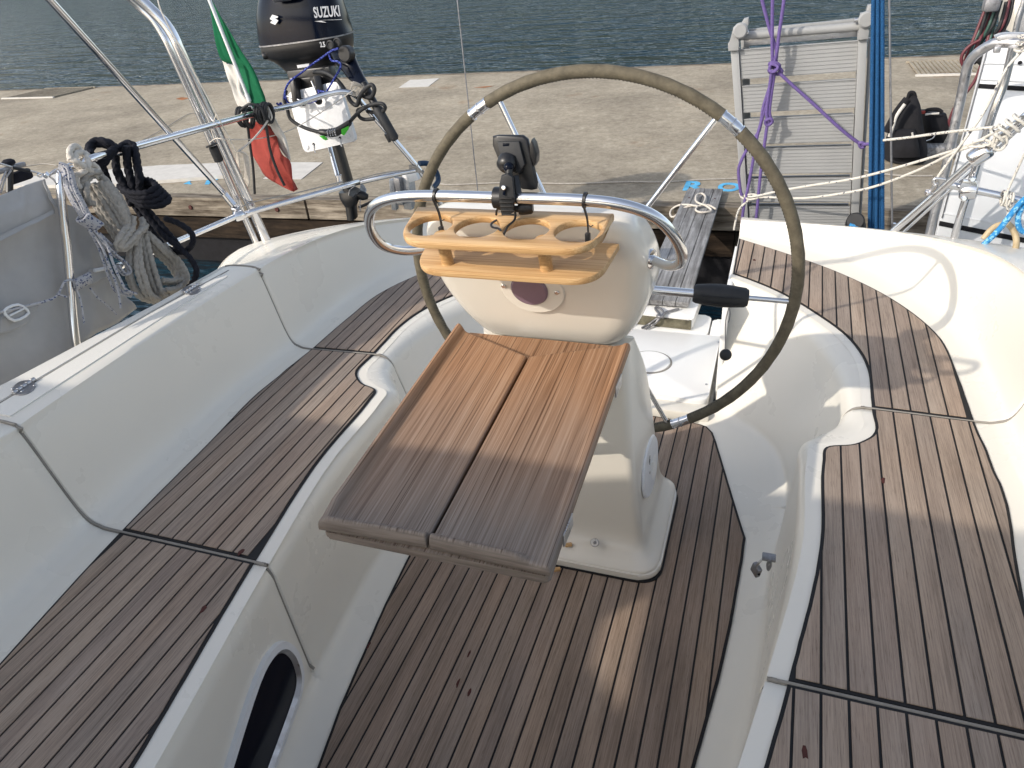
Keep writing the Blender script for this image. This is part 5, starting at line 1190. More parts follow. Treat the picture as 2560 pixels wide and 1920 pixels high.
attach(om, lathe('throttle_grip', [(0,0),(.024,0),(.026,.01),(.023,.04),(.021,(gp[3]-gp[2]).length-.01),(.014,(gp[3]-gp[2]).length),(0,(gp[3]-gp[2]).length)], gp[2], gp[3]-gp[2], 'black_rubber', None, 18))
lr_loft('kill_switch', [((-1.6976, 2.9700, 0.9126), (-1.6674, 2.9700, 0.9181), .015), ((-1.6818, 2.9700, 0.8761), (-1.6680, 2.9700, 0.8801), .01)], 'black_plastic', om)
attach(om, tube('fuel_hose', [(-2.1030, 3.1200, 1.1621), (-2.0153, 3.0800, 1.1634), (-1.9426, 3.0500, 1.1365), (-1.8885, 3.0200, 1.0917), (-1.8594, 3.0000, 1.0514), (-1.8239, 2.9900, 1.0364), (-1.7934, 2.9800, 1.0757), (-1.7518, 2.9700, 1.1087), (-1.7200, 2.9700, 1.1237), (-1.7097, 2.9700, 1.1025), (-1.7398, 2.9800, 1.0695), (-1.7892, 3.0000, 1.0719)], .0095, 'black_rubber', None, 12, 6))
mb = thing('motor_board', 'white plastic mounting board under the outboard motor on the left pushpit', 'board', (-2.0679, 3.0500, 0.9764))
Bq = [(-2.2571, 3.0900, 1.0777), (-1.9660, 3.0900, 1.1249), (-1.8978, 3.0400, 0.8663), (-2.1991, 3.0400, 0.8075)]
lr = [Vector(p) for p in Bq]; bn = (lr[1]-lr[0]).cross(lr[3]-lr[0]).normalized(); bn = bn if bn.y > 0 else -bn
bx = (lr[1]-lr[0]).normalized(); by = bn.cross(bx); Mb = Matrix((( bx.x, by.x, -bn.x, lr[0].x), (bx.y, by.y, -bn.y, lr[0].y), (bx.z, by.z, -bn.z, lr[0].z), (0,0,0,1)))
l2 = [(Mb.inverted() @ p).xy for p in lr]
bm = bmesh.new(); prism_bm(bm, rounded_poly([tuple(p) for p in l2], .022, 6), -.024, 0, .004, Mb); attach(mb, bmo('board_plate', bm, 'white_plastic'))
for u, v in ((.07,.09),(.93,.09),(.08,.92),(.90,.90)):
    p = lr[0].lerp(lr[1], u).lerp(lr[3].lerp(lr[2], u), v); attach(mb, lathe('bolt_cover', [(0,0),(.012,0),(.012,.002),(.010,.0035),(0,.0035)], p - bn*.001, -bn, 'white_plastic', None, 20))
for u, v in ((.22,.90),(.74,.90)):
    p = lr[0].lerp(lr[1], u).lerp(lr[3].lerp(lr[2], u), v); attach(mb, cyl('board_hole', p - bn*.001, p - bn*.0018, .007, 'cloth_black', None, 14)); attach(mb, tube('board_tie', [p - bn*.003, p - bn*.006 - V(0,0,.02), p - V(0,0,.038)], .0032, 'white_plastic', None, 8, 4))
lk = thing('cable_lock', 'black cable lock with four number wheels and bright green ends across the white board', 'lock', (-1.9790, 3.0000, 0.9222))
attach(lk, tube('lock_cable', [(-2.2073, 3.0200, 1.1015), (-2.2145, 3.0000, 1.0647), (-2.2107, 3.0000, 1.0153), (-2.2059, 3.0000, 0.9778), (-2.1652, 3.0000, 0.9482), (-2.1093, 3.0000, 0.9269), (-2.0611, 3.0000, 0.9162)], .0085, 'black_rubber', None, 12, 6))
attach(lk, tube('lock_cable', [(-1.8923, 3.0000, 0.9549), (-1.8392, 2.9900, 0.9931), (-1.7890, 2.9800, 1.0225), (-1.7326, 2.9700, 1.0414), (-1.6856, 2.9700, 1.0446), (-1.6702, 2.9700, 1.0289), (-1.6931, 2.9800, 1.0095), (-1.7475, 3.0000, 1.0021), (-1.7881, 3.0100, 1.0045)], .0085, 'black_rubber', None, 12, 6))
attach(lk, tube('lock_cable', [(-1.8010, 3.0000, 1.0186), (-1.8374, 3.0100, 1.0090), (-1.8339, 3.0100, 0.9808), (-1.8074, 3.0100, 0.9692), (-1.7590, 3.0100, 0.9721)], .0085, 'black_rubber', None, 12, 6))
la, lb = V(*(-2.0537, 2.9900, 0.9206)), V(*(-1.8748, 2.9900, 0.9631)); mid_ = V(*(-1.9661, 2.9850, 0.9173))
bm = bmesh.new(); pth = catmull([la, la.lerp(mid_, .5)+V(0,0,-.004), mid_, mid_.lerp(lb, .5)+V(0,0,-.004), lb], 6); sweep(bm, pth, lambda t, L: circ(.0105 + .009*math.sin(math.pi*t)**.7, 14)); attach(lk, bmo('lock_body', bm, 'black_plastic'))
for k in range(4):
    c_ = V(*(-1.9940, 2.9850, 0.9153)).lerp(V(*(-1.9527, 2.9850, 0.9214)), k/3); attach(lk, cyl('number_wheel', c_-V(.0032,0,0), c_+V(.0032,0,-.0004), .0205, 'zinc', None, 18, .0015))
    for j in range(3): attach(lk, box('wheel_mark', tuple(c_ + V(0,-.0195,.012-.011*j)), (.003,.003,.005), 'letter_silver', None, bev=0))
flat('green_end', [(-1.9127, 2.9650, 0.9362), (-1.8686, 2.9650, 0.9523), (-1.8761, 2.9650, 0.9360), (-1.9042, 2.9650, 0.9094), (-1.9165, 2.9650, 0.9136)], 'green_paint', lk, .004)
flat('green_end', [(-2.0408, 2.9680, 0.9068), (-2.0132, 2.9680, 0.9067), (-1.9973, 2.9680, 0.8900), (-2.0109, 2.9680, 0.8858), (-2.0244, 2.9680, 0.8921)], 'green_paint', lk, .004)
bc = thing('blue_flecked_cord', 'dark blue flecked cord tying the outboard motor clamps to the rail', 'cord', (-2.0058, 3.0500, 1.0997))
bm = bmesh.new()
for pts in ([(-2.1421, 2.8400, 1.0788), (-2.1141, 2.8400, 1.0491), (-2.1052, 2.8200, 1.0821), (-2.1230, 2.8200, 1.0591), (-2.1171, 2.8600, 1.0480)],
            [(-2.1781, 2.9500, 1.0760), (-2.1952, 3.0000, 1.1092), (-2.1946, 3.0500, 1.1367), (-2.1453, 3.0800, 1.1666), (-2.0843, 3.0800, 1.1976), (-2.0135, 3.1000, 1.2334), (-1.9468, 3.0600, 1.2567), (-1.9027, 3.0500, 1.2663)],
            [(-1.9774, 3.0800, 1.2407), (-1.9628, 3.0700, 1.2157), (-1.9094, 3.0400, 1.2127), (-1.8978, 3.0300, 1.1910), (-1.9523, 3.0400, 1.1386), (-2.0063, 3.0400, 1.0833), (-2.0198, 3.0300, 1.0643)],
            [(-2.0418, 3.0300, 1.0948), (-2.0145, 3.0200, 1.0901), (-1.9990, 3.0200, 1.0778), (-2.0205, 3.0200, 1.0662), (-2.0404, 3.0200, 1.0756), (-2.0181, 3.0100, 1.0950), (-1.9931, 3.0100, 1.0915)],
            [(-2.0511, 3.0300, 1.0588), (-2.0842, 3.0300, 1.0471), (-2.1312, 3.0300, 1.0417), (-2.1847, 3.0300, 1.0424), (-2.2077, 3.0000, 1.0394), (-2.1478, 2.9000, 1.0493)],
            [(-2.0533, 3.0200, 1.0546), (-2.1015, 3.0200, 1.0432), (-2.1453, 3.0200, 1.0499), (-2.1936, 3.0000, 1.0484), (-2.1892, 2.9800, 1.0826)]):
    tube_bm(bm, pts, .0046, 8, 6)
attach(bc, bmo('cord_turns', bm, 'cord_dark_blue'))
# davit head standing behind the pushpit end
dv = thing('aluminium_bracket', 'pale aluminium folding bracket with strut beyond the pushpit, left of the wheel rim', 'bracket', (-1.9163, 3.4500, 0.4984))
bar('bracket_plate', (-1.9665, 3.4500, 0.5630), (-1.9807, 3.4500, 0.3933), .035, .03, 'aluminium', dv)
bar('bracket_plate', (-1.9005, 3.5000, 0.5699), (-1.9085, 3.5000, 0.3897), .075, .05, 'aluminium', dv)
bar('bracket_block', (-1.9281, 3.4400, 0.5766), (-1.9324, 3.4400, 0.5062), .038, .04, 'zinc', dv)
bar('bracket_block', (-1.9239, 3.4400, 0.5064), (-1.9291, 3.4400, 0.4295), .045, .04, 'steel_dull', dv)
bar('bracket_top', (-1.9100, 3.4800, 0.5554), (-1.8221, 3.4800, 0.5818), .03, .05, 'white_plastic', dv)
attach(dv, cyl('strut', (-2.1052, 3.3500, 0.3990), (-2.0037, 3.4600, 0.4520), .0135, 'aluminium', None, 14))
attach(dv, cyl('black_strut', (-2.1568, 3.3600, 0.4278), (-2.0162, 3.4800, 0.4714), .008, 'black_plastic', None, 10))
mf = thing('mooring_fairlead', 'blue plastic coated mooring line end beyond the pushpit corner', 'line', (-1.8299, 3.6000, 0.6084))
attach(mf, tube('blue_hose', [(-1.8693, 3.6000, 0.6079), (-1.8439, 3.6500, 0.5948), (-1.8277, 3.7000, 0.5505), (-1.8138, 3.7000, 0.4880), (-1.8056, 3.6000, 0.4708)], .015, 'cord_navy_cover', None, 12, 6))

# ================================================================== PHONE MOUNT
pm = thing('phone_mount', 'black phone mount clamped on the middle of the grab rail', 'phone mount', (-0.4536, 1.1900, 1.2103))
def kb(name, pts, mat, th, parent=pm, rad=.004):
    """flat-faced plate drawn by its outline, with thickness away from the cockpit"""
    P_ = [Vector(p) for p in pts]; n = len(P_); bm = bmesh.new()
    c_ = sum(P_, V(0,0,0))/n; nn = (P_[1]-P_[0]).cross(P_[2]-P_[0]).normalized(); nn = nn if nn.y > 0 else -nn
    A_ = [bm.verts.new(p) for p in P_]; B_ = [bm.verts.new(p + nn*th) for p in P_]
    fa = bm.faces.new(A_); fb = bm.faces.new(B_[::-1])
    for k in range(n): bm.faces.new((A_[k], B_[k], B_[(k+1)%n], A_[(k+1)%n]))
    bmesh.ops.bevel(bm, geom=list(fa.edges)+list(fb.edges), offset=rad, segments=2, affect='EDGES', profile=.5)
    o = bmo(name, bm, mat, None, True, 40); attach(parent, o); return o
yc = 1.165
kb('cradle', [(-0.4872, 1.2350, 1.3095), (-0.4759, 1.2350, 1.3115), (-0.4293, 1.2350, 1.3108), (-0.4203, 1.2350, 1.3040), (-0.4033, 1.2220, 1.2308), (-0.4047, 1.2200, 1.2195), (-0.4131, 1.2200, 1.2174), (-0.4325, 1.2200, 1.2189), (-0.4672, 1.2220, 1.2480), (-0.4888, 1.2350, 1.2937)], 'black_plastic', .012, pm, .004)
kb('cradle_back', [(-0.4758, 1.2250, 1.3038), (-0.4333, 1.2250, 1.3039), (-0.4219, 1.2150, 1.2661), (-0.4342, 1.2150, 1.2479), (-0.4664, 1.2150, 1.2605)], 'black_rubber', .012, pm, .004)
kb('side_jaw', [(-0.4092, 1.2220, 1.3071), (-0.4057, 1.2220, 1.2997), (-0.4009, 1.2220, 1.2822), (-0.4024, 1.2220, 1.2670), (-0.4078, 1.2220, 1.2593), (-0.4137, 1.2220, 1.2796), (-0.4139, 1.2220, 1.2972)], 'black_plastic', .022, pm, .003)
kb('slot', [(-0.4635, 1.2230, 1.3006), (-0.4511, 1.2230, 1.3006), (-0.4515, 1.2230, 1.2956), (-0.4640, 1.2230, 1.2948)], 'cowl_paint', .003, pm, .0008)
attach(pm, lathe('socket', [(0,0),(.018,0),(.018,.014),(.014,.019),(.009,.023),(0,.023)], (-0.4554, 1.2220, 1.2716), (0,-1,-.55), 'black_plastic', None, 24))
bm = bmesh.new(); bmesh.ops.create_icosphere(bm, subdivisions=3, radius=.0095, matrix=Matrix.Translation((-0.4444, 1.1930, 1.2663))); attach(pm, bmo('ball_joint', bm, 'cowl_paint'))
attach(pm, cyl('neck', (-0.4427, 1.1900, 1.2638), (-0.4424, 1.1870, 1.2545), .0065, 'black_plastic', None, 14))
cl = []
for k in range(13):
    a = R(-60 + 300*k/12); cl.append(V(XC-.0015, 1.188 - .0155*math.cos(a)*1.0, 1.213 + .0155*math.sin(a)))
bm = bmesh.new(); sweep(bm, catmull(cl, 3), lambda t, L: [(-.004,-.009),(.004,-.009),(.004,.009),(-.004,.009)]); attach(pm, bmo('clamp_ring', bm, 'black_plastic', None, True, 30))
kb('clamp_strap', [(-0.4526, 1.1720, 1.2573), (-0.4401, 1.1720, 1.2613), (-0.4313, 1.1720, 1.2552), (-0.4290, 1.1660, 1.2238), (-0.4341, 1.1680, 1.1928), (-0.4437, 1.1680, 1.1872), (-0.4574, 1.1680, 1.1894), (-0.4587, 1.1660, 1.2178), (-0.4568, 1.1700, 1.2425)], 'black_rubber', .010, pm, .003)
kb('adjuster_slot', [(-0.4488, 1.1665, 1.2386), (-0.4440, 1.1665, 1.2374), (-0.4454, 1.1655, 1.2240), (-0.4496, 1.1655, 1.2260)], 'cowl_paint', .002, pm, .0005)
attach(pm, disc('set_screw', (-0.4464, 1.1660, 1.2388), (0,-1,.2), .0042, .003, 'steel', None, 1, 12, .001))
kb('clamp_side', [(-0.4348, 1.1900, 1.2538), (-0.4275, 1.2000, 1.2523), (-0.4210, 1.1900, 1.2217), (-0.4198, 1.1850, 1.2155), (-0.4302, 1.1800, 1.2181)], 'black_plastic', .012, pm, .003)
for k in range(5): attach(pm, box('strap_rib', tuple(V(*(-0.4447, 1.1655, 1.2196)) - V(0,0,.0075*k) + V(.0006*k,.0003*k,0)), (.026,.003,.0028), 'black_plastic', None, bev=.0006))
attach(pm, lathe('clamp_knob', [(0,0),(.012,0),(.013,.006),(.013,.022),(.010,.026),(0,.026)], (-0.4317, 1.1950, 1.1920), (1,.2,.1), 'black_plastic', None, 12))
attach(pm, cyl('lower_bolt', (-0.4711, 1.1900, 1.1964), (-0.4198, 1.2000, 1.1880), .006, 'black_plastic', None, 12))

# ================================================================== BACKSTAY WIRES
for a, b, r_, lab in (((-1.4138, 3.3100, 1.4255), (-1.4040, 3.3000, 0.0836), .0030, 'thin grey backstay wire left of the wheel'), ((0.3324, 3.3100, 1.3221), (0.5070, 3.3000, 0.4137), .0042, 'thicker grey backstay wire right of the blue strops')):
    t = thing('backstay_wire', lab, 'wire', b, 'backstay wires'); attach(t, tube('wire', [a, b], r_, 'zinc', None, 8)); attach(t, cyl('wire_foot', V(*b)+V(0,0,-.03), V(*b)+V(0,0,.05), r_*1.8, 'steel', None, 10, .001))

# ================================================================== PASSERELLE (folding gangway) standing at the stern
YP = 3.45
ga_ = thing('folding_gangway', 'pale grey aluminium folding gangway with ribbed steps standing upright at the stern', 'gangway', (0.1497, 3.4500, 0.3745))
def quadbar(name, tl, tr, bl, br, d, mat, parent=ga_, bev=.002, y=0):
    P_ = [Vector(p) + V(0,y,0) for p in (tl, tr, br, bl)]; return kb(name, P_, mat, d, parent, bev)
quadbar('side_rail', (-0.2360, 3.4500, 1.1519), (-0.2028, 3.4500, 1.1532), (-0.1096, 3.4500, 0.3312), (-0.0843, 3.4500, 0.3323), .07, 'aluminium_paint')
quadbar('side_rail', (0.2598, 3.4500, 1.1670), (0.2928, 3.4500, 1.1699), (0.3571, 3.4500, 0.3520), (0.3890, 3.4500, 0.3534), .07, 'aluminium_paint')
quadbar('rear_rail', (0.3045, 3.5000, 1.1622), (0.3163, 3.5000, 1.1641), (0.3987, 3.5000, 0.3356), (0.4056, 3.5000, 0.3359), .06, 'aluminium_paint')
quadbar('rear_rail', (-0.2053, 3.5400, 1.2030), (-0.1719, 3.5400, 1.2048), (-0.0957, 3.5400, 0.2988), (-0.0728, 3.5400, 0.2999), .05, 'aluminium_paint')
LP = [(-0.2004, 3.4620, 1.1458), (-0.1813, 3.4620, 1.0274), (-0.1755, 3.4620, 1.0001), (-0.1614, 3.4620, 0.8873), (-0.1562, 3.4620, 0.8603), (-0.1393, 3.4620, 0.7505), (-0.1338, 3.4620, 0.7288), (-0.1186, 3.4620, 0.6169), (-0.1150, 3.4620, 0.5928), (-0.1007, 3.4620, 0.4856), (-0.0965, 3.4620, 0.4638), (-0.0839, 3.4620, 0.3605)]
RP = [(0.2598, 3.4620, 1.1638), (0.2732, 3.4620, 1.0472), (0.2761, 3.4620, 1.0176), (0.2905, 3.4620, 0.9043), (0.2910, 3.4620, 0.8773), (0.3051, 3.4620, 0.7648), (0.3072, 3.4620, 0.7435), (0.3213, 3.4620, 0.6297), (0.3228, 3.4620, 0.6081), (0.3361, 3.4620, 0.4983), (0.3376, 3.4620, 0.4758), (0.3501, 3.4620, 0.3785)]
for k in range(6):
    tl, tr, bl_, br_ = (Vector(p) for p in (LP[2*k], RP[2*k], LP[2*k+1], RP[2*k+1]))
    nrb = 7; bm = bmesh.new(); prof = [(0, -.006)]
    for j in range(nrb+1):
        v = .06 + .90*j/nrb; prof += [(v-.012, 0), (v-.008, -.0028), (v+.008, -.0028), (v+.012, 0)]
    prof = [(0, .018), (0, -.004), (.02, -.005), (.035, 0)] + prof[1:] + [(1, 0), (1, .018)]
    Aq = [bm.verts.new(tl.lerp(bl_, min(v,1)) + V(0,d,0)) for v, d in prof]; Bq_ = [bm.verts.new(tr.lerp(br_, min(v,1)) + V(0,d,0)) for v, d in prof]
    for j in range(len(prof)-1): bm.faces.new((Aq[j], Bq_[j], Bq_[j+1], Aq[j+1]))
    bm.faces.new(Aq); bm.faces.new(Bq_[::-1])
    attach(ga_, bmo('step_board', bm, 'aluminium_paint', None, False))
    tl2, tr2, bl2, br2 = (p + V(0,.075,-.012) for p in (tl, tr, bl_, br_))
    kb('rear_board', [tl2, tr2, br2, bl2], 'aluminium_paint', .02, ga_, .002)
attach(ga_, cyl('cross_tube', (-0.2009, 3.4850, 1.1954), (0.2729, 3.4850, 1.2130), .0165, 'aluminium_paint', None, 18))
kb('rear_beam', [(-0.1738, 3.5600, 1.2121), (0.2586, 3.5600, 1.2344), (0.2614, 3.5600, 1.2175), (-0.1719, 3.5600, 1.1917)], 'aluminium_paint', .02, ga_, .002)
kb('top_board', [(-0.1877, 3.5000, 1.1849), (0.2576, 3.5000, 1.2013), (0.2622, 3.5000, 1.1729), (-0.1848, 3.5000, 1.1530)], 'steel_dull', .015, ga_, .002)
for pts, d, y in (([(-0.2300, 3.4300, 1.2351), (-0.2128, 3.4300, 1.2405), (-0.2047, 3.4300, 1.2218), (-0.2074, 3.4300, 1.2003), (-0.2012, 3.4300, 1.1814), (-0.2009, 3.4300, 1.1470), (-0.2426, 3.4300, 1.1453), (-0.2462, 3.4300, 1.1750), (-0.2350, 3.4300, 1.1921)], .05, 0),
                  ([(-0.1953, 3.5200, 1.2562), (-0.1772, 3.5200, 1.2603), (-0.1738, 3.5200, 1.2384), (-0.1812, 3.5200, 1.2106), (-0.1974, 3.5200, 1.2050), (-0.2069, 3.5200, 1.2368)], .05, 0),
                  ([(0.2514, 3.4300, 1.2632), (0.2697, 3.4300, 1.2652), (0.2752, 3.4300, 1.2534), (0.2744, 3.4300, 1.2304), (0.2930, 3.4300, 1.2034), (0.2943, 3.4300, 1.1711), (0.2562, 3.4300, 1.1679), (0.2533, 3.4300, 1.1934), (0.2574, 3.4300, 1.2079)], .05, 0),
                  ([(0.2814, 3.5200, 1.2824), (0.2981, 3.5200, 1.2856), (0.3049, 3.5200, 1.2667), (0.3060, 3.5200, 1.2255), (0.2848, 3.5200, 1.2265), (0.2784, 3.5200, 1.2651)], .05, 0)):
    kb('end_casting', pts, 'aluminium_paint', d, ga_, .003)
for p in ((-0.2002, 3.4200, 1.2227), (0.2759, 3.4200, 1.2417)): attach(ga_, lathe('pivot_disc', [(0,0),(.030,0),(.030,.02),(.024,.026),(0,.026)], V(*p)+V(0,.02,0), (0,-1,0), 'aluminium_paint', None, 24))
attach(ga_, cyl('pivot_bolt', (-0.1875, 3.4600, 1.2115), (-0.1679, 3.4600, 1.2119), .009, 'steel', None, 12)); attach(ga_, cyl('pivot_bolt', (0.2346, 3.4600, 1.2379), (0.2553, 3.4600, 1.2387), .009, 'steel_dull', None, 12))

pr2 = thing('purple_line', 'purple line knotted in front of the folding gangway', 'line', (-0.0463, 3.3900, 1.0660))
bm = bmesh.new()
for pts in ([(-0.1258, 3.3900, 1.3408), (-0.1041, 3.3900, 1.2814), (-0.0783, 3.3900, 1.2149), (-0.0488, 3.3900, 1.1469), (-0.0458, 3.3900, 1.0911)],
            [(-0.0839, 3.3800, 1.3393), (-0.0750, 3.3800, 1.2457), (-0.0653, 3.3850, 1.1543), (-0.0567, 3.3900, 1.0914)],
            [(-0.0403, 3.3800, 1.3370), (-0.0421, 3.3800, 1.2677), (-0.0453, 3.3800, 1.2027), (-0.0455, 3.3800, 1.1482), (-0.0522, 3.3850, 1.0920)],
            [(-0.0539, 3.3850, 1.0670), (-0.0595, 3.3900, 1.0089), (-0.0769, 3.3900, 0.9240), (-0.0841, 3.3900, 0.8294), (-0.1219, 3.3900, 0.7597), (-0.1502, 3.3900, 0.6879), (-0.1549, 3.3900, 0.6440), (-0.1393, 3.3900, 0.5624), (-0.1316, 3.3900, 0.5399)],
            [(-0.0486, 3.3800, 1.0613), (-0.0541, 3.3850, 0.9903), (-0.0716, 3.3900, 0.9039), (-0.0908, 3.3850, 0.7960), (-0.0977, 3.3850, 0.6899), (-0.1077, 3.3850, 0.5722), (-0.1180, 3.3850, 0.4883), (-0.1185, 3.3850, 0.3706)],
            [(-0.0462, 3.3850, 1.0668), (-0.0494, 3.3800, 0.9911), (-0.0502, 3.3800, 0.9124), (-0.0416, 3.3800, 0.8756), (-0.0524, 3.3800, 0.8520), (-0.0554, 3.3800, 0.7833), (-0.0589, 3.3800, 0.6844), (-0.0589, 3.3850, 0.5433), (-0.0567, 3.3900, 0.3715)],
            [(-0.0582, 3.3750, 1.0624), (-0.0609, 3.3750, 0.9662), (-0.0606, 3.3750, 0.9002), (-0.0471, 3.3750, 0.8666)],
            [(-0.0333, 3.3800, 1.0672), (0.0234, 3.3800, 1.0184), (0.1228, 3.3800, 0.9364), (0.2235, 3.3800, 0.8505), (0.2882, 3.3850, 0.7994), (0.3323, 3.3900, 0.7695)],
            [(0.3323, 3.3900, 0.7695), (0.3465, 3.3600, 0.7782), (0.3733, 3.3300, 0.7896)]):
    tube_bm(bm, pts, .0068, 8, 7)
attach(pr2, bmo('line_falls', bm, 'rope_purple'))
for pts in ([(-0.0687, 3.3750, 1.1003), (-0.0498, 3.3700, 1.1035), (-0.0309, 3.3750, 1.0929), (-0.0344, 3.3850, 1.0759), (-0.0612, 3.3900, 1.0853)], [(-0.0692, 3.3750, 1.0753), (-0.0523, 3.3650, 1.0701), (-0.0314, 3.3700, 1.0812), (-0.0173, 3.3800, 1.0668), (-0.0323, 3.3900, 1.0561), (-0.0585, 3.3900, 1.0600)], [(-0.0619, 3.3700, 1.0977), (-0.0352, 3.3620, 1.0888), (-0.0459, 3.3620, 1.0704), (-0.0656, 3.3700, 1.0728)], [(-0.0610, 3.3700, 0.8745), (-0.0418, 3.3650, 0.8821), (-0.0338, 3.3700, 0.8676), (-0.0490, 3.3750, 0.8531), (-0.0597, 3.3750, 0.8599)], [(0.3229, 3.3800, 0.7773), (0.3380, 3.3750, 0.7785), (0.3439, 3.3800, 0.7639), (0.3324, 3.3850, 0.7593)]):
    attach(pr2, tube('knot_turn', pts, .0068, 'rope_purple', None, 8, 6, True))

# blue strops
bs = thing('blue_tackle_falls', 'bundle of dark blue braided rope falls hanging straight beside the folding gangway', 'rope', (0.4407, 3.3000, 0.4217))
bm = bmesh.new()
tops = [1285, 1302, 1318, 1333, 1347]; 
T0 = [(0.2770, 3.3000, 1.3259), (0.2861, 3.3150, 1.3243), (0.2926, 3.3000, 1.3251), (0.3018, 3.3150, 1.3234), (0.3082, 3.3000, 1.3242)]
T1 = [(0.4183, 3.3000, 0.4097), (0.4324, 3.3100, 0.4067), (0.4445, 3.3000, 0.4109), (0.4586, 3.3100, 0.4078), (0.4698, 3.3000, 0.4120)]
for a, b in zip(T0, T1): rope_bm(bm, [a, V(*a).lerp(V(*b), .5), b], .0078, .03, 10)
attach(bs, bmo('rope_falls', bm, 'strop_blue'))
cbk = thing('jamming_block', 'black cam block holding a bright blue line behind the right coaming', 'block', (0.3477, 3.2700, 0.4688))
lr_loft('block_body', [((0.3133, 3.2700, 0.4747), (0.3823, 3.2700, 0.4918), .02), ((0.3140, 3.2700, 0.4455), (0.3951, 3.2700, 0.4525), .03), ((0.3187, 3.2700, 0.4273), (0.3987, 3.2700, 0.4308), .03)], 'black_plastic', cbk)
attach(cbk, lathe('sheave', [(0,0),(.032,0),(.036,.006),(.028,.012),(.036,.018),(.032,.024),(0,.024)], (0.3504, 3.2600, 0.4811), (-.2,-1,.3), 'black_rubber', None, 24))
attach(cbk, tube('top_bow', [(0.3322, 3.2600, 0.4825), (0.3343, 3.2600, 0.5020), (0.3510, 3.2600, 0.5048), (0.3665, 3.2600, 0.4874)], .007, 'black_plastic', None, 10, 5))
attach(cbk, rope('blue_line', [(0.3262, 3.2350, 0.4730), (0.3426, 3.2300, 0.4682), (0.3635, 3.2250, 0.4550), (0.3850, 3.2200, 0.4375)], .008, 'cord_bright_blue'))

# ================================================================== RIGHT PUSHPIT
pr_t = thing('right_pushpit', 'polished steel pushpit tubes with cast clamps round the right quarter', 'railing', (0.6812, 3.0000, 0.4928))
attach(pr_t, tube('corner_tube', [(0.7571, 2.9500, 1.1984), (0.7241, 2.9700, 1.1967), (0.6656, 3.0000, 1.1982), (0.6399, 3.0200, 1.1895), (0.6114, 3.0500, 1.1595), (0.5980, 3.0700, 1.1271), (0.5984, 3.0800, 1.0832), (0.6030, 3.0900, 1.0087), (0.6038, 3.0900, 0.9594), (0.6089, 3.0900, 0.7392), (0.6065, 3.0900, 0.5519), (0.6078, 3.0900, 0.4403)], .0165, 'steel_dull', None, 18, 6))
attach(pr_t, tube('front_leg', [(0.6959, 2.9700, 1.1873), (0.6982, 2.9700, 1.0758), (0.6872, 2.9650, 0.9841), (0.6765, 2.9600, 0.7768), (0.6684, 2.9600, 0.6159), (0.6665, 2.9600, 0.4934)], .0135, 'steel', None, 16, 3))
attach(pr_t, tube('diagonal_tube', [(0.7680, 2.8400, 1.0196), (0.7517, 2.8500, 0.9907), (0.6648, 2.9000, 0.8537), (0.5850, 2.9500, 0.7211), (0.4437, 3.0200, 0.4988)], .0135, 'steel', None, 16, 3))
attach(pr_t, tube('diagonal_tube', [(0.7954, 2.9200, 0.9811), (0.7349, 2.9700, 0.8661), (0.6457, 3.0000, 0.7332), (0.4883, 3.0800, 0.4713)], .006, 'steel', None, 10, 2))
attach(pr_t, tube('cross_tube', [(0.6049, 2.9600, 0.7330), (0.6471, 2.9600, 0.7243), (0.7542, 2.9500, 0.7045), (0.8646, 2.9400, 0.6822)], .0135, 'steel', None, 16, 3))
kb('top_pad', [(0.6424, 2.9800, 1.2185), (0.6554, 2.9800, 1.2245), (0.6732, 2.9800, 1.2270), (0.7614, 2.9800, 1.2227), (0.7666, 2.9800, 1.2028), (0.6492, 2.9800, 1.2074)], 'aluminium', .05, pr_t, .006)
def shell(name, c0, c1, r_, parent=pr_t):
    a, b = V(*c0), V(*c1); L_ = (b-a).length
    return attach(parent, lathe(name, [(0,0),(r_*.75,0),(r_*.95,L_*.08),(r_,L_*.25),(r_,L_*.75),(r_*.95,L_*.92),(r_*.75,L_),(0,L_)], a, b-a, 'steel', None, 24))
shell('clamp_shell', (0.6369, 2.8850, 0.8380), (0.6865, 2.8750, 0.8866), .030)
shell('clamp_shell', (0.6408, 2.9450, 0.7176), (0.6959, 2.9350, 0.7219), .033)
kb('clamp_plate', [(0.6365, 2.9150, 0.7657), (0.6806, 2.9150, 0.7619), (0.6938, 2.9150, 0.7279), (0.6861, 2.9150, 0.7026), (0.6336, 2.9150, 0.7170), (0.6335, 2.9150, 0.7423)], 'steel', .012, pr_t, .004)
for p in ((0.6654, 2.9200, 0.7648), (0.6552, 2.9200, 0.6954)): attach(pr_t, lathe('eye_bolt', [(0,0),(.010,0),(.011,.008),(.007,.013),(0,.013)], p, (0,-1,.2), 'steel', None, 16))
attach(pr_t, tube('shackle', [(0.5871, 2.9400, 0.7575), (0.5559, 2.9400, 0.7601), (0.5484, 2.9400, 0.7489), (0.5552, 2.9400, 0.7363), (0.5629, 2.9400, 0.7396)], .005, 'steel', None, 10, 5))
attach(pr_t, tube('bottle_screw', [(0.5623, 2.9400, 0.7428), (0.5519, 2.9500, 0.7172), (0.5426, 2.9600, 0.6993)], .006, 'steel_dull', None, 10, 3)); attach(pr_t, cyl('screw_end', (0.5430, 2.9500, 0.7121), (0.5409, 2.9550, 0.6976), .011, 'steel', None, 12, .002))
attach(pr_t, box('under_bracket', (0.6560, 2.9900, 1.1784), (.02,.015,.02), 'steel_dull', None, bev=.003))
wpn = thing('leaning_board', 'tall white panel with black stripes standing behind the right pushpit', 'panel', (0.8173, 3.2500, 0.4120))
yW = 3.26
def wq(name, pts, mat, th, y=0): return kb(name, [Vector(p)+V(0,y,0) for p in pts], mat, th, wpn, .003)
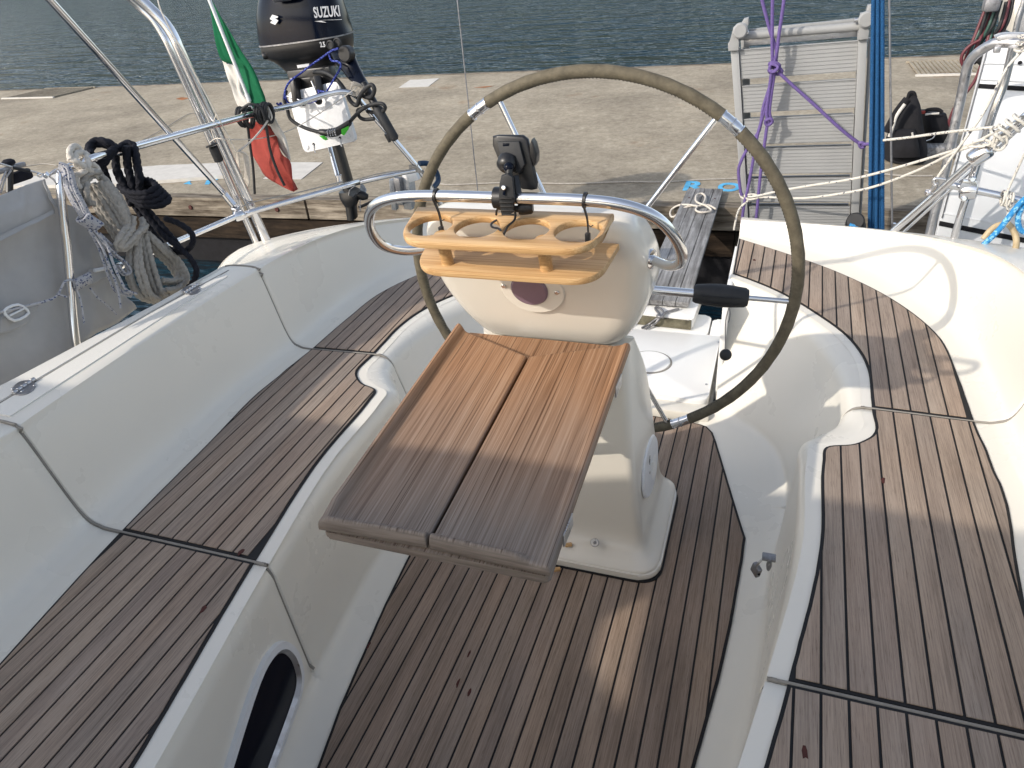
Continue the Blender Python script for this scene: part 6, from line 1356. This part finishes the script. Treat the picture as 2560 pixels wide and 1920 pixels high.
wq('panel_sheet', [(0.6833, 3.2600, 1.1521), (1.0397, 3.2600, 1.1311), (1.2908, 3.2600, 0.2859), (0.6694, 3.2600, 0.3196), (0.6671, 3.2600, 0.5056), (0.6809, 3.2600, 0.8626)], 'white_panel', .04)
wq('black_stripe', [(0.6853, 3.2560, 1.0249), (1.0801, 3.2560, 0.9915), (1.0854, 3.2560, 0.9738), (0.6844, 3.2560, 1.0101)], 'cloth_black', .003)
wq('black_stripe', [(0.6654, 3.2560, 0.4945), (1.2609, 3.2560, 0.3828), (1.2673, 3.2560, 0.3613), (0.6659, 3.2560, 0.4749)], 'cloth_black', .003)
wq('edge_seam', [(0.6821, 3.2560, 1.1499), (0.6852, 3.2560, 1.1498), (0.6734, 3.2560, 0.5072), (0.6692, 3.2560, 0.5071)], 'zinc', .003)
wq('panel_rib', [(0.6824, 3.2560, 1.0979), (1.0542, 3.2560, 1.0786), (1.0555, 3.2560, 1.0743), (0.6824, 3.2560, 1.0935)], 'white_panel', .003)
wq('panel_rib', [(0.6877, 3.2560, 1.0419), (1.0736, 3.2560, 1.0135), (1.0745, 3.2560, 1.0102), (0.6875, 3.2560, 1.0379)], 'white_panel', .003)
wq('panel_rib', [(0.6701, 3.2560, 0.5312), (1.2490, 3.2560, 0.4229), (1.2506, 3.2560, 0.4175), (0.6700, 3.2560, 0.5257)], 'white_panel', .003)
attach(wpn, cyl('panel_hole', (0.7978, 3.2570, 1.0937), (0.7970, 3.2540, 1.0942), .007, 'cloth_black', None, 12))

cw_ = thing('white_flecked_line', 'white line with dark flecks stretched from the gangway to the right pushpit', 'line', (-0.0864, 3.3800, 0.5366))
bm = bmesh.new()
for pts in ([(-0.1388, 3.4100, 0.5411), (-0.0865, 3.3800, 0.5381), (0.0227, 3.3600, 0.5717), (0.1518, 3.3000, 0.6180), (0.3182, 3.2200, 0.6758), (0.4803, 3.1000, 0.7665), (0.6185, 2.9200, 0.8789), (0.6717, 2.8700, 0.9292), (0.7006, 2.8400, 0.9624)],
            [(-0.1151, 3.4000, 0.5258), (-0.0158, 3.3700, 0.5401), (0.1269, 3.3200, 0.5553), (0.2514, 3.2600, 0.5938), (0.3827, 3.2000, 0.6461), (0.5096, 3.0800, 0.7476), (0.6013, 2.9400, 0.8570), (0.6553, 2.8700, 0.8969), (0.7033, 2.8400, 0.8937)],
            [(0.3979, 3.2500, 0.8206), (0.4685, 3.1500, 0.8550), (0.5581, 3.0000, 0.9075), (0.6428, 2.8700, 0.9506), (0.6929, 2.8300, 0.9672)],
            [(-0.1427, 3.4100, 0.5448), (-0.1295, 3.4000, 0.5254), (-0.0998, 3.3900, 0.5217), (-0.1156, 3.3800, 0.5054), (-0.1381, 3.3800, 0.4739), (-0.1472, 3.3800, 0.4267), (-0.1519, 3.3800, 0.3774)]):
    tube_bm(bm, pts, .0050, 8, 7)
for q in range(4):
    c_ = V(*(0.7059, 2.8350, 0.9557)) + V(.018*q-.02, 0, .016*q-.02); tube_bm(bm, [c_+V(-.02,-.016,.012), c_+V(0,-.022,.0), c_+V(.02,-.014,-.016), c_+V(.018,.016,-.012), c_+V(-.016,.018,.014)], .0048, 8, 6, True)
for pts in ([(0.6807, 2.8300, 0.9015), (0.6944, 2.8300, 0.9227), (0.7105, 2.8300, 0.9333), (0.7180, 2.8300, 0.9122), (0.7068, 2.8300, 0.8909), (0.6867, 2.8300, 0.8961), (0.6860, 2.8200, 0.9304), (0.6775, 2.8200, 0.9461)], [(-0.1157, 3.3850, 0.5418), (-0.0733, 3.3800, 0.5483), (-0.0613, 3.3800, 0.5335), (-0.0995, 3.3800, 0.5249)], [(0.6207, 2.8700, 0.8995), (0.6541, 2.8600, 0.9155), (0.6782, 2.8500, 0.9072), (0.6568, 2.8500, 0.8964), (0.6226, 2.8700, 0.8913)]):
    tube_bm(bm, pts, .0046, 8, 6, True)
attach(cw_, bmo('line_turns', bm, 'cord_white_fleck'))
vl = thing('hanging_white_line', 'thin white line slanting down across the striped white panel', 'line', (0.6203, 2.9000, 0.9654))
attach(vl, tube('line', [(0.7072, 2.9200, 1.2125), (0.7108, 2.9200, 1.1826), (0.6782, 2.9100, 1.1270), (0.6476, 2.9200, 0.9875), (0.6061, 2.9200, 0.8900), (0.5662, 2.9400, 0.7817), (0.5586, 2.9500, 0.7491)], .0046, 'cord_white_fleck', None, 8, 6))
bm = bmesh.new()
for q in range(3):
    c_ = V(*(0.7108, 2.9300, 1.2027)) + V(0,0,.02-.02*q); tube_bm(bm, [c_+V(-.012,-.022,0), c_+V(.012,-.022,.004), c_+V(.012,.022,0), c_+V(-.012,.022,.0)], .0046, 8, 6, True)
attach(vl, bmo('lashing', bm, 'cord_white_fleck'))
v2 = thing('hose_lanyard', 'thin white lanyard hanging from the pushpit cross tube with two tan hose pieces', 'line', (0.7824, 2.9000, 0.7036))
attach(v2, tube('lanyard', [(0.7928, 2.8800, 0.8714), (0.7872, 2.9000, 0.7894), (0.7824, 2.9100, 0.7222), (0.7897, 2.9100, 0.6818), (0.8020, 2.9100, 0.6537), (0.8026, 2.9100, 0.6185)], .0042, 'cord_white_fleck', None, 8, 5))
bm = bmesh.new()
for q in range(4):
    c_ = V(*(0.7787, 2.9300, 0.6987)) + V(.009*q, 0, -.002*q); tube_bm(bm, [c_+V(0,-.022,.0), c_+V(0,-.010,.022), c_+V(0,.018,.016), c_+V(0,.02,-.014), c_+V(0,-.012,-.024)], .0042, 8, 6, True)
attach(v2, bmo('lashing', bm, 'cord_white_fleck'))
attach(v2, tube('tan_hose', [(0.7368, 2.8600, 0.5669), (0.7523, 2.8700, 0.5950), (0.7717, 2.8800, 0.6116), (0.7964, 2.8900, 0.6171)], .0105, 'hose_tan', None, 14, 5))
attach(v2, tube('tan_hose', [(0.8044, 2.8900, 0.6175), (0.8183, 2.8800, 0.6071), (0.8345, 2.8700, 0.5824), (0.8407, 2.8600, 0.5604), (0.8445, 2.8600, 0.5345)], .0105, 'hose_tan', None, 14, 5))
br_ = thing('bright_blue_rope', 'bright blue braided rope looped at the right edge over the tan hose', 'rope', (0.7786, 2.8400, 0.6292))
attach(br_, tube('rope', [(0.7235, 2.8500, 0.5287), (0.7456, 2.8400, 0.5666), (0.7719, 2.8400, 0.6131), (0.7946, 2.8400, 0.6706), (0.8110, 2.8400, 0.7082), (0.8294, 2.8400, 0.7360)], .0095, 'cord_bright_blue', None, 12, 6))
attach(br_, tube('rope_loop', [(0.8393, 2.8500, 0.7058), (0.8246, 2.8500, 0.6931), (0.8193, 2.8500, 0.6681), (0.8246, 2.8500, 0.6370), (0.8374, 2.8500, 0.6122), (0.8587, 2.8500, 0.6004), (0.8827, 2.8500, 0.5983)], .0095, 'cord_bright_blue', None, 12, 6))
hc = thing('hose_bundle', 'bundle of dark red and green hoses hanging beyond the right pushpit corner', 'hose', (0.7156, 3.5000, 1.1304))
random.seed(5)
for q in range(13):
    t = q/12; a = V(*(0.7006, 3.5000, 1.2865)).lerp(V(*(0.7798, 3.5000, 1.2822)), t); m1 = V(*(0.6837, 3.4800, 1.2002)).lerp(V(*(0.7778, 3.4800, 1.1985)), t); m2 = V(*(0.6692, 3.4800, 1.1244)).lerp(V(*(0.7582, 3.4800, 1.1211)), t)
    m3 = V(*(0.6621, 3.4800, 1.0671)).lerp(V(*(0.7380, 3.4800, 1.0726)), t)
    j = V(random.uniform(-.006,.006), random.uniform(-.02,.02), random.uniform(-.01,.01))
    attach(hc, tube('hose', [a+j, m1+j, m2-j, m3+j], .0062, ('tube_red', 'tube_green', 'black_rubber')[q % 3], None, 8, 5))
attach(hc, tube('hose', [(0.6883, 3.4500, 1.1480), (0.6647, 3.4500, 1.1336), (0.6457, 3.4500, 1.1085), (0.6434, 3.4500, 1.0800), (0.6606, 3.4500, 1.0532), (0.6725, 3.4500, 1.0554)], .0062, 'tube_red', None, 8, 6))
attach(hc, tube('hose', [(0.7183, 3.4600, 1.0578), (0.7119, 3.4600, 1.0104), (0.6978, 3.4600, 0.9730), (0.6639, 3.4600, 0.9076), (0.6541, 3.4600, 0.8570), (0.6553, 3.4600, 0.8420), (0.6691, 3.4600, 0.8144)], .0062, 'tube_red', None, 8, 6))
lr_loft('black_grip', [((0.6953, 3.4500, 1.0965), (0.7249, 3.4500, 1.1058), .03), ((0.6982, 3.4500, 1.0730), (0.7316, 3.4500, 1.0772), .04), ((0.7143, 3.4500, 1.0568), (0.7310, 3.4500, 1.0590), .02)], 'black_rubber', hc)
attach(hc, box('tape_band', (0.6980, 3.4400, 1.2722), (.055,.05,.05), 'zinc', None, bev=.012))
nb = thing('neighbour_locker', 'cream locker with a framed window at the top right corner', 'locker', (0.8765, 3.7000, 1.1365))
kb('locker_body', [(0.8328, 3.7500, 1.2700), (0.9907, 3.7500, 1.2612), (1.0290, 3.7500, 1.1217), (0.8696, 3.7500, 1.1283)], 'gelcoat_cream', .3, nb, .01)
attach(nb, tube('window_frame', [(0.8711, 3.7400, 1.2686), (0.8703, 3.7400, 1.2378), (0.8665, 3.7400, 1.1883), (0.8685, 3.7400, 1.1349)], .010, 'steel_dull', None, 10, 4))
kb('window_pane', [(0.8743, 3.7420, 1.2529), (0.9681, 3.7420, 1.2478), (0.9995, 3.7420, 1.1318), (0.8735, 3.7420, 1.1372), (0.8721, 3.7420, 1.1878)], 'canvas_light', .004, nb, .001)

# ================================================================== GANGWAY PLANK, STEP BOARD
gp_ = thing('gangway_plank', 'weathered grey wooden gangway plank bridging from the stern to the dock', 'plank', (-.42, 4.0, .13))
PA, PB = [(-.545,3.08),(-.308,3.08)], [(-.535,4.83),(-.306,4.83)]
for k in range(4):
    f0, f1 = k/4+.006, (k+1)/4-.006
    p = [(-.548+.240*f0, 3.06), (-.548+.240*f1, 3.06), (-.535+.229*f1, 4.80+.012*(k%2)), (-.535+.229*f0, 4.80+.012*(k%2))]
    bm = bmesh.new(); prism_bm(bm, p, .112+.001*(k%2), .136+.0012*(k%3), .0015); attach(gp_, bmo('board', bm, 'plank_grey', None, False))
attach(gp_, box('plank_batten', (-.425, 4.35, .108), (.23,.07,.018), 'plank_grey', None, bev=.003))
for x in (-.50,-.34): attach(gp_, cyl('board_screw', (x,4.60,.137), (x,4.60,.1395), .005, 'brown_stain', None, 10))
ps = thing('step_pad', 'dirty white boat pad tied with grey cord on the stern platform', 'pad', (-.40, 3.05, .05))
bm = bmesh.new(); prism_bm(bm, rounded_poly([(-.60,2.985),(-.275,2.965),(-.265,3.28),(-.60,3.29)], .02), .047, .100, .014); attach(ps, bmo('pad_body', bm, 'gelcoat_white'))
plain('algae', (0.13,0.12,0.085), .9, .2, .5, 25); M = MATS
bm = bmesh.new(); prism_bm(bm, rounded_poly([(-.598,2.976),(-.282,2.957),(-.282,2.970),(-.598,2.99)], .003), .050, .094, .003); attach(ps, bmo('grimy_edge', bm, 'algae'))
bm = bmesh.new()
k0 = V(*(-0.4217, 2.9524, 0.1050))
for pts in ([k0, (-0.4434, 2.9539, 0.0900), (-0.4739, 2.9586, 0.0600), (-0.4988, 2.9270, 0.0550)], [k0, (-0.4356, 2.9406, 0.0850), (-0.4584, 2.9491, 0.0600), (-0.4806, 2.9182, 0.0550)], [k0, (-0.4012, 2.9960, 0.1100), (-0.3772, 3.0193, 0.1100), (-0.3505, 3.0448, 0.1080)], [k0, (-0.4087, 2.9718, 0.1150), (-0.4247, 3.0031, 0.1200), (-0.4506, 3.0453, 0.1100), (-0.4572, 3.0350, 0.1050), (-0.4314, 2.9780, 0.1100), k0]):
    tube_bm(bm, pts, .0055, 8, 6)
for q in range(3): tube_bm(bm, [k0+V(-.012,0,.004*q), k0+V(0,-.012,.008), k0+V(.013,0,.004*q), k0+V(0,.012,.0)], .0055, 8, 5, True)
attach(ps, bmo('tie_cord', bm, 'zinc'))
wr = thing('white_cord_loop', 'white cord loosely looped over the grey gangway plank near the dock edge', 'cord', (-.42,4.4,.15))
attach(wr, tube('cord', [(-0.3111, 4.3693, 0.1450), (-0.3653, 4.4263, 0.1500), (-0.4151, 4.3906, 0.1550), (-0.4269, 4.3276, 0.1500), (-0.3887, 4.2861, 0.1500), (-0.3353, 4.3215, 0.1500), (-0.3707, 4.3794, 0.1600), (-0.4372, 4.4521, 0.1600), (-0.4524, 4.5821, 0.1600), (-0.4212, 4.6184, 0.1600), (-0.3937, 4.5530, 0.1550), (-0.4055, 4.3915, 0.1550), (-0.4823, 4.4217, 0.1500), (-0.5505, 4.4948, 0.1200), (-0.5946, 4.4918, 0.0900), (-0.5877, 4.4122, 0.0800), (-0.5570, 4.3707, 0.0900), (-0.5096, 4.4109, 0.1300), (-0.4516, 4.4119, 0.1500)], .0065, 'rope_cream', None, 8, 5))

# ================================================================== DOCK DETAILS
def dpoly(name, pts, z0, z1, mat, parent=dock, bev=0.0, x=None):
    bm = bmesh.new(); prism_bm(bm, [p[:2] for p in pts], z0, z1, bev); o = bmo(name, bm, mat, None, False); attach(parent, o); return o
Dz = DZ
dpoly('paint_mark', [(-4.8413, 9.0533, 0.1000), (-4.9646, 9.6522, 0.1000), (-4.8427, 9.6447, 0.1000), (-4.5461, 9.7202, 0.1000), (-4.4179, 9.0833, 0.1000), (-4.5371, 9.0620, 0.1000)], Dz+.002, Dz+.005, 'paint_white')
dpoly('paint_mark', [(-4.0205, 4.9183, 0.1000), (-4.1243, 5.4203, 0.1000), (-3.7614, 5.4309, 0.1000), (-3.6507, 4.9238, 0.1000)], Dz+.002, Dz+.005, 'paint_white')
dpoly('white_board', [(-6.3792, 4.4593, 0.1300), (-5.3414, 4.5899, 0.1300), (-4.4070, 4.8977, 0.1300), (-4.7114, 5.2816, 0.1300), (-5.3422, 5.1732, 0.1300), (-5.9449, 4.9550, 0.1300), (-6.5122, 4.7379, 0.1300)], Dz+.002, Dz+.03, 'paint_white')
for pts in ([(-4.6900, 4.7269, 0.1000), (-4.6016, 4.7238, 0.1000), (-4.6753, 4.7841, 0.1000), (-4.6845, 4.8500, 0.1000), (-4.7633, 4.8258, 0.1000), (-4.6944, 4.7922, 0.1000)], [(-4.4664, 4.7241, 0.1000), (-4.4306, 4.7358, 0.1000), (-4.4640, 4.8076, 0.1000), (-4.4391, 4.8187, 0.1000), (-4.4558, 4.9029, 0.1000), (-4.4973, 4.8907, 0.1000), (-4.5004, 4.8524, 0.1000), (-4.5417, 4.8402, 0.1000)]):
    dpoly('blue_paint', pts, Dz+.002, Dz+.004, 'paint_blue')
def ground_text(s_, p, w, h, z, mat, name):
    cu = bpy.data.curves.new('txt', 'FONT'); cu.body = s_; cu.extrude = .005; cu.offset = .03
    tmp = bpy.data.objects.new('txt', cu); COL.objects.link(tmp); bpy.context.view_layer.update()
    me = bpy.data.meshes.new_from_object(tmp.evaluated_get(bpy.context.evaluated_depsgraph_get())); bpy.data.objects.remove(tmp); bpy.data.curves.remove(cu)
    xs = [v.co.x for v in me.vertices]; ys = [v.co.y for v in me.vertices]
    for v in me.vertices: v.co = V(p[0]+(v.co.x-min(xs))/(max(xs)-min(xs))*w, p[1]+(v.co.y-min(ys))/(max(ys)-min(ys))*h, z+(v.co.z+.005)*.3)
    me.materials.clear(); me.materials.append(M[mat]); o = bpy.data.objects.new(name, me); COL.objects.link(o); attach(dock, o)
ground_text('R', (-.575, 4.865), .135, .21, Dz+.002, 'paint_blue', 'blue_letter')
ground_text('O', (-.352, 4.865), .145, .19, Dz+.002, 'paint_blue', 'blue_letter')
plain('rust', (0.30,0.13,0.06), .9, .1, .4, 6)
dpoly('rust_stain', [(-8.1928, 8.6122, 0.1000), (-8.1922, 8.7293, 0.1000), (-7.9684, 8.6392, 0.1000), (-7.9808, 8.5026, 0.1000)], Dz+.002, Dz+.003, 'rust')
dpoly('rust_stain', [(-3.7124, 8.9370, 0.1000), (-3.5991, 9.0017, 0.1000), (-3.4702, 9.0253, 0.1000), (-3.5473, 8.9175, 0.1000)], Dz+.002, Dz+.003, 'rust')
# cast iron gratings: each bar on its own
for (xa, xb, ya, yb, n, lab) in ((1.30, 1.92, 8.95, 9.85, 14, 'metal drain grating in the dock beyond the black backpack'), (-12.0, -10.9, 8.9, 9.75, 16, 'metal drain grating in the dock at the far left')):
    g = thing('drain_grating', lab, 'grating', ((xa+xb)/2, (ya+yb)/2, Dz), 'drain gratings in the dock')
    dbox_ = lambda nm_, a, b, c_, d, e, f, m: attach(g, box(nm_, ((a+b)/2, (c_+d)/2, (e+f)/2), (b-a, d-c_, f-e), m, None, bev=0))
    dbox_('grating_pit', xa, xb, ya, yb, Dz+.001, Dz+.006, 'dock_timber')
    for k in range(n): x = xa+(xb-xa)*(k+.5)/n; dbox_('grating_bar', x-.014, x+.014, ya+.02, yb-.02, Dz+.007, Dz+.022, 'concrete')
    for a, b in ((ya-.012, ya+.02), (yb-.02, yb+.012)): dbox_('grating_frame', xa-.02, xb+.02, a, b, Dz+.003, Dz+.024, 'paint_white' if a < ya+.1 else 'concrete')
for x in (-7.9, -6.6, -5.35, -4.35, -3.55, -2.9, -1.6, .9, 2.2, 3.4):
    p = dk(x, -.112, -.075); attach(dock, cyl('beam_bolt', V(*p)+V(0,.006,0), V(*p)-V(0,.008,0), .018, 'brown_stain', None, 14, .003))
cd = thing('dock_cord', 'thin brown cord lying slack along the dock near its edge', 'cord', (-1.5136, 4.9733, 0.1000))
attach(cd, tube('cord', [(-2.4047, 4.8785, 0.1100), (-2.2933, 4.8559, 0.1080), (-2.0538, 4.9019, 0.1080), (-1.7832, 4.9459, 0.1080), (-1.3961, 4.9436, 0.1080), (-0.9906, 5.0169, 0.1080), (-0.7245, 5.0303, 0.1080), (-0.5093, 5.0952, 0.1080), (-0.2296, 5.1480, 0.1080)], .0055, 'rope_grey', None, 6, 6))
attach(cd, tube('cord', [(0.5494, 5.3980, 0.1100), (0.6889, 5.3108, 0.1080), (0.8119, 5.2723, 0.1080), (0.9748, 5.2819, 0.1080)], .0055, 'rope_grey', None, 6, 6))
c2 = thing('dock_cord', 'thin cord trailing on the dock at the far left behind the coiled ropes', 'cord', (-7.0355, 5.2384, 0.1000))
attach(c2, tube('cord', [(-7.5217, 5.1511, 0.1080), (-7.0758, 5.1343, 0.1080), (-6.8898, 5.2344, 0.1080), (-6.6492, 5.1899, 0.1080)], .005, 'rope_grey', None, 6, 6))
attach(c2, tube('cord', [(-6.4841, 6.1233, 0.1100), (-6.6829, 6.6873, 0.1100), (-7.0071, 7.4738, 0.1100), (-6.9191, 7.6109, 0.1100)], .004, 'rope_grey', None, 6, 6))

# backpack and camera bag
bp = thing('backpack', 'black backpack with a grey shoulder strap standing on the dock', 'backpack', (.84, 5.75, .1))
lr_loft('pack_body', [((0.8106, 5.7800, 0.5151), (0.8495, 5.7800, 0.5196), .03), ((0.7858, 5.7600, 0.4504), (0.8759, 5.7600, 0.4598), .09), ((0.7556, 5.7400, 0.3580), (0.9020, 5.7400, 0.3569), .13), ((0.7372, 5.7200, 0.2527), (0.9405, 5.7200, 0.2526), .15), ((0.7218, 5.7000, 0.1681), (0.9637, 5.7000, 0.1749), .16), ((0.7178, 5.6800, 0.1110), (0.9626, 5.6800, 0.1188), .15)], 'cloth_black', bp, 5)
lr_loft('front_pocket', [((0.7440, 5.6000, 0.3242), (0.8610, 5.6000, 0.3344), .02), ((0.7331, 5.5500, 0.2496), (0.8917, 5.5500, 0.2499), .06), ((0.7313, 5.5300, 0.1671), (0.9143, 5.5300, 0.1740), .05)], 'cloth_black', bp)
attach(bp, tube('grab_loop', [(0.8058, 5.7600, 0.5031), (0.8097, 5.7600, 0.5345), (0.8350, 5.7600, 0.5319), (0.8507, 5.7600, 0.5023)], .012, 'cloth_black', None, 8, 5))
attach(bp, tube('shoulder_strap', [(0.7833, 5.6200, 0.5195), (0.7403, 5.6000, 0.4514), (0.7116, 5.5800, 0.3821), (0.6932, 5.5800, 0.3181)], .028, 'cloth_black', None, 8, 5))
attach(bp, tube('strap_lining', [(0.7697, 5.5850, 0.4955), (0.7323, 5.5700, 0.4263), (0.7205, 5.5650, 0.3535), (0.7122, 5.5650, 0.2893)], .012, 'paint_white', None, 8, 5))
attach(bp, tube('zip_pull', [(0.8362, 5.5000, 0.3309), (0.8462, 5.5000, 0.3045)], .006, 'paint_white', None, 6))
cg = thing('camera_bag', 'small black camera bag with white edged lid beside the backpack', 'bag', (1.05, 5.95, .1))
lr_loft('bag_body', [((0.9422, 6.0000, 0.3565), (1.0751, 6.0000, 0.3606), .10), ((0.9450, 6.0000, 0.3005), (1.0962, 6.0000, 0.2994), .13), ((0.9669, 6.0000, 0.2325), (1.1074, 6.0000, 0.2320), .13), ((0.9993, 6.0000, 0.1752), (1.0935, 6.0000, 0.1752), .12), ((1.0168, 6.0000, 0.1406), (1.0903, 6.0000, 0.1408), .11)], 'cloth_black', cg, e=5)
attach(cg, tube('bag_handle', [(0.9440, 5.9000, 0.3661), (0.9639, 5.9000, 0.3932), (1.0240, 5.9000, 0.3957), (1.0583, 5.9000, 0.3758)], .012, 'cloth_black', None, 8, 5))
attach(cg, tube('white_trim', [(0.9488, 5.8600, 0.3689), (0.9831, 5.8600, 0.3740), (1.0327, 5.8600, 0.3768)], .007, 'paint_white', None, 6, 4))
for k in range(4): attach(cg, tube('side_tape', [(0.9880, 5.8500, 0.1940), (1.0255, 5.8500, 0.2108), (1.0389, 5.8500, 0.2442)], .004, 'white_plastic', None, 6, 3)) if k == 0 else None
attach(cg, box('red_tab', (0.9284, 5.8800, 0.3813), (.04,.02,.02), 'flag_red', None, bev=.004))
wb = thing('timber_offcut', 'short pale timber offcut lying on the dock behind the backpack', 'timber', (1.0899, 5.9324, 0.1000))
attach(wb, box('offcut', (1.0434, 5.7960, 0.1400), (.30,.14,.07), 'plank_grey', None, rot=Matrix.Rotation(R(4),3,'Z'), bev=.004)); attach(wb, box('offcut', (1.1007, 5.7924, 0.1300), (.14,.08,.05), 'dock_timber', None, rot=Matrix.Rotation(R(-10),3,'Z'), bev=.004))
# dark stains on the teak
for p in ((-0.6293, 1.0933, 0.0000), (-0.6230, 1.0032, 0.0000), (-0.5844, 0.9890, -0.0000), (-0.9067, 1.0462, -0.0000)):
    bm = bmesh.new(); random.seed(int(p[0]*1000)); q = [(p[0]+.0042*math.cos(a*.7)*random.uniform(.5,1.1), p[1]+.016*math.sin(a*.7)*random.uniform(.5,1.1)) for a in range(9)]
    prism_bm(bm, q, .0027, .0031); bmo('wood_stain', bm, 'brown_stain', boat, False)
for p in ((0.1527, 0.7776, 0.4200), (0.3312, 1.5465, 0.4200), (-1.0706, 0.7561, 0.4200), (-1.1001, 0.9259, 0.4200), (-0.0396, 2.9078, 0.4200)):
    bm = bmesh.new(); random.seed(int(p[1]*1000)); q = [(p[0]+.006*math.cos(a*.7)*random.uniform(.5,1.2), p[1]+.013*math.sin(a*.7)*random.uniform(.5,1.2)) for a in range(9)]
    prism_bm(bm, q, SEAT+.0058, SEAT+.0064); bmo('wood_stain', bm, 'brown_stain', boat, False)

# short marks printed on the oval cover
for k, (y, z, h) in enumerate(((1.612,.335,.020),(1.616,.322,.016),(1.685,.262,.014),(1.690,.245,.012))):
    box('cover_mark', (XC+.2180-.0*k, y, z), (.0012,.0035,h), 'letter_black', COVER, rot=Matrix.Rotation(R(-18),3,'X'), bev=0)

# ================================================================== ADDED CANVAS SHEETS, unseen, that throw shade over the forward cockpit
def shade_sheet(name, lab, xa, xb, ya, yb, z, sag, seed):
    t = thing(name, lab, 'shade_sheet', ((xa+xb)/2, (ya+yb)/2, .8)); nx, ny = 30, 22; vs_ = []
    for j in range(ny+1):
        for i in range(nx+1):
            u, v = i/nx, j/ny; vs_.append(V(xa+(xb-xa)*u - (.22*u**6*math.exp(-((ya+(yb-ya)*v+1.22)/.16)**2) + .10*u**6*math.exp(-((ya+(yb-ya)*v+1.75)/.10)**2) if seed == 4 else 0), ya+(yb-ya)*v + (.05*math.sin(u*math.pi*3) if j == ny else 0), z + sag*(1-(2*u-1)**2) + .05*(1-(2*v-1)**2) + noise.noise(V(u*5+seed, v*4, seed))*.02))  # left sheet's edge is notched to drop sun patches on the floor
    fs = [(j*(nx+1)+i, j*(nx+1)+i+1, (j+1)*(nx+1)+i+1, (j+1)*(nx+1)+i) for j in range(ny) for i in range(nx)]
    o = pydata('canvas', vs_, fs, 'shade_canvas', None, True, None, False); md = o.modifiers.new('thickness', 'SOLIDIFY'); md.thickness = .003; attach(t, o)
    for y in (ya, yb):
        attach(t, tube('bow', [(xa+.02, y, .55), (xa, y, z-.25), (xa+.25, y, z-.01), ((xa+xb)/2, y, z+sag-.015), (xb-.25, y, z-.01), (xb, y, z-.25), (xb-.02, y, .55)], .0125, 'steel', None, 10, 6))
    return t
shade_sheet('cockpit_shade', 'unseen cream canvas added to shade the forward cockpit', XC-1.78, XC+1.78, -3.6, -.52, 1.86, .10, 1)
shade_sheet('left_shade', 'unseen cream canvas added on the left to shade and dapple the cockpit', -6.2, -2.20, -4.0, -.50, 1.88, .06, 4)
cb_ = thing('coachroof', 'white coachroof and bridge deck forward of the cockpit', 'deck', (XC, -1.6, .5))
attach(cb_, box('deckhouse', (XC, -2.4, .35), (2.9, 3.0, .74), 'gelcoat', None, bev=.05)); attach(cb_, box('bridge_deck', (XC, -.84, .2), (2.3, .25, .5), 'gelcoat', None, bev=.02))
